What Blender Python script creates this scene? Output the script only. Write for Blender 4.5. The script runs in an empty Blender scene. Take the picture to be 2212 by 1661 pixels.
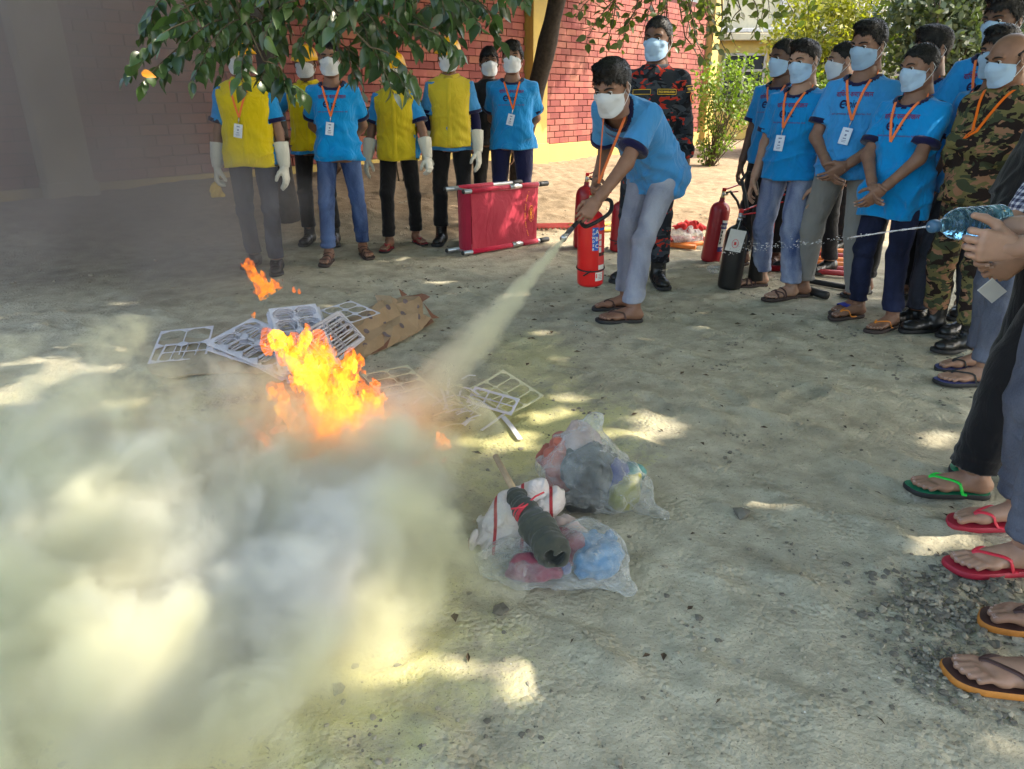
import bpy, bmesh, math, random
import numpy as np
from mathutils import Vector, Matrix, Euler
from mathutils.bvhtree import BVHTree

# ------------------------------------------------------------------ camera, sky, sun, exposure
scene = bpy.context.scene
CAM_H, PITCH, FPX = 1.32, math.radians(21.8), 1560.0
cam_data = bpy.data.cameras.new('camera')
cam = bpy.data.objects.new('camera', cam_data)
scene.collection.objects.link(cam)
cam.location = (0, 0, CAM_H)
cam.rotation_euler = (math.pi / 2 - PITCH, 0, 0)
cam_data.sensor_width = 36.0
cam_data.lens = 36.0 * FPX / 2212.0
cam_data.clip_start = 0.05
cam_data.clip_end = 600
scene.camera = cam

SUN_EL, SUN_AZ = math.radians(47), math.radians(-4)      # azimuth measured from +X towards +Y
SUNV = np.array([math.cos(SUN_EL) * math.cos(SUN_AZ), math.cos(SUN_EL) * math.sin(SUN_AZ), math.sin(SUN_EL)])
world = bpy.data.worlds.new('World')
scene.world = world
world.use_nodes = True
wn = world.node_tree
wn.nodes.clear()
w_out = wn.nodes.new('ShaderNodeOutputWorld')
w_bg = wn.nodes.new('ShaderNodeBackground')
w_sky = wn.nodes.new('ShaderNodeTexSky')
w_sky.sky_type = 'NISHITA'
w_sky.sun_disc = False
w_sky.sun_elevation = SUN_EL
w_sky.sun_rotation = math.pi / 2 - SUN_AZ
w_sky.air_density = 1.3
w_sky.dust_density = 4.0
w_sky.ozone_density = 0.6
w_bg.inputs['Strength'].default_value = 0.15
wn.links.new(w_sky.outputs[0], w_bg.inputs['Color'])
wn.links.new(w_bg.outputs[0], w_out.inputs['Surface'])

sun_data = bpy.data.lights.new('sun', 'SUN')
sun_data.energy = 2.0
sun_data.angle = math.radians(0.53)
sun_data.color = (1.0, 0.91, 0.76)
sun = bpy.data.objects.new('sun', sun_data)
scene.collection.objects.link(sun)
sun.rotation_euler = Vector(SUNV).to_track_quat('Z', 'Y').to_euler()
sun.location = (8, 0, 9)

scene.view_settings.view_transform = 'Standard'
scene.view_settings.look = 'None'
scene.view_settings.exposure = 2.27
scene.view_settings.gamma = 1.0
scene.view_settings.use_curve_mapping = False
scene.render.engine = 'CYCLES'
cy = scene.cycles
cy.use_denoising = True
cy.max_bounces = 6
cy.diffuse_bounces = 3
cy.glossy_bounces = 2
cy.transmission_bounces = 6
cy.transparent_max_bounces = 12
cy.volume_bounces = 2
cy.volume_max_steps = 256
cy.caustics_reflective = False
cy.caustics_refractive = False
cy.sample_clamp_indirect = 4.0

random.seed(7)
RNG = np.random.default_rng(11)
COL = scene.collection

# ------------------------------------------------------------------ helpers
def at(px, py, z=0.0):
    """world point on the plane of height z seen at a position of the (2212 px wide) reference view"""
    u = (px - 1106) / FPX
    v = (py - 830.5) / FPX
    dz = -math.sin(PITCH) - v * math.cos(PITCH)
    dy = math.cos(PITCH) - v * math.sin(PITCH)
    s = (z - CAM_H) / dz
    return np.array([u * s, dy * s, z])

def at_y(px, py, Y):
    u = (px - 1106) / FPX
    v = (py - 830.5) / FPX
    dz = -math.sin(PITCH) - v * math.cos(PITCH)
    dy = math.cos(PITCH) - v * math.sin(PITCH)
    s = Y / dy
    return np.array([u * s, Y, CAM_H + dz * s])

def srgb(r, g, b):
    f = lambda c: (c / 255 / 12.92) if c <= 10.3 else ((c / 255 + 0.055) / 1.055) ** 2.4
    return (f(r), f(g), f(b))

class MD:
    """mesh data collector"""
    def __init__(self):
        self.v, self.f, self.m, self.n, self.s = [], [], [], 0, []
    def add(self, V, F, mat=0, smooth=True):
        V = np.asarray(V, dtype=np.float64).reshape(-1, 3)
        if len(V) == 0 or len(F) == 0:
            return self
        if isinstance(F, np.ndarray):
            F2 = F + self.n
            self.f.append(F2)
            cnt = len(F2)
        else:
            arr = {}
            for fa in F:
                arr.setdefault(len(fa), []).append(fa)
            cnt = 0
            order = []
            if not np.isscalar(mat):
                raise ValueError
            for k, l in arr.items():
                a = np.array(l, dtype=np.int64) + self.n
                self.f.append(a)
                cnt += len(a)
                self.m.append(np.full(len(a), mat, dtype=np.int32))
                self.s.append(np.full(len(a), smooth))
            self.v.append(V)
            self.n += len(V)
            return self
        self.m.append(np.full(cnt, mat, dtype=np.int32) if np.isscalar(mat) else np.asarray(mat, dtype=np.int32))
        self.s.append(np.full(cnt, smooth))
        self.v.append(V)
        self.n += len(V)
        return self
    def merge(self, o, M=None):
        V = np.concatenate(o.v) if o.v else np.zeros((0, 3))
        if M is not None:
            V = xf(M, V)
        flip = M is not None and np.linalg.det(np.asarray(M)[:3, :3]) < 0
        for a, m, s in zip(o.f, o.m, o.s):
            self.f.append((a[:, ::-1] if flip else a) + self.n)
            self.m.append(m)
            self.s.append(s)
        self.v.append(V)
        self.n += len(V)
        return self
    def box(self, c, d, R=None, mat=0, bevel=0.0):
        d = np.asarray(d) / 2
        if bevel > 0:
            b = min(bevel, min(d) * 0.9)
            V, F = _bevel_box(d, b)
        else:
            V = np.array([[x, y, z] for x in (-1, 1) for y in (-1, 1) for z in (-1, 1)]) * d
            F = [(0, 1, 3, 2), (4, 6, 7, 5), (0, 4, 5, 1), (2, 3, 7, 6), (0, 2, 6, 4), (1, 5, 7, 3)]
        if R is not None:
            V = V @ np.asarray(R).T
        return self.add(V + np.asarray(c), F, mat, False)
    def tube(self, pts, r, n=8, mat=0, cap=True, smooth=True):
        P = np.asarray(pts, dtype=float)
        k = len(P)
        r = np.broadcast_to(np.asarray(r, dtype=float), (k,))
        T = np.gradient(P, axis=0)
        T /= np.linalg.norm(T, axis=1)[:, None] + 1e-12
        ref = np.array([0, 0, 1.0]) if abs(T[0][2]) < 0.9 else np.array([1.0, 0, 0])
        A = np.cross(T[0], ref)
        A /= np.linalg.norm(A)
        rings = []
        ang = np.arange(n) * 2 * math.pi / n
        for i in range(k):
            A = A - T[i] * A.dot(T[i])
            A /= np.linalg.norm(A) + 1e-12
            B = np.cross(T[i], A)
            rings.append(P[i] + r[i] * (np.cos(ang)[:, None] * A + np.sin(ang)[:, None] * B))
        V = np.concatenate(rings)
        F = []
        for i in range(k - 1):
            for j in range(n):
                a, b = i * n + j, i * n + (j + 1) % n
                F.append((a, b, b + n, a + n))
        if cap:
            F.append(tuple(range(n - 1, -1, -1)))
            F.append(tuple(range((k - 1) * n, k * n)))
        return self.add(V, F, mat, smooth)
    def lathe(self, prof, n=20, mat=0, M=None, smooth=True, caps=True):
        ang = np.arange(n) * 2 * math.pi / n
        V = []
        for r, z in prof:
            V.append(np.stack([r * np.cos(ang), r * np.sin(ang), np.full(n, z)], 1))
        V = np.concatenate(V)
        F = []
        k = len(prof)
        for i in range(k - 1):
            for j in range(n):
                a, b = i * n + j, i * n + (j + 1) % n
                F.append((a, b, b + n, a + n))
        if caps:
            F.append(tuple(range(n - 1, -1, -1)))
            F.append(tuple(range((k - 1) * n, k * n)))
        if M is not None:
            V = xf(M, V)
        return self.add(V, F, mat, smooth)
    def sheet(self, pts, nu, nv, mat=0, thick=0.0, smooth=True):
        P = np.asarray(pts, dtype=float).reshape(-1, 3)
        F = [(i * nv + j, (i + 1) * nv + j, (i + 1) * nv + j + 1, i * nv + j + 1) for i in range(nu - 1) for j in range(nv - 1)]
        return self.add(P, F, mat, smooth)
    def verts(self):
        return np.concatenate(self.v)
    def mesh(self, name, mats):
        V = self.verts()
        me = bpy.data.meshes.new(name)
        me.vertices.add(len(V))
        me.vertices.foreach_set('co', V.astype(np.float32).ravel())
        tot = np.concatenate([np.full(len(a), a.shape[1]) for a in self.f]).astype(np.int32)
        loops = np.concatenate([a.ravel() for a in self.f]).astype(np.int32)
        me.loops.add(len(loops))
        me.loops.foreach_set('vertex_index', loops)
        me.polygons.add(len(tot))
        st = np.concatenate([[0], np.cumsum(tot)[:-1]]).astype(np.int32)
        me.polygons.foreach_set('loop_start', st)
        me.polygons.foreach_set('loop_total', tot)
        me.polygons.foreach_set('material_index', np.concatenate(self.m).astype(np.int32))
        me.polygons.foreach_set('use_smooth', np.concatenate(self.s).astype(bool))
        for m in (mats if isinstance(mats, (list, tuple)) else [mats]):
            me.materials.append(m)
        me.update(calc_edges=True)
        return me
    def build(self, name, mats, parent=None, loc=None, rot=None):
        return link(name, self.mesh(name, mats), parent, loc, rot)

def _bevel_box(d, b):
    bm = bmesh.new()
    bmesh.ops.create_cube(bm, size=2.0)
    for v in bm.verts:
        v.co = Vector((v.co.x * d[0], v.co.y * d[1], v.co.z * d[2]))
    bmesh.ops.bevel(bm, geom=list(bm.edges), offset=b, segments=2, affect='EDGES', profile=0.6)
    bm.verts.index_update()
    V = np.array([v.co[:] for v in bm.verts])
    F = [tuple(v.index for v in f.verts) for f in bm.faces]
    bm.free()
    return V, F

def link(name, me, parent=None, loc=None, rot=None):
    o = bpy.data.objects.new(name, me)
    COL.objects.link(o)
    if parent is not None:
        o.parent = parent
    if loc is not None:
        o.location = Vector([float(q) for q in loc])
    if rot is not None:
        o.rotation_euler = rot
    return o

def tag(o, label=None, cat=None, group=None, kind=None):
    if label: o['label'] = label
    if cat: o['category'] = cat
    if group: o['group'] = group
    if kind: o['kind'] = kind
    return o

def empty(name, loc, label=None, cat=None, group=None, rz=0.0):
    o = link(name, None, None, loc, (0, 0, rz))
    o.empty_display_size = 0.1
    return tag(o, label, cat, group)

def xf(M, V):
    M = np.asarray(M)
    return np.asarray(V) @ M[:3, :3].T + M[:3, 3]

def rotm(rx=0, ry=0, rz=0):
    return np.array(Euler((rx, ry, rz)).to_matrix())

def mat4(R=None, t=(0, 0, 0), s=1.0):
    M = np.eye(4)
    if R is not None:
        M[:3, :3] = R
    M[:3, :3] = M[:3, :3] * s if np.isscalar(s) else M[:3, :3] @ np.diag(s)
    M[:3, 3] = t
    return M

def unit(v):
    v = np.asarray(v, dtype=float)
    return v / (np.linalg.norm(v) + 1e-12)

def snoise(P, f=1.0, seed=0, octv=3):
    """cheap smooth pseudo noise from sines, about -1..1"""
    r = np.random.default_rng(seed)
    out = 0.0
    amp, tot = 1.0, 0.0
    for o in range(octv):
        for q in range(3):
            k = r.normal(size=3)
            k = k / np.linalg.norm(k) * f * (0.7 + 0.6 * r.random())
            out = out + amp * np.sin(P @ k * 2 * math.pi + r.random() * 6.28)
        tot += amp * 1.7
        amp *= 0.5
        f *= 2.0
    return out / tot

# ------------------------------------------------------------------ distance-field modelling
class Field:
    def __init__(self, lo, hi, h):
        self.lo, self.h = np.asarray(lo, dtype=np.float64), h
        self.n = np.maximum(np.ceil((np.asarray(hi) - self.lo) / h).astype(int) + 1, 4)
        self.D = np.full(self.n, 0.3, dtype=np.float32)
    def _pts(self, lo, hi):
        a = np.clip(np.floor((np.asarray(lo) - self.lo) / self.h).astype(int), 0, self.n - 1)
        b = np.clip(np.ceil((np.asarray(hi) - self.lo) / self.h).astype(int) + 1, 1, self.n)
        if np.any(b <= a):
            return None, None
        ax = [self.lo[i] + self.h * np.arange(a[i], b[i]) for i in range(3)]
        P = np.stack(np.meshgrid(*ax, indexing='ij'), -1)
        return tuple(slice(a[i], b[i]) for i in range(3)), P
    def put(self, lo, hi, fn, k=0.01, op='u'):
        m = 0.03 + k
        sl, P = self._pts(np.asarray(lo) - m, np.asarray(hi) + m)
        if sl is None:
            return self
        d = fn(P).astype(np.float32)
        o = self.D[sl]
        if op == 'u':
            hh = np.maximum(k - np.abs(o - d), 0) / max(k, 1e-6)
            self.D[sl] = np.minimum(o, d) - hh * hh * k * 0.25
        elif op == 's':
            d = -d
            hh = np.maximum(k - np.abs(o - d), 0) / max(k, 1e-6)
            self.D[sl] = np.maximum(o, d) + hh * hh * k * 0.25
        elif op == 'i':
            self.D[sl] = np.maximum(o, d)
        return self
    def cone(self, a, b, ra, rb, k=0.015, op='u', flat=None):
        a, b = np.asarray(a, float), np.asarray(b, float)
        r = max(ra, rb)
        ba = b - a
        L2 = max(ba.dot(ba), 1e-9)
        def fn(P):
            q = P - a
            if flat is not None:
                ax, fac = flat
                q = q + (q @ ax)[..., None] * ax * (fac - 1)
                bb = ba + ba.dot(ax) * ax * (fac - 1)
            else:
                bb = ba
            t = np.clip(q @ bb / max(bb.dot(bb), 1e-9), 0, 1)
            d = np.sqrt(((q - t[..., None] * bb) ** 2).sum(-1)) - (ra + (rb - ra) * t)
            return d
        return self.put(np.minimum(a, b) - r * 1.3, np.maximum(a, b) + r * 1.3, fn, k, op)
    def ell(self, c, r, R=None, k=0.015, op='u'):
        c, r = np.asarray(c, float), np.asarray(r, float)
        def fn(P):
            q = P - c
            if R is not None:
                q = q @ R
            k0 = np.sqrt(((q / r) ** 2).sum(-1)) + 1e-9
            k1 = np.sqrt(((q / r ** 2) ** 2).sum(-1)) + 1e-9
            return k0 * (k0 - 1) / k1
        m = r.max() if R is not None else r
        return self.put(c - m, c + m, fn, k, op)
    def warp(self, fn):
        ax = [self.lo[i] + self.h * np.arange(self.n[i]) for i in range(3)]
        P = np.stack(np.meshgrid(*ax, indexing='ij'), -1)
        near = np.abs(self.D) < 0.05
        if near.any():
            self.D[near] += fn(P[near]).astype(np.float32)
        return self
    def cut(self, p, n):
        """keep the side where (x-p).n < 0"""
        p, n = np.asarray(p, float), unit(n)
        ax = [self.lo[i] + self.h * np.arange(self.n[i]) - p[i] for i in range(3)]
        d = ax[0][:, None, None] * n[0] + ax[1][None, :, None] * n[1] + ax[2][None, None, :] * n[2]
        self.D = np.maximum(self.D, d.astype(np.float32))
        return self
    def mesh(self):
        D = self.D
        D[0], D[-1], D[:, 0], D[:, -1], D[:, :, 0], D[:, :, -1] = (np.maximum(x, 0.001) for x in (D[0], D[-1], D[:, 0], D[:, -1], D[:, :, 0], D[:, :, -1]))
        s = D < 0
        c = np.zeros(self.n - 1, dtype=np.uint8)
        cs = [(i, j, k) for i in (0, 1) for j in (0, 1) for k in (0, 1)]
        N = self.n
        for i, j, k in cs:
            c += s[i:N[0] - 1 + i, j:N[1] - 1 + j, k:N[2] - 1 + k]
        act = (c > 0) & (c < 8)
        idx = np.argwhere(act)
        if len(idx) == 0:
            return np.zeros((0, 3)), np.zeros((0, 4), int)
        acc = np.zeros((len(idx), 3))
        cnt = np.zeros(len(idx))
        for ci in cs:
            for ax in range(3):
                if ci[ax]:
                    continue
                cj = list(ci)
                cj[ax] = 1
                d0 = D[idx[:, 0] + ci[0], idx[:, 1] + ci[1], idx[:, 2] + ci[2]]
                d1 = D[idx[:, 0] + cj[0], idx[:, 1] + cj[1], idx[:, 2] + cj[2]]
                x = (d0 < 0) != (d1 < 0)
                t = np.where(x, d0 / np.where(x, d0 - d1, 1), 0)
                pos = np.tile(np.array(ci, float), (len(idx), 1))
                pos[:, ax] += t
                acc[x] += pos[x]
                cnt[x] += 1
        V = self.lo + self.h * (idx + acc / np.maximum(cnt, 1)[:, None])
        vid = np.full(act.shape, -1, dtype=np.int64)
        vid[act] = np.arange(len(idx))
        quads = []
        for ax in range(3):
            a1, a2 = [(1, 2), (2, 0), (0, 1)][ax]
            sl0 = [slice(1, N[i] - 1) for i in range(3)]
            sl1 = list(sl0)
            sl0[ax] = slice(0, N[ax] - 1)
            sl1[ax] = slice(1, N[ax])
            e0, e1 = s[tuple(sl0)], s[tuple(sl1)]
            ed = np.argwhere(e0 != e1)
            if len(ed) == 0:
                continue
            inside = e0[ed[:, 0], ed[:, 1], ed[:, 2]]
            base = ed.copy()
            for i in range(3):
                if i != ax:
                    base[:, i] += 1
            q = []
            for o1, o2 in ((-1, -1), (0, -1), (0, 0), (-1, 0)):
                b = base.copy()
                b[:, a1] += o1
                b[:, a2] += o2
                q.append(vid[b[:, 0], b[:, 1], b[:, 2]])
            q = np.stack(q, 1)
            q[~inside] = q[~inside][:, ::-1]
            quads.append(q)
        F = np.concatenate(quads)
        F = F[(F >= 0).all(1)]
        return V, F

def relax(V, F, it=1, lam=0.5):
    n = len(V)
    for _ in range(it):
        acc = np.zeros_like(V)
        cnt = np.zeros(n)
        k = F.shape[1]
        for i in range(k):
            a, b = F[:, i], F[:, (i + 1) % k]
            np.add.at(acc, a, V[b]); np.add.at(cnt, a, 1)
            np.add.at(acc, b, V[a]); np.add.at(cnt, b, 1)
        V = V + lam * (acc / np.maximum(cnt, 1)[:, None] - V)
    return V

# ------------------------------------------------------------------ materials
def new_mat(name):
    m = bpy.data.materials.new(name)
    m.use_nodes = True
    nt = m.node_tree
    return m, nt, nt.nodes['Principled BSDF'], nt.nodes['Material Output']

def nd(nt, t, **kw):
    n = nt.nodes.new(t)
    for k, v in kw.items():
        if k in n.inputs:
            n.inputs[k].default_value = v
        else:
            setattr(n, k, v)
    return n

def ramp(nt, src, stops, interp='LINEAR'):
    n = nt.nodes.new('ShaderNodeValToRGB')
    n.color_ramp.interpolation = interp
    e = n.color_ramp.elements
    while len(e) > 1:
        e.remove(e[-1])
    e[0].position, e[0].color = stops[0][0], (*stops[0][1], 1)
    for p, c in stops[1:]:
        q = e.new(p)
        q.color = (*c, 1)
    if src is not None:
        nt.links.new(src, n.inputs['Fac'])
    return n

def mix(nt, fac, a, b, mode='MIX'):
    n = nt.nodes.new('ShaderNodeMix')
    n.data_type = 'RGBA'
    n.blend_type = mode
    for sock, v in ((n.inputs[0], fac), (n.inputs[6], a), (n.inputs[7], b)):
        if isinstance(v, (int, float)):
            sock.default_value = v
        elif isinstance(v, tuple):
            sock.default_value = (*v, 1) if len(v) == 3 else v
        else:
            nt.links.new(v, sock)
    return n.outputs[2]

def math_n(nt, op, a, b=None, c=None):
    n = nt.nodes.new('ShaderNodeMath')
    n.operation = op
    for i, v in enumerate((a, b, c)):
        if v is None:
            continue
        if isinstance(v, (int, float)):
            n.inputs[i].default_value = v
        else:
            nt.links.new(v, n.inputs[i])
    return n.outputs[0]

def bump(nt, bs, h, strength=0.3, dist=0.01):
    b = nt.nodes.new('ShaderNodeBump')
    b.inputs['Strength'].default_value = strength
    b.inputs['Distance'].default_value = dist
    nt.links.new(h, b.inputs['Height'])
    nt.links.new(b.outputs[0], bs.inputs['Normal'])
    return b

def coords(nt, kind='Object', scale=None):
    tc = nt.nodes.new('ShaderNodeTexCoord')
    o = tc.outputs[kind]
    if scale is not None:
        mp = nt.nodes.new('ShaderNodeMapping')
        mp.inputs['Scale'].default_value = scale
        nt.links.new(o, mp.inputs[0])
        o = mp.outputs[0]
    return o

def noise(nt, vec, scale, detail=4, rough=0.55, dist=0.0):
    n = nt.nodes.new('ShaderNodeTexNoise')
    n.inputs['Scale'].default_value = scale
    n.inputs['Detail'].default_value = detail
    n.inputs['Roughness'].default_value = rough
    n.inputs['Distortion'].default_value = dist
    nt.links.new(vec, n.inputs['Vector'])
    return n.outputs[0]

def plain(name, col, rough=0.6, var=0.15, scale=30, bmp=0.0, metal=0.0, spec=0.5, bscale=None, coat=0.0):
    m, nt, bs, out = new_mat(name)
    vec = coords(nt)
    f = noise(nt, vec, scale, 4)
    dark = tuple(c * (1 - var) for c in col)
    lite = tuple(min(1, c * (1 + var)) for c in col)
    r = ramp(nt, f, [(0.3, dark), (0.7, lite)])
    nt.links.new(r.outputs[0], bs.inputs['Base Color'])
    bs.inputs['Roughness'].default_value = rough
    bs.inputs['Metallic'].default_value = metal
    bs.inputs['Specular IOR Level'].default_value = spec
    bs.inputs['Coat Weight'].default_value = coat
    if bmp:
        bump(nt, bs, noise(nt, vec, bscale or scale * 4, 3), bmp, 0.004)
    return m

def fabric(name, col, var=0.12, rough=0.85, fold=0.5, sheen=0.2):
    m, nt, bs, out = new_mat(name)
    vec = coords(nt)
    f = noise(nt, vec, 6, 5)
    r = ramp(nt, f, [(0.3, tuple(c * (1 - var) for c in col)), (0.7, tuple(min(1, c * (1 + var)) for c in col))])
    oi = nt.nodes.new('ShaderNodeObjectInfo')      # each garment has been washed a different number of times
    hs = nt.nodes.new('ShaderNodeHueSaturation')
    nt.links.new(r.outputs[0], hs.inputs['Color'])
    mr = nt.nodes.new('ShaderNodeMapRange')
    mr.inputs['To Min'].default_value = .93
    mr.inputs['To Max'].default_value = 1.05
    nt.links.new(oi.outputs['Random'], mr.inputs['Value'])
    nt.links.new(mr.outputs[0], hs.inputs['Saturation'])
    mv = nt.nodes.new('ShaderNodeMapRange')
    mv.inputs['To Min'].default_value = .90
    mv.inputs['To Max'].default_value = 1.12
    nt.links.new(math_n(nt, 'FRACT', math_n(nt, 'MULTIPLY', oi.outputs['Random'], 7.3)), mv.inputs['Value'])
    nt.links.new(mv.outputs[0], hs.inputs['Value'])
    nt.links.new(hs.outputs[0], bs.inputs['Base Color'])
    bs.inputs['Roughness'].default_value = rough
    bs.inputs['Sheen Weight'].default_value = sheen
    bs.inputs['Specular IOR Level'].default_value = 0.2
    v2 = coords(nt, 'Object', (9, 9, 5))
    h1 = noise(nt, v2, 1.0, 3, 0.5, 1.2)
    h2 = noise(nt, vec, 350, 2)
    h = math_n(nt, 'ADD', h1, math_n(nt, 'MULTIPLY', h2, 0.06))
    bump(nt, bs, h, fold, 0.03)
    return m

def denim(name, dark, lite, fade=0.5):
    m, nt, bs, out = new_mat(name)
    vec = coords(nt)
    big = noise(nt, coords(nt, 'Object', (5, 5, 2.2)), 1.0, 3, 0.55, 0.6)
    fine = noise(nt, coords(nt, 'Object', (260, 260, 160)), 1.0, 3)
    f = math_n(nt, 'ADD', big, math_n(nt, 'MULTIPLY', math_n(nt, 'SUBTRACT', fine, 0.5), 0.22))
    r = ramp(nt, f, [(0.5 - 0.22 / max(fade, .1) * .5, dark), (0.5 + 0.3 * 0.5, lite)])
    nt.links.new(r.outputs[0], bs.inputs['Base Color'])
    bs.inputs['Roughness'].default_value = 0.9
    bs.inputs['Specular IOR Level'].default_value = 0.2
    h1 = noise(nt, coords(nt, 'Object', (12, 12, 9)), 1.0, 3, 0.5, 1.5)
    bump(nt, bs, math_n(nt, 'ADD', h1, math_n(nt, 'MULTIPLY', fine, 0.1)), 0.5, 0.025)
    return m

def camo(name, cols, scale=9.0):
    m, nt, bs, out = new_mat(name)
    vec = coords(nt, 'Object', (1.0, 1.0, 1.5))
    col = cols[0]
    for i, c in enumerate(cols[1:]):
        mp = nt.nodes.new('ShaderNodeMapping')
        mp.inputs['Location'].default_value = (3.1 * i + 1, 1.7 * i, -2.3 * i)
        nt.links.new(vec, mp.inputs[0])
        f = noise(nt, mp.outputs[0], scale, 2.5, 0.6, 0.7)
        th = math_n(nt, 'GREATER_THAN', f, 0.535)
        col = mix(nt, th, col, c)
    nt.links.new(col, bs.inputs['Base Color'])
    bs.inputs['Roughness'].default_value = 0.85
    bs.inputs['Specular IOR Level'].default_value = 0.2
    h1 = noise(nt, coords(nt, 'Object', (10, 10, 6)), 1.0, 3, 0.5, 1.2)
    bump(nt, bs, h1, 0.5, 0.03)
    return m

def skin_mat(name, col):
    m, nt, bs, out = new_mat(name)
    vec = coords(nt)
    f = noise(nt, vec, 14, 5, 0.6)
    dk = tuple(c * 0.78 for c in col)
    lt = (min(1, col[0] * 1.12), min(1, col[1] * 1.1), min(1, col[2] * 1.1))
    r = ramp(nt, f, [(0.3, dk), (0.7, lt)])
    nt.links.new(r.outputs[0], bs.inputs['Base Color'])
    bs.inputs['Roughness'].default_value = 0.48
    bs.inputs['Specular IOR Level'].default_value = 0.4
    bs.inputs['Subsurface Weight'].default_value = 0.08
    bs.inputs['Subsurface Radius'].default_value = (0.02, 0.008, 0.004)
    bs.inputs['Subsurface Scale'].default_value = 0.3
    bump(nt, bs, noise(nt, vec, 220, 3), 0.12, 0.002)
    return m
# ------------------------------------------------------------------ people: shared pieces
M_SKIN = [skin_mat('skin_dark', (0.14, 0.072, 0.046)), skin_mat('skin_brown', (0.25, 0.132, 0.084)),
          skin_mat('skin_light_brown', (0.34, 0.19, 0.122)), skin_mat('skin_tan', (0.42, 0.245, 0.165))]
M_HAIR = plain('black_hair', (0.008, 0.0072, 0.007), 0.5, 0.4, 60, 0.4, spec=0.3, bscale=180)
M_EYE = plain('eye_white', (0.62, 0.58, 0.54), 0.25, 0.03)
M_IRIS = plain('iris', (0.02, 0.012, 0.01), 0.15, 0.03)
M_NAIL = plain('nail', (0.50, 0.33, 0.27), 0.35, 0.06)
M_TEE = fabric('sky_blue_jersey', srgb(40, 140, 206), 0.10, .85, .9)
M_NAVY = fabric('navy_rib', srgb(22, 22, 62), 0.15)
M_PRINT_RED = plain('maroon_print', srgb(120, 24, 84), 0.8, 0.1)
M_PRINT_NAVY = plain('navy_print', srgb(16, 20, 76), 0.8, 0.1)
M_VEST = fabric('yellow_vest_cloth', srgb(204, 180, 6), 0.08, .85, .8)
M_GLOVE = fabric('white_glove_leather', srgb(205, 203, 190), 0.10, 0.7)
M_MASKW = fabric('white_mask', srgb(200, 204, 208), 0.04, 0.9, 0.25)
M_MASKB = fabric('pale_blue_mask', srgb(160, 188, 214), 0.05, 0.9, 0.25)
M_ELASTIC = plain('white_elastic', (0.78, 0.78, 0.78), 0.8, 0.02)
M_ORANGE = fabric('orange_ribbon', srgb(240, 116, 40), 0.06, 0.7, 0.1)
M_CARD = plain('card_white', (0.66, 0.72, 0.82), 0.25, 0.05, 40)
M_INK = plain('card_ink', (0.16, 0.2, 0.34), 0.5, 0.1)
M_METAL = plain('nickel', (0.62, 0.62, 0.62), 0.3, 0.05, metal=1.0)
M_JEANS_BLUE = denim('blue_denim', srgb(26, 42, 82), srgb(88, 110, 154))
M_JEANS_LIGHT = denim('light_denim', srgb(66, 82, 124), srgb(156, 165, 186))
M_JEANS_PALE = denim('pale_grey_denim', srgb(108, 114, 134), srgb(160, 165, 178))
M_JEANS_DARK = denim('charcoal_denim', srgb(30, 32, 42), srgb(78, 80, 92))
M_JEANS_NAVY = denim('dark_navy_denim', srgb(18, 22, 40), srgb(44, 50, 78))
M_JEANS_GREY = denim('grey_blue_denim', srgb(62, 66, 80), srgb(112, 116, 130))
M_BLACK_CLOTH = fabric('black_cloth', srgb(26, 25, 27), 0.25)
M_NAVY_CLOTH = fabric('navy_trouser_cloth', srgb(24, 28, 66), 0.2)
M_GREY_CLOTH = fabric('grey_trouser_cloth', srgb(122, 120, 116), 0.08)
M_CAMO_FIRE = camo('red_black_camouflage', [srgb(62, 66, 72), srgb(176, 52, 36), srgb(24, 24, 28), srgb(40, 44, 50)], 10)
M_CAMO_GREEN = camo('woodland_camouflage', [srgb(112, 104, 66), srgb(150, 110, 84), srgb(66, 70, 50), srgb(42, 32, 28)], 11)
M_BOOT = plain('black_boot_leather', (0.012, 0.012, 0.012), 0.35, 0.3, 40, 0.3)
M_SOLE_BLACK = plain('black_rubber', (0.018, 0.018, 0.018), 0.7, 0.2)
M_SANDAL_BROWN = plain('brown_leather', srgb(70, 44, 38), 0.6, 0.2)
M_SOLE_BROWN = plain('dark_brown_sole', srgb(62, 50, 46), 0.75, 0.15)
M_SLIDE_BLUE = plain('blue_slide', srgb(50, 58, 150), 0.55, 0.1)
M_GREEN_SOLE = plain('green_foam', srgb(22, 120, 84), 0.6, 0.1)
M_GREEN_STRAP = plain('bright_green_strap', srgb(30, 210, 70), 0.45, 0.05)
M_RED_FOAM = plain('crimson_foam', srgb(168, 36, 56), 0.6, 0.1)
M_RED_STRAP = plain('red_strap', srgb(214, 48, 66), 0.45, 0.05)
M_ORANGE_STRAP = plain('orange_strap', srgb(236, 140, 40), 0.5, 0.08)
M_BLUE_FOAM = plain('slate_blue_foam', srgb(74, 78, 128), 0.6, 0.1)
M_HELMET = plain('yellow_helmet_shell', srgb(238, 176, 10), 0.3, 0.05)
M_PATCH = plain('patch_black', (0.02, 0.02, 0.022), 0.8, 0.1)
M_GOLD = plain('gold_thread', srgb(226, 184, 50), 0.6, 0.1)
M_PATCH_ORANGE = plain('patch_orange', srgb(235, 110, 40), 0.7, 0.1)

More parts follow.
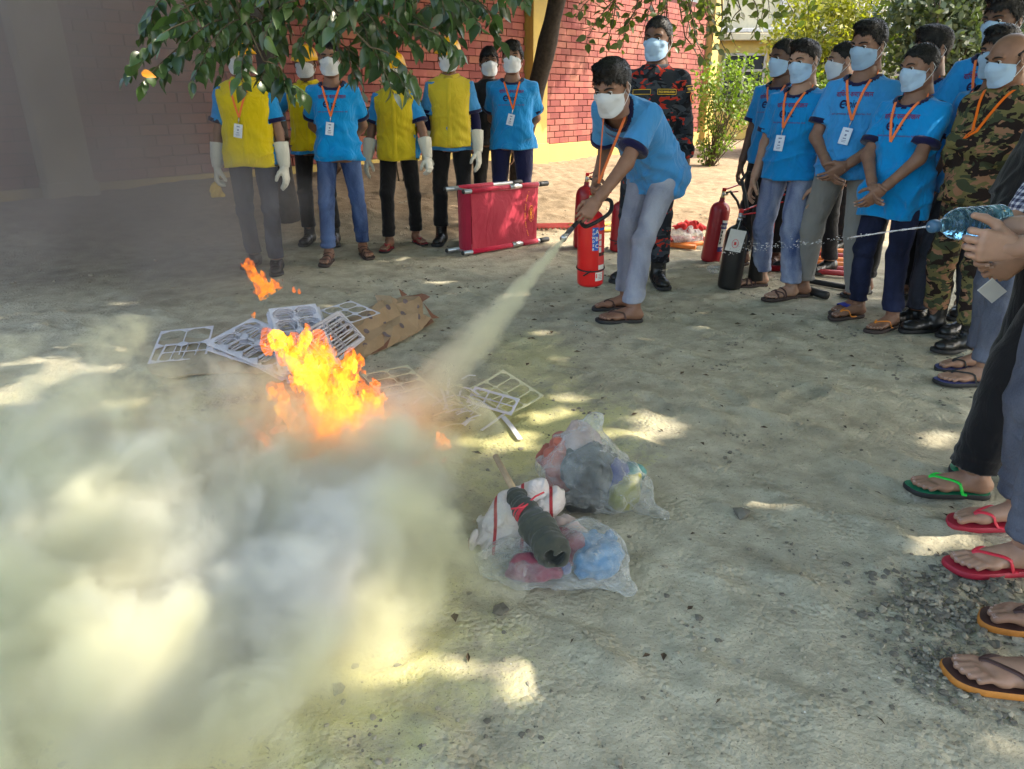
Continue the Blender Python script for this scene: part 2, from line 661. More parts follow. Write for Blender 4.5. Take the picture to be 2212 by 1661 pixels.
def plaid_mat():
    m, nt, bs, out = new_mat('blue_white_plaid')
    vec = coords(nt)
    def stripes(axis, sc, lo):
        s = nt.nodes.new('ShaderNodeSeparateXYZ')
        nt.links.new(vec, s.inputs[0])
        return math_n(nt, 'GREATER_THAN', math_n(nt, 'FRACT', math_n(nt, 'MULTIPLY', s.outputs[axis], sc)), lo)
    a = stripes(2, 55, 0.55)
    b = stripes(0, 55, 0.55)
    f = math_n(nt, 'MULTIPLY', math_n(nt, 'ADD', a, b), 0.5)
    r = ramp(nt, f, [(0.0, srgb(44, 48, 74)), (0.5, srgb(120, 124, 146)), (1.0, srgb(206, 206, 212))])
    nt.links.new(r.outputs[0], bs.inputs['Base Color'])
    bs.inputs['Roughness'].default_value = 0.85
    bump(nt, bs, noise(nt, coords(nt, 'Object', (12, 12, 7)), 1, 3, 0.5, 1.2), 0.5, 0.03)
    return m
M_PLAID = plaid_mat()

# ---- head (origin at the head's centre, +Y is where the face looks)
def head_md():
    F = Field((-.115, -.13, -.15), (.115, .15, .145), 0.0045)
    F.ell((0, -.012, .034), (.076, .094, .084), k=.02)
    F.ell((0, .028, -.02), (.064, .064, .088), k=.03)
    F.ell((0, .036, -.082), (.042, .044, .034), k=.04)
    for s in (-1, 1):
        F.cone((s * .060, -.01, -.055), (s * .022, .066, -.094), .018, .018, k=.03)
        F.ell((s * .046, .062, -.018), (.018, .014, .014), k=.02)
        F.cone((s * .014, .088, .032), (s * .048, .074, .034), .009, .008, k=.014)
        F.ell((s * .031, .094, .010), (.017, .014, .0105), k=.010, op='s')
    F.cone((0, .086, .018), (0, .104, -.024), .0085, .0115, k=.014)
    for s in (-1, 1):
        F.ell((s * .012, .097, -.027), (.0085, .010, .008), k=.008)
    F.ell((0, .080, -.058), (.022, .014, .007), k=.008)
    F.ell((0, .080, -.068), (.019, .014, .007), k=.006)
    F.ell((0, .096, -.0625), (.024, .008, .0022), k=.004, op='s')
    for s in (-1, 1):
        R = rotm(0.15, 0, -s * 0.35)
        F.ell((s * .081, -.008, -.002), (.0075, .019, .033), R, k=.008)
        F.ell((s * .089, -.002, .0), (.005, .009, .016), R, k=.005, op='s')
    F.cone((0, -.022, -.05), (0, -.034, -.16), .052, .056, k=.03)
    V, Q = F.mesh()
    V = relax(V, Q, 1, 0.4)
    md = MD()
    md.add(V, Q, 0)
    for s in (-1, 1):
        ang = np.linspace(0, math.pi, 9)
        V2, F2 = [], []
        n = 12
        c = np.array([s * .031, .0755, .010])
        for t in ang:
            for j in range(n):
                p = 2 * math.pi * j / n
                V2.append(c + .0125 * np.array([math.sin(t) * math.cos(p), math.cos(t), math.sin(t) * math.sin(p)]))
        for i in range(8):
            F2 = [(i * n + j, i * n + (j + 1) % n, (i + 1) * n + (j + 1) % n, (i + 1) * n + j) for j in range(n)]
            md.add(np.array(V2), F2, 2 if i < 2 else 1)
        # brow
        pts = [np.array([s * x, y, z]) for x, y, z in ((.013, .0975, .030), (.027, .0965, .036), (.041, .0885, .036), (.053, .077, .030))]
        md.tube(pts, [.0035, .0048, .0042, .002], 6, 3)
        pts = [np.array([s * x, y, z]) for x, y, z in ((.017, .0885, .012), (.024, .0905, .0165), (.034, .0895, .0175), (.045, .0815, .012))]
        md.tube(pts, [.0014, .002, .002, .0013], 5, 3)
    return md

HEAD = head_md()
_hv = np.concatenate(HEAD.v[:1])
_hb = BVHTree.FromPolygons([tuple(v) for v in _hv], [tuple(int(i) for i in f) for f in HEAD.f[0]])

def hair_md(style='short', seed=0):
    """style: short, quiff, full, balding"""
    grow = {'short': .007, 'quiff': .011, 'full': .015, 'balding': .005}[style]
    F = Field((-.125, -.145, -.09), (.125, .145, .19), 0.006)
    g = grow
    F.ell((0, -.014, .036), (.0765 + g * .55, .095 + g * .8, .085 + g), k=.02)
    if style in ('quiff', 'full'):
        F.ell((0, .040, .112), (.058, .050, .028), k=.03)
    F.warp(lambda P: 0.003 * snoise(P, 12, seed, 3))
    ax = [F.lo[i] + F.h * np.arange(F.n[i]) for i in range(3)]
    X, Y, Z = np.meshgrid(*ax, indexing='ij')
    line = np.interp(Y, [-.12, -.07, -.03, .01, .035, .055, .075, .1], [-.06, -.054, -.018, .006, .030, .066, .076, .080])
    line = line + 0.006 * np.sin(X * 90 + seed)
    if style == 'full':
        line = line - np.interp(Y, [0.03, .08], [0, .014])
    F.D = np.maximum(F.D, (line - Z).astype(np.float32))
    if style == 'balding':
        F.D = np.maximum(F.D, (Z - (.035 - Y * .35)).astype(np.float32))
    V, Q = F.mesh()
    md = MD()
    md.add(V, Q, 0)
    # loose strands lying over the cap
    if len(Q):
        r = np.random.default_rng(seed + 5)
        fc = V[Q].mean(1)
        nr = np.cross(V[Q[:, 2]] - V[Q[:, 0]], V[Q[:, 3]] - V[Q[:, 1]])
        nr /= np.linalg.norm(nr, axis=1)[:, None] + 1e-9
        n = {'short': 1600, 'quiff': 2000, 'full': 2600, 'balding': 350}[style]
        pick = r.integers(0, len(Q), n)
        L = {'short': .009, 'quiff': .017, 'full': .020, 'balding': .007}[style]
        c0 = fc[pick]
        nn = nr[pick]
        flow = np.stack([c0[:, 0] * 3, np.where(c0[:, 1] > 0.02, 0.8, -0.5), np.where(c0[:, 2] > .09, .15, -0.8)], 1) + r.normal(size=(n, 3)) * .35
        flow -= nn * (flow * nn).sum(1)[:, None]
        flow /= np.linalg.norm(flow, axis=1)[:, None] + 1e-9
        side = np.cross(nn, flow) * .0026
        l = (L * (0.5 + r.random(n)))[:, None]
        p0 = c0 - nn * .002
        p1 = c0 + flow * l * .5 + nn * .0025
        p2 = c0 + flow * l + nn * (.0005 + .004 * r.random(n))[:, None]
        V2 = np.stack([p0 - side, p0 + side, p1 + side, p1 - side, p2], 1).reshape(-1, 3)
        b = np.arange(n)[:, None] * 5
        md.add(V2, np.concatenate([b + np.array([[0, 1, 2, 3]])]), 0)
        md.add(V2, np.concatenate([b + np.array([[3, 2, 4]])]), 0)
    return md

HAIRS = {}
def hair_mesh(style, seed):
    k = (style, seed)
    if k not in HAIRS:
        HAIRS[k] = hair_md(style, seed).mesh('hair', [M_HAIR])
    return HAIRS[k]

def mask_md():
    nu, nv = 25, 25
    pts = np.zeros((nv, nu, 3))
    for i in range(nv):
        v = i / (nv - 1)
        for j in range(nu):
            u = j / (nu - 1) * 2 - 1
            z = -.002 - v * .098 + (1 - abs(u)) * .010 * (1 - v) * 2 - .016 * (1 - v) * u * u - (1 - u * u) * .004 * v + .020 * v * u * u
            half = np.interp(v, [0, .35, .7, 1], [.064, .068, .064, .050])
            x = half * math.sin(u * 1.45) / math.sin(1.45)
            front = np.interp(v, [0, .18, .42, .72, .9, 1], [.099, .116, .116, .104, .090, .074])
            y = front - (front - .018) * (1 - math.cos(u * 1.45)) / (1 - math.cos(1.45)) * np.interp(v, [0, .5, 1], [1, 1, .9])
            pl = 0.0030 * ((v * 4.0 - .5) % 1.0 - .5) * (1 - u ** 4) * (1 if .12 < v < .88 else 0)
            pts[i, j] = (x, y + pl, z)
    bv = _hb
    for i in range(nv):
        for j in range(nu):
            p = Vector(pts[i, j])
            o = Vector((0, -.01, p.z * .6 - .01))
            d = (p - o)
            hit = bv.ray_cast(o, d.normalized())
            if hit[0] is not None and (hit[0] - o).length + .003 > d.length:
                pts[i, j] = o + d.normalized() * ((hit[0] - o).length + .0035)
    md = MD()
    md.sheet(pts.reshape(-1, 3), nv, nu, 0)
    for s, j in ((-1, 0), (1, nu - 1)):
        ear_t = np.array([s * .083, -.014, .022])
        ear_b = np.array([s * .083, -.016, -.028])
        a, b = pts[2, j], pts[nv - 5, j]
        mid = np.array([s * .088, -.028, -.003])
        md.tube([a, (a + ear_t) / 2 + (s * .003, 0, 0), ear_t, mid], .0014, 5, 1, False)
        md.tube([b, (b + ear_b) / 2 + (s * .003, 0, 0), ear_b, mid], .0014, 5, 1, False)
    # rim
    for i in (0, nv - 1):
        md.tube(pts[i] + np.array([0, .0006, 0]), .0013, 5, 0, False)
    return md
MASK = mask_md()
ME_MASKW = MASK.mesh('face_mask', [M_MASKW, M_ELASTIC])
ME_MASKB = MASK.mesh('face_mask', [M_MASKB, M_ELASTIC])

# ---- right hand: origin at the wrist, +Z along the fingers, +X towards the thumb, +Y out of the palm
def hand_md(curl=(.35, .4, .45, .5), thumb=.5, spread=.06, grow=0.0, h=0.0042, bend2=1.1, nails=True):
    F = Field((-.075, -.05, -.07), (.095, .12, .22), h)
    Yx = np.array([0, 1.0, 0])
    kn = [np.array([.030, 0, .092]), np.array([.010, -.002, .096]), np.array([-.010, -.001, .092]), np.array([-.028, .002, .083])]
    for k in kn:
        F.cone((k[0] * .55, 0, .004), k, .018 + grow, .0125 + grow, k=.014, flat=(Yx, 1.15))
    F.cone((0, 0, -.08), (0, 0, .01), .026 + grow, .024 + grow, k=.015, flat=(Yx, 1.25))
    F.ell((.022, .010, .035), (.016 + grow, .014 + grow, .030), k=.014)
    F.ell((-.020, .009, .035), (.013 + grow, .012 + grow, .030), k=.014)
    L = [.072, .080, .074, .058]
    R = [.0088, .0090, .0085, .0076]
    tips = []
    for i, k in enumerate(kn):
        a = curl[i]
        sx = (1.5 - i) * spread
        p = k.copy()
        ang = a * .9
        for j, fr in enumerate((.45, .30, .25)):
            d = np.array([math.sin(sx) * (1 if j == 0 else .6), math.sin(ang), math.cos(ang)])
            d = unit(d)
            q = p + d * L[i] * fr
            r0, r1 = R[i] * (1.05 - .09 * j) + grow, R[i] * (.97 - .09 * j) + grow
            F.cone(p, q, r0, r1, k=.004)
            p = q
            if j == 2:
                tips.append((p - d * .004, d, np.array([0, -math.cos(ang), math.sin(ang)]), R[i]))
            ang += a * (bend2 if j == 0 else .7)
    b = np.array([.020, .004, .018])
    t1 = b + unit([.75, .28 + .5 * thumb, .62]) * .044
    t2 = t1 + unit([.45 - .5 * thumb, .25 + .7 * thumb, .80]) * .034
    t3 = t2 + unit([.25 - .7 * thumb, .22 + .7 * thumb, .85]) * .027
    F.cone(b, t1, .017 + grow, .0125 + grow, k=.016)
    F.cone(t1, t2, .0118 + grow, .0104 + grow, k=.006)
    F.cone(t2, t3, .0104 + grow, .0085 + grow, k=.004)
    V, Q = F.mesh()
    V = relax(V, Q, 1, .35)
    md = MD()
    md.add(V, Q, 0)
    if nails:
        for p, d, nrm, r in tips:
            s = np.cross(d, nrm)
            c = p + nrm * (r * .82)
            V2 = [c + s * (r * .62 * x) + d * (r * .75 * y) - nrm * (abs(x) * r * .22) for y in (-1, -.3, .5, 1.1) for x in (-1, 0, 1)]
            md.sheet(V2, 4, 3, 4)
    return md

HANDS = {'relax': hand_md(), 'fist': hand_md((1.15, 1.2, 1.25, 1.25), 1.0, .02), 'half': hand_md((.7, .75, .8, .85), .8, .03),
         'glove': hand_md((.3, .34, .38, .45), .35, .05, grow=.0042, h=.005, nails=False),
         'glove_half': hand_md((.6, .65, .7, .8), .6, .04, grow=.0042, h=.005, nails=False)}

# ---- right foot: origin under the ankle on the ground, +Y towards the toes, inner side is -X
def foot_md():
    F = Field((-.075, -.085, -.004), (.075, .215, .16), 0.0042)
    F.ell((0, -.038, .026), (.031, .034, .028), k=.02)
    F.cone((.002, -.012, .13), (0, -.012, .045), .036, .038, k=.03)
    for s, z in ((-1, .075), (1, .066)):
        F.ell((s * .033, -.008, z), (.010, .014, .012), k=.012)
    F.cone((0, -.005, .05), (-.016, .115, .022), .036, .021, k=.02)
    F.cone((.004, -.02, .03), (.022, .105, .018), .028, .016, k=.02)
    F.cone((-.016, .115, .02), (.026, .095, .016), .02, .015, k=.015)
    toes = [(-.026, .118, .194, .0135), (-.004, .126, .196, .0098), (.011, .124, .186, .0092), (.024, .116, .172, .0088), (.036, .104, .154, .0085)]
    tips = []
    for i, (x, y0, y1, r) in enumerate(toes):
        xt = x * 1.06
        m = np.array([x, (y0 + y1) / 2 - .004, .021])
        e = np.array([xt, y1 - r, .0115])
        F.cone((x * .95, y0 - .02, .017), m, r * 1.02, r * .98, k=.006)
        F.cone(m, e, r * .95, r, k=.003)
        tips.append((e, r))
    V, Q = F.mesh()
    V[:, 2] = np.maximum(V[:, 2], 0.0)
    V = relax(V, Q, 1, .3)
    md = MD()
    md.add(V, Q, 0)
    for e, r in tips:
        V2 = [e + np.array([r * .62 * x, r * (.1 + .7 * y), r * (.98 - .16 * abs(x) - .42 * max(0, y) ** 2)]) for y in (-.5, 0, .5, .95) for x in (-1, 0, 1)]
        md.sheet(V2, 4, 3, 4)
    return md
FOOT = foot_md()
_fb = BVHTree.FromPolygons([tuple(v) for v in FOOT.v[0]], [tuple(int(i) for i in f) for f in FOOT.f[0]])

def sole_outline(n=44, grow=0.0):
    a = [(-.033, .02), (-.030, -.045), (0, -.066), (.030, -.045), (.034, .02), (.046, .10), (.050, .145), (.038, .186), (.006, .207), (-.026, .212), (-.046, .192), (-.050, .14), (-.043, .09)]
    P = np.array(a)
    k = len(P)
    out = []
    for i in range(n):
        t = i / n * k
        j = int(t)
        f = t - j
        p0, p1, p2, p3 = P[(j - 1) % k], P[j % k], P[(j + 1) % k], P[(j + 2) % k]
        out.append(.5 * (2 * p1 + (p2 - p0) * f + (2 * p0 - 5 * p1 + 4 * p2 - p3) * f * f + (3 * p1 - p0 - 3 * p2 + p3) * f ** 3))
    O = np.array(out)
    c = np.array([0, .07])
    d = O - c
    return c + d * (1 + grow / np.linalg.norm(d, axis=1))[:, None]

SOLE_H = 0.02
def sole_md(top=0, side=1, h=SOLE_H, grow=.004):
    md = MD()
    n = 44
    rings = []
    for g, z in ((grow - .003, 0), (grow, .003), (grow + .001, h * .5), (grow, h - .003), (grow - .003, h)):
        O = sole_outline(n, g)
        rings.append(np.column_stack([O, np.full(n, z)]))
    V = np.concatenate(rings)
    F = [(i * n + j, i * n + (j + 1) % n, (i + 1) * n + (j + 1) % n, (i + 1) * n + j) for i in range(4) for j in range(n)]
    md.add(V, F, side)
    md.add(rings[-1], [tuple(range(n))], top, False)
    md.add(rings[0], [tuple(range(n - 1, -1, -1))], side, False)
    return md

def foot_top(x, y):
    h = _fb.ray_cast(Vector((x, y, .2)), Vector((0, 0, -1)))
    return (h[0].z if h[0] is not None else 0.0) + SOLE_H

def band(md, path, w, mat, thick=.004, lift=.001):
    """strap following a ground path (x, y) over the foot"""
    P = np.array(path, float)
    t = np.linspace(0, len(P) - 1, 22)
    X = np.interp(t, np.arange(len(P)), P[:, 0])
    Y = np.interp(t, np.arange(len(P)), P[:, 1])
    Z = np.array([foot_top(x, y) for x, y in zip(X, Y)])
    Z = np.maximum(Z, SOLE_H - .004)
    for _ in range(2):
        Z[1:-1] = np.maximum(Z[1:-1], (Z[:-2] + Z[2:]) / 2)
    C = np.column_stack([X, Y, Z + lift])
    T = unit_rows(np.gradient(C, axis=0))
    N = np.column_stack([X * 6, np.zeros_like(X) + .1, np.ones_like(X)])
    N = unit_rows(N - T * (N * T).sum(1)[:, None])
    S = np.cross(T, N)
    V = []
    for c, s, nn in zip(C, S, N):
        V += [c - s * w / 2, c - s * w * .35 + nn * thick, c + s * w * .35 + nn * thick, c + s * w / 2]
    F = [(i * 4 + j, i * 4 + j + 1, i * 4 + j + 5, i * 4 + j + 4) for i in range(21) for j in range(3)]
    md.add(np.array(V), F, mat)

def unit_rows(a):
    return a / (np.linalg.norm(a, axis=1)[:, None] + 1e-12)

def shoe_md(kind):
    if kind in ('flip', 'slide', 'sandal', 'cross'):
        md = sole_md()
        if kind == 'flip':
            p = (-.0155, .138)
            md.tube([(p[0], p[1], .012), (p[0], p[1] - .004, SOLE_H + .022), (p[0], p[1] - .012, foot_top(p[0], p[1] - .012) + .002)], .0035, 6, 2)
            band(md, [p, (-.036, .085), (-.046, .045), (-.042, .030)], .013, 2)
            band(md, [p, (.012, .09), (.036, .045), (.040, .025)], .013, 2)
        elif kind == 'slide':
            band(md, [(-.049, .118), (-.02, .122), (.01, .115), (.046, .100)], .055, 2)
        elif kind == 'cross':
            band(md, [(-.049, .135), (0, .112), (.043, .075)], .016, 2)
            band(md, [(-.046, .09), (0, .118), (.046, .130)], .016, 2)
            band(md, [(-.044, .06), (0, .07), (.042, .055)], .014, 2)
        else:
            band(md, [(-.050, .135), (0, .138), (.045, .115)], .026, 2)
            band(md, [(-.046, .085), (0, .088), (.042, .07)], .024, 2)
            band(md, [(-.033, .03), (0, .055), (.034, .03)], .022, 2)
            a = [(math.sin(t) * .040, -.025 - math.cos(t) * .052 + .02, SOLE_H + .045) for t in np.linspace(-1.9, 1.9, 16)]
            md.tube(a, .006, 6, 2)
        return md
    F = Field((-.08, -.10, -.005), (.08, .235, .34), 0.006)
    hi = kind == 'boot'
    F.cone((0, -.004, .30 if hi else .10), (0, -.012, .06), .060 if hi else .045, .05, k=.03)
    F.ell((0, -.03, .04), (.042, .05, .045), k=.03)
    F.cone((0, 0, .055), (-.005, .13, .035), .046, .036, k=.03)
    F.ell((-.004, .145, .035), (.046, .066, .036), k=.02)
    F.warp(lambda P: .002 * snoise(P, 20, 3, 2))
    F.cut((0, 0, .0), (0, 0, -1))
    if not hi:
        F.cut((0, 0, .095), (0, 0, 1))
    V, Q = F.mesh()
    md = MD()
    md.add(V, Q, 2)
    md.merge(sole_md(0, 0, .022, .008))
    if hi:
        for i in range(7):
            y = .105 - i * .016 if i < 5 else .03
            z = .072 + i * .014 + (0 if i < 5 else .015)
            md.tube([(-.02, y, z), (0, y + .01, z + .006), (.02, y, z)], .003, 5, 1)
    return md

SHOES = {k: shoe_md(k) for k in ('flip', 'slide', 'sandal', 'cross', 'shoe', 'boot')}

def lerp(a, b, t):
    return np.asarray(a) + (np.asarray(b) - np.asarray(a)) * t

def two_bone(a, c, l1, l2, pole):
    a, c = np.asarray(a, float), np.asarray(c, float)
    d = c - a
    D = np.linalg.norm(d)
    if D > (l1 + l2) * .995:
        c = a + d / D * (l1 + l2) * .995
        d = c - a
        D = np.linalg.norm(d)
    x = (l1 * l1 - l2 * l2 + D * D) / (2 * D)
    h = math.sqrt(max(l1 * l1 - x * x, 1e-6))
    u = d / D
    p = np.asarray(pole, float)
    p = unit(p - u * p.dot(u))
    return a + u * x + p * h, c

# ---- printed lettering, wrapped on the shirt front
def text_tris(body, size, cx=1.0, align='CENTER', off=0.0, shear=0.0):
    cu = bpy.data.curves.new('lettering', 'FONT')
    cu.body = body
    cu.size = size
    cu.align_x = align
    cu.offset = off
    cu.shear = shear
    cu.resolution_u = 2
    ob = bpy.data.objects.new('lettering', cu)
    COL.objects.link(ob)
    bpy.context.view_layer.update()
    me = bpy.data.meshes.new_from_object(ob)
    me.calc_loop_triangles()
    V = np.array([v.co[:] for v in me.vertices])
    T = np.array([t.vertices[:] for t in me.loop_triangles])
    bpy.data.objects.remove(ob)
    bpy.data.curves.remove(cu)
    bpy.data.meshes.remove(me)
    if len(V):
        V[:, 0] *= cx
    return V, T

def shirt_print():
    parts = []
    V, T = text_tris('\u09ac\u09be\u09bf\u09b7\u0995 \u09ac\u09a8\u09c7\u09ad\u09be\u099c\u09a8', 0.040, 1.0, off=.0006)
    if len(V):
        w = V[:, 0].max() - V[:, 0].min()
        V[:, 0] = (V[:, 0] - V[:, 0].min()) / w * .215 - .1075
        z0 = V[:, 1].min()
        parts.append((V + (0, .045, 0), T, 0))
        x0 = -.1075 + .215 * .24      # the reph hook above the third letter
        hk = np.array([[x0, .083, 0], [x0 + .012, .088, 0], [x0 + .014, .085, 0], [x0 + .002, .0795, 0]])
        parts.append((hk, np.array([[0, 1, 2], [0, 2, 3]]), 0))
    # swirl letter with an open ring, then tall condensed letters
    a = np.linspace(-0.5, 5.3, 26)
    ring = []
    for t in a:
        w = .008 + .0035 * math.sin(t * .6)
        for q in (-1, 1):
            r = .019 + q * w * .5
            ring.append((-.046 + r * math.cos(t) * 1.05, .004 + r * math.sin(t), 0))
    idx = np.arange(25)[:, None] * 2
    parts.append((np.array(ring), np.concatenate([idx + [0, 1, 3], idx + [0, 3, 2]]), 1))
    bar = np.array([[-.062, .000, 0], [-.028, .004, 0], [-.026, .010, 0], [-.060, .006, 0]])
    parts.append((bar, np.array([[0, 1, 2], [0, 2, 3]]), 1))
    V, T = text_tris('pic', 0.062, .62, off=.001)
    parts.append((V + (.012, -.014, 0), T, 1))
    V, T = text_tris('epic printing & accessories ltd.', .0165, 1.0)
    w = V[:, 0].max() - V[:, 0].min()
    V[:, 0] *= .23 / w
    parts.append((V + (0, -.052, 0), T, 0))
    out = []
    for V, T, m_ in parts:
        for _ in range(3):
            V, T = split_long(V, T, .008)
        out.append((V, T, m_))
    return out

def split_long(V, T, L):
    V = [tuple(v) for v in V]
    new = []
    mids = {}
    for t in T:
        e = [(np.linalg.norm(np.subtract(V[t[i]], V[t[(i + 1) % 3]])), i) for i in range(3)]
        d, i = max(e)
        if d < L:
            new.append(tuple(t))
            continue
        a, b, c = t[i], t[(i + 1) % 3], t[(i + 2) % 3]
        k = (min(a, b), max(a, b))
        if k not in mids:
            mids[k] = len(V)
            V.append(tuple(lerp(V[a], V[b], .5)))
        m = mids[k]
        new += [(a, m, c), (m, b, c)]
    return np.array(V), np.array(new)
PRINT = shirt_print()

TORSO_T = np.array([-.30, -.12, 0, .22, .42, .62, .80, .92, 1.0, 1.08])
TORSO_W = np.array([.152, .156, .152, .140, .140, .150, .146, .104, .070, .056])
TORSO_D = np.array([.106, .112, .106, .098, .101, .110, .102, .082, .066, .058])

class Spine:
    def __init__(self, P, Mid, N, r0, r1):
        self.P, self.M, self.N = (np.asarray(q, float) for q in (P, Mid, N))
        self.r0, self.r1 = unit(r0), unit(r1)
        self.ch = self.N - self.P
        self.L = np.linalg.norm(self.ch)
    def c(self, t):
        t = np.asarray(t)[..., None]
        tc = np.clip(t, 0, 1)
        b = (1 - tc) ** 2 * self.P + 2 * tc * (1 - tc) * self.M + tc ** 2 * self.N
        e0, e1 = unit(self.M - self.P), unit(self.N - self.M)
        b = b + np.minimum(t, 0) * self.L * e0 + np.maximum(t - 1, 0) * self.L * e1
        return b
    def frame(self, t):
        t = np.asarray(t)
        tc = np.clip(t, 0, 1)[..., None]
        u = (1 - tc) * (self.M - self.P) + tc * (self.N - self.M)
        u = u / np.linalg.norm(u, axis=-1)[..., None]
        r = (1 - tc) * self.r0 + tc * self.r1
        r = r - u * (r * u).sum(-1)[..., None]
        r = r / np.linalg.norm(r, axis=-1)[..., None]
        return r, np.cross(u, r), u
    def sdf(self, ext=0.0, tmin=-.25, tmax=1.02, wmul=1.0, belly=0.0, hem=0.0, s=1.0):
        W = (TORSO_W * wmul) * s + ext
        D = (TORSO_D * wmul) * s + ext
        low = np.interp(TORSO_T, [-.3, .1, .5], [1, .7, 0])
        W = W + hem * low
        D = D + hem * low
        by = belly * np.interp(TORSO_T, [-.3, 0, .25, .5, .75], [.3, .7, 1, .6, 0])
        def fn(X):
            t = ((X - self.P) @ self.ch) / (self.L ** 2)
            o = X - self.c(t)
            r, f, u = self.frame(t)
            a = (o * r).sum(-1)
            b = (o * f).sum(-1)
            w = np.interp(t, TORSO_T, W)
            d = np.interp(t, TORSO_T, D)
            sh = np.interp(t, TORSO_T, by)
            d2 = np.where(b > 0, d + sh, d)
            q = (np.abs(a / w) ** 2.3 + np.abs(b / d2) ** 2.3) ** (1 / 2.3)
            dist = (q - 1) * np.minimum(w, d2) * .9
            return np.maximum(dist, np.maximum((t - tmax), (tmin - t)) * self.L)
        return fn
    def box(self, ext=.28):
        a = np.minimum(np.minimum(self.P, self.M), self.N) - ext
        b = np.maximum(np.maximum(self.P, self.M), self.N) + ext
        return a, b

WORDS_HAND = {}
PEOPLE = []
_pseed = [0]

def person(label, xy, face, H=1.66, skin=1, hair='short', top='tee', legs=None, shoes=('flip',), mask='w',
           feet=None, pelvis=(0, 0, 0), neck=(0, 0, 0), mid=(0, 0, 0), head=(0, 0, 0), hoff=(0, 0, 0), twist=0.0,
           arms=None, belly=0.0, wide=1.0, lanyard=True, card=True, gloves=False, helmet=False, cuff=None, vox=.010, group=None,
           hem_t=-.19, hands=('relax', 'relax'), thumbs=(None, None), fine=False, prints=True, wrink=1.0, lany_free=False, elbow=(None, None), skirt=0.0, undersleeve=None, vest_t=-.13, hem=.020):
    s = H / 1.68
    _pseed[0] += 1
    seed = _pseed[0]
    root_loc = (xy[0], xy[1], 0)
    rz = math.radians(face) - math.pi / 2
    P = np.array([0, 0, .905]) * s + np.array(pelvis)
    N = np.array([0, -.015, 1.395]) * s + np.array(neck)
    Mid = (P + N) / 2 + np.array([0, .015, 0]) + np.array(mid)
    r0 = np.array([1.0, 0, 0])
    r1 = np.array([math.cos(twist), math.sin(twist), 0])
    sp = Spine(P, Mid, N, r0, r1)
    feet = feet or ((.10, 0, -10), (-.10, 0, 10))      # right foot, left foot: x, y, yaw (deg, + turns left)
    # ---- joints
    hip = [P + r0 * sg * .088 * s * wide + np.array([0, 0, -.045 * s]) for sg in (1, -1)]
    sole = 0.0 if shoes[0] in ('shoe', 'boot') else SOLE_H
    ank = [np.array([f[0], f[1], .085 * s + sole + (f[3] if len(f) > 3 else 0)]) for f in feet]
    knee = []
    for i in range(2):
        yaw = math.radians(feet[i][2])
        dl = np.linalg.norm(hip[i] - ank[i])
        l_ = dl * .503 if dl > .70 * s else .395 * s
        k, a = two_bone(hip[i], ank[i], l_, l_, (-math.sin(yaw), math.cos(yaw), .1))
        knee.append(k)
    rr, ff, uu = sp.frame(np.array(.95))
    cS = sp.c(np.array(.885))
    shl = [cS + rr * sg * .150 * s * wide - uu * .018 * s for sg in (1, -1)]
    arms = arms or 'down'
    if isinstance(arms, str):
        arms = (arms, arms)
    wr, elb, thumb = [], [], []
    for i, sg in enumerate((1, -1)):
        a = arms[i]
        if isinstance(a, str):
            if a == 'down':
                w, pole, th = np.array([sg * .225 * wide, .055, .79]) * s, (sg * .35, -1, 0), (-sg * .35, .95, 0)
            elif a == 'behind':
                w, pole, th = np.array([sg * .035, -.165, .885]) * s, (sg * 1, -.45, 0), (-sg * .3, 0, 1)
            elif a == 'front':
                w, pole, th = np.array([sg * .055, .185 + .02 * i + belly, .885 + .015 * i]) * s, (sg * 1, -.35, -.2), (-sg * .2, .5, .9)
            elif a == 'crossed':
                w, pole, th = np.array([-sg * .10, .165 + .045 * i, 1.13 + .02 * i]) * s, (sg * .9, .05, -1), (0, .1, 1)
            w = w + np.array([pelvis[0], pelvis[1], 0])
        else:
            w, pole, th = np.array(a[0]), a[1], a[2]
        if elbow[i] is not None:
            pole = elbow[i]
        e, w = two_bone(shl[i], w, .285 * s, .255 * s, pole)
        wr.append(w); elb.append(e); thumb.append(np.asarray(th, float))
    hu = unit(lerp(uu, (0, 0, 1), .6))
    hc = N + hu * .055 * s + np.array([0, .030, .112]) * s + np.array(hoff)
    Rh = rotm(0, 0, math.radians(head[0])) @ rotm(math.radians(head[1]), 0, 0) @ rotm(0, math.radians(head[2]), 0)

    # ---- body: one skin surface
    allp = np.array([P, N, hc, *shl, *elb, *wr, *knee, *ank, *hip])
    lo, hi = allp.min(0) - .19, allp.max(0) + .17
    lo[2] = max(lo[2], -.02)
    B = Field(lo, hi, .0115 if not fine else .009)
    a, b = sp.box()
    B.put(a, b, sp.sdf(-.012, -.2, 1.06, wide, belly, 0, s), .02)
    B.cone(sp.c(np.array(.96)), lerp(N, hc, .62) + np.array([0, -.006, 0]), .062 * s, .055 * s, k=.03)
    for i in range(2):
        B.cone(sp.c(np.array(.93)), shl[i], .038 * s, .044 * s, k=.04)
        B.cone(shl[i], elb[i], .047 * s, .038 * s, k=.02)
        B.cone(elb[i], wr[i] + (wr[i] - elb[i]) * -.12, .040 * s, .028 * s, k=.02)
        B.cone(lerp(elb[i], wr[i], .8), wr[i], .029 * s, .0245 * s, k=.015)
        B.cone(hip[i], knee[i], .080 * s, .052 * s, k=.03)
        B.cone(knee[i], ank[i], .052 * s, .036 * s, k=.02)
    V, Q = B.mesh()
    V = relax(V, Q, 1, .4)
    body = MD()
    body.add(V, Q, 0)
    Mh = mat4(Rh, hc, s * 1.05)
    body.merge(HEAD, Mh)
    handM = []
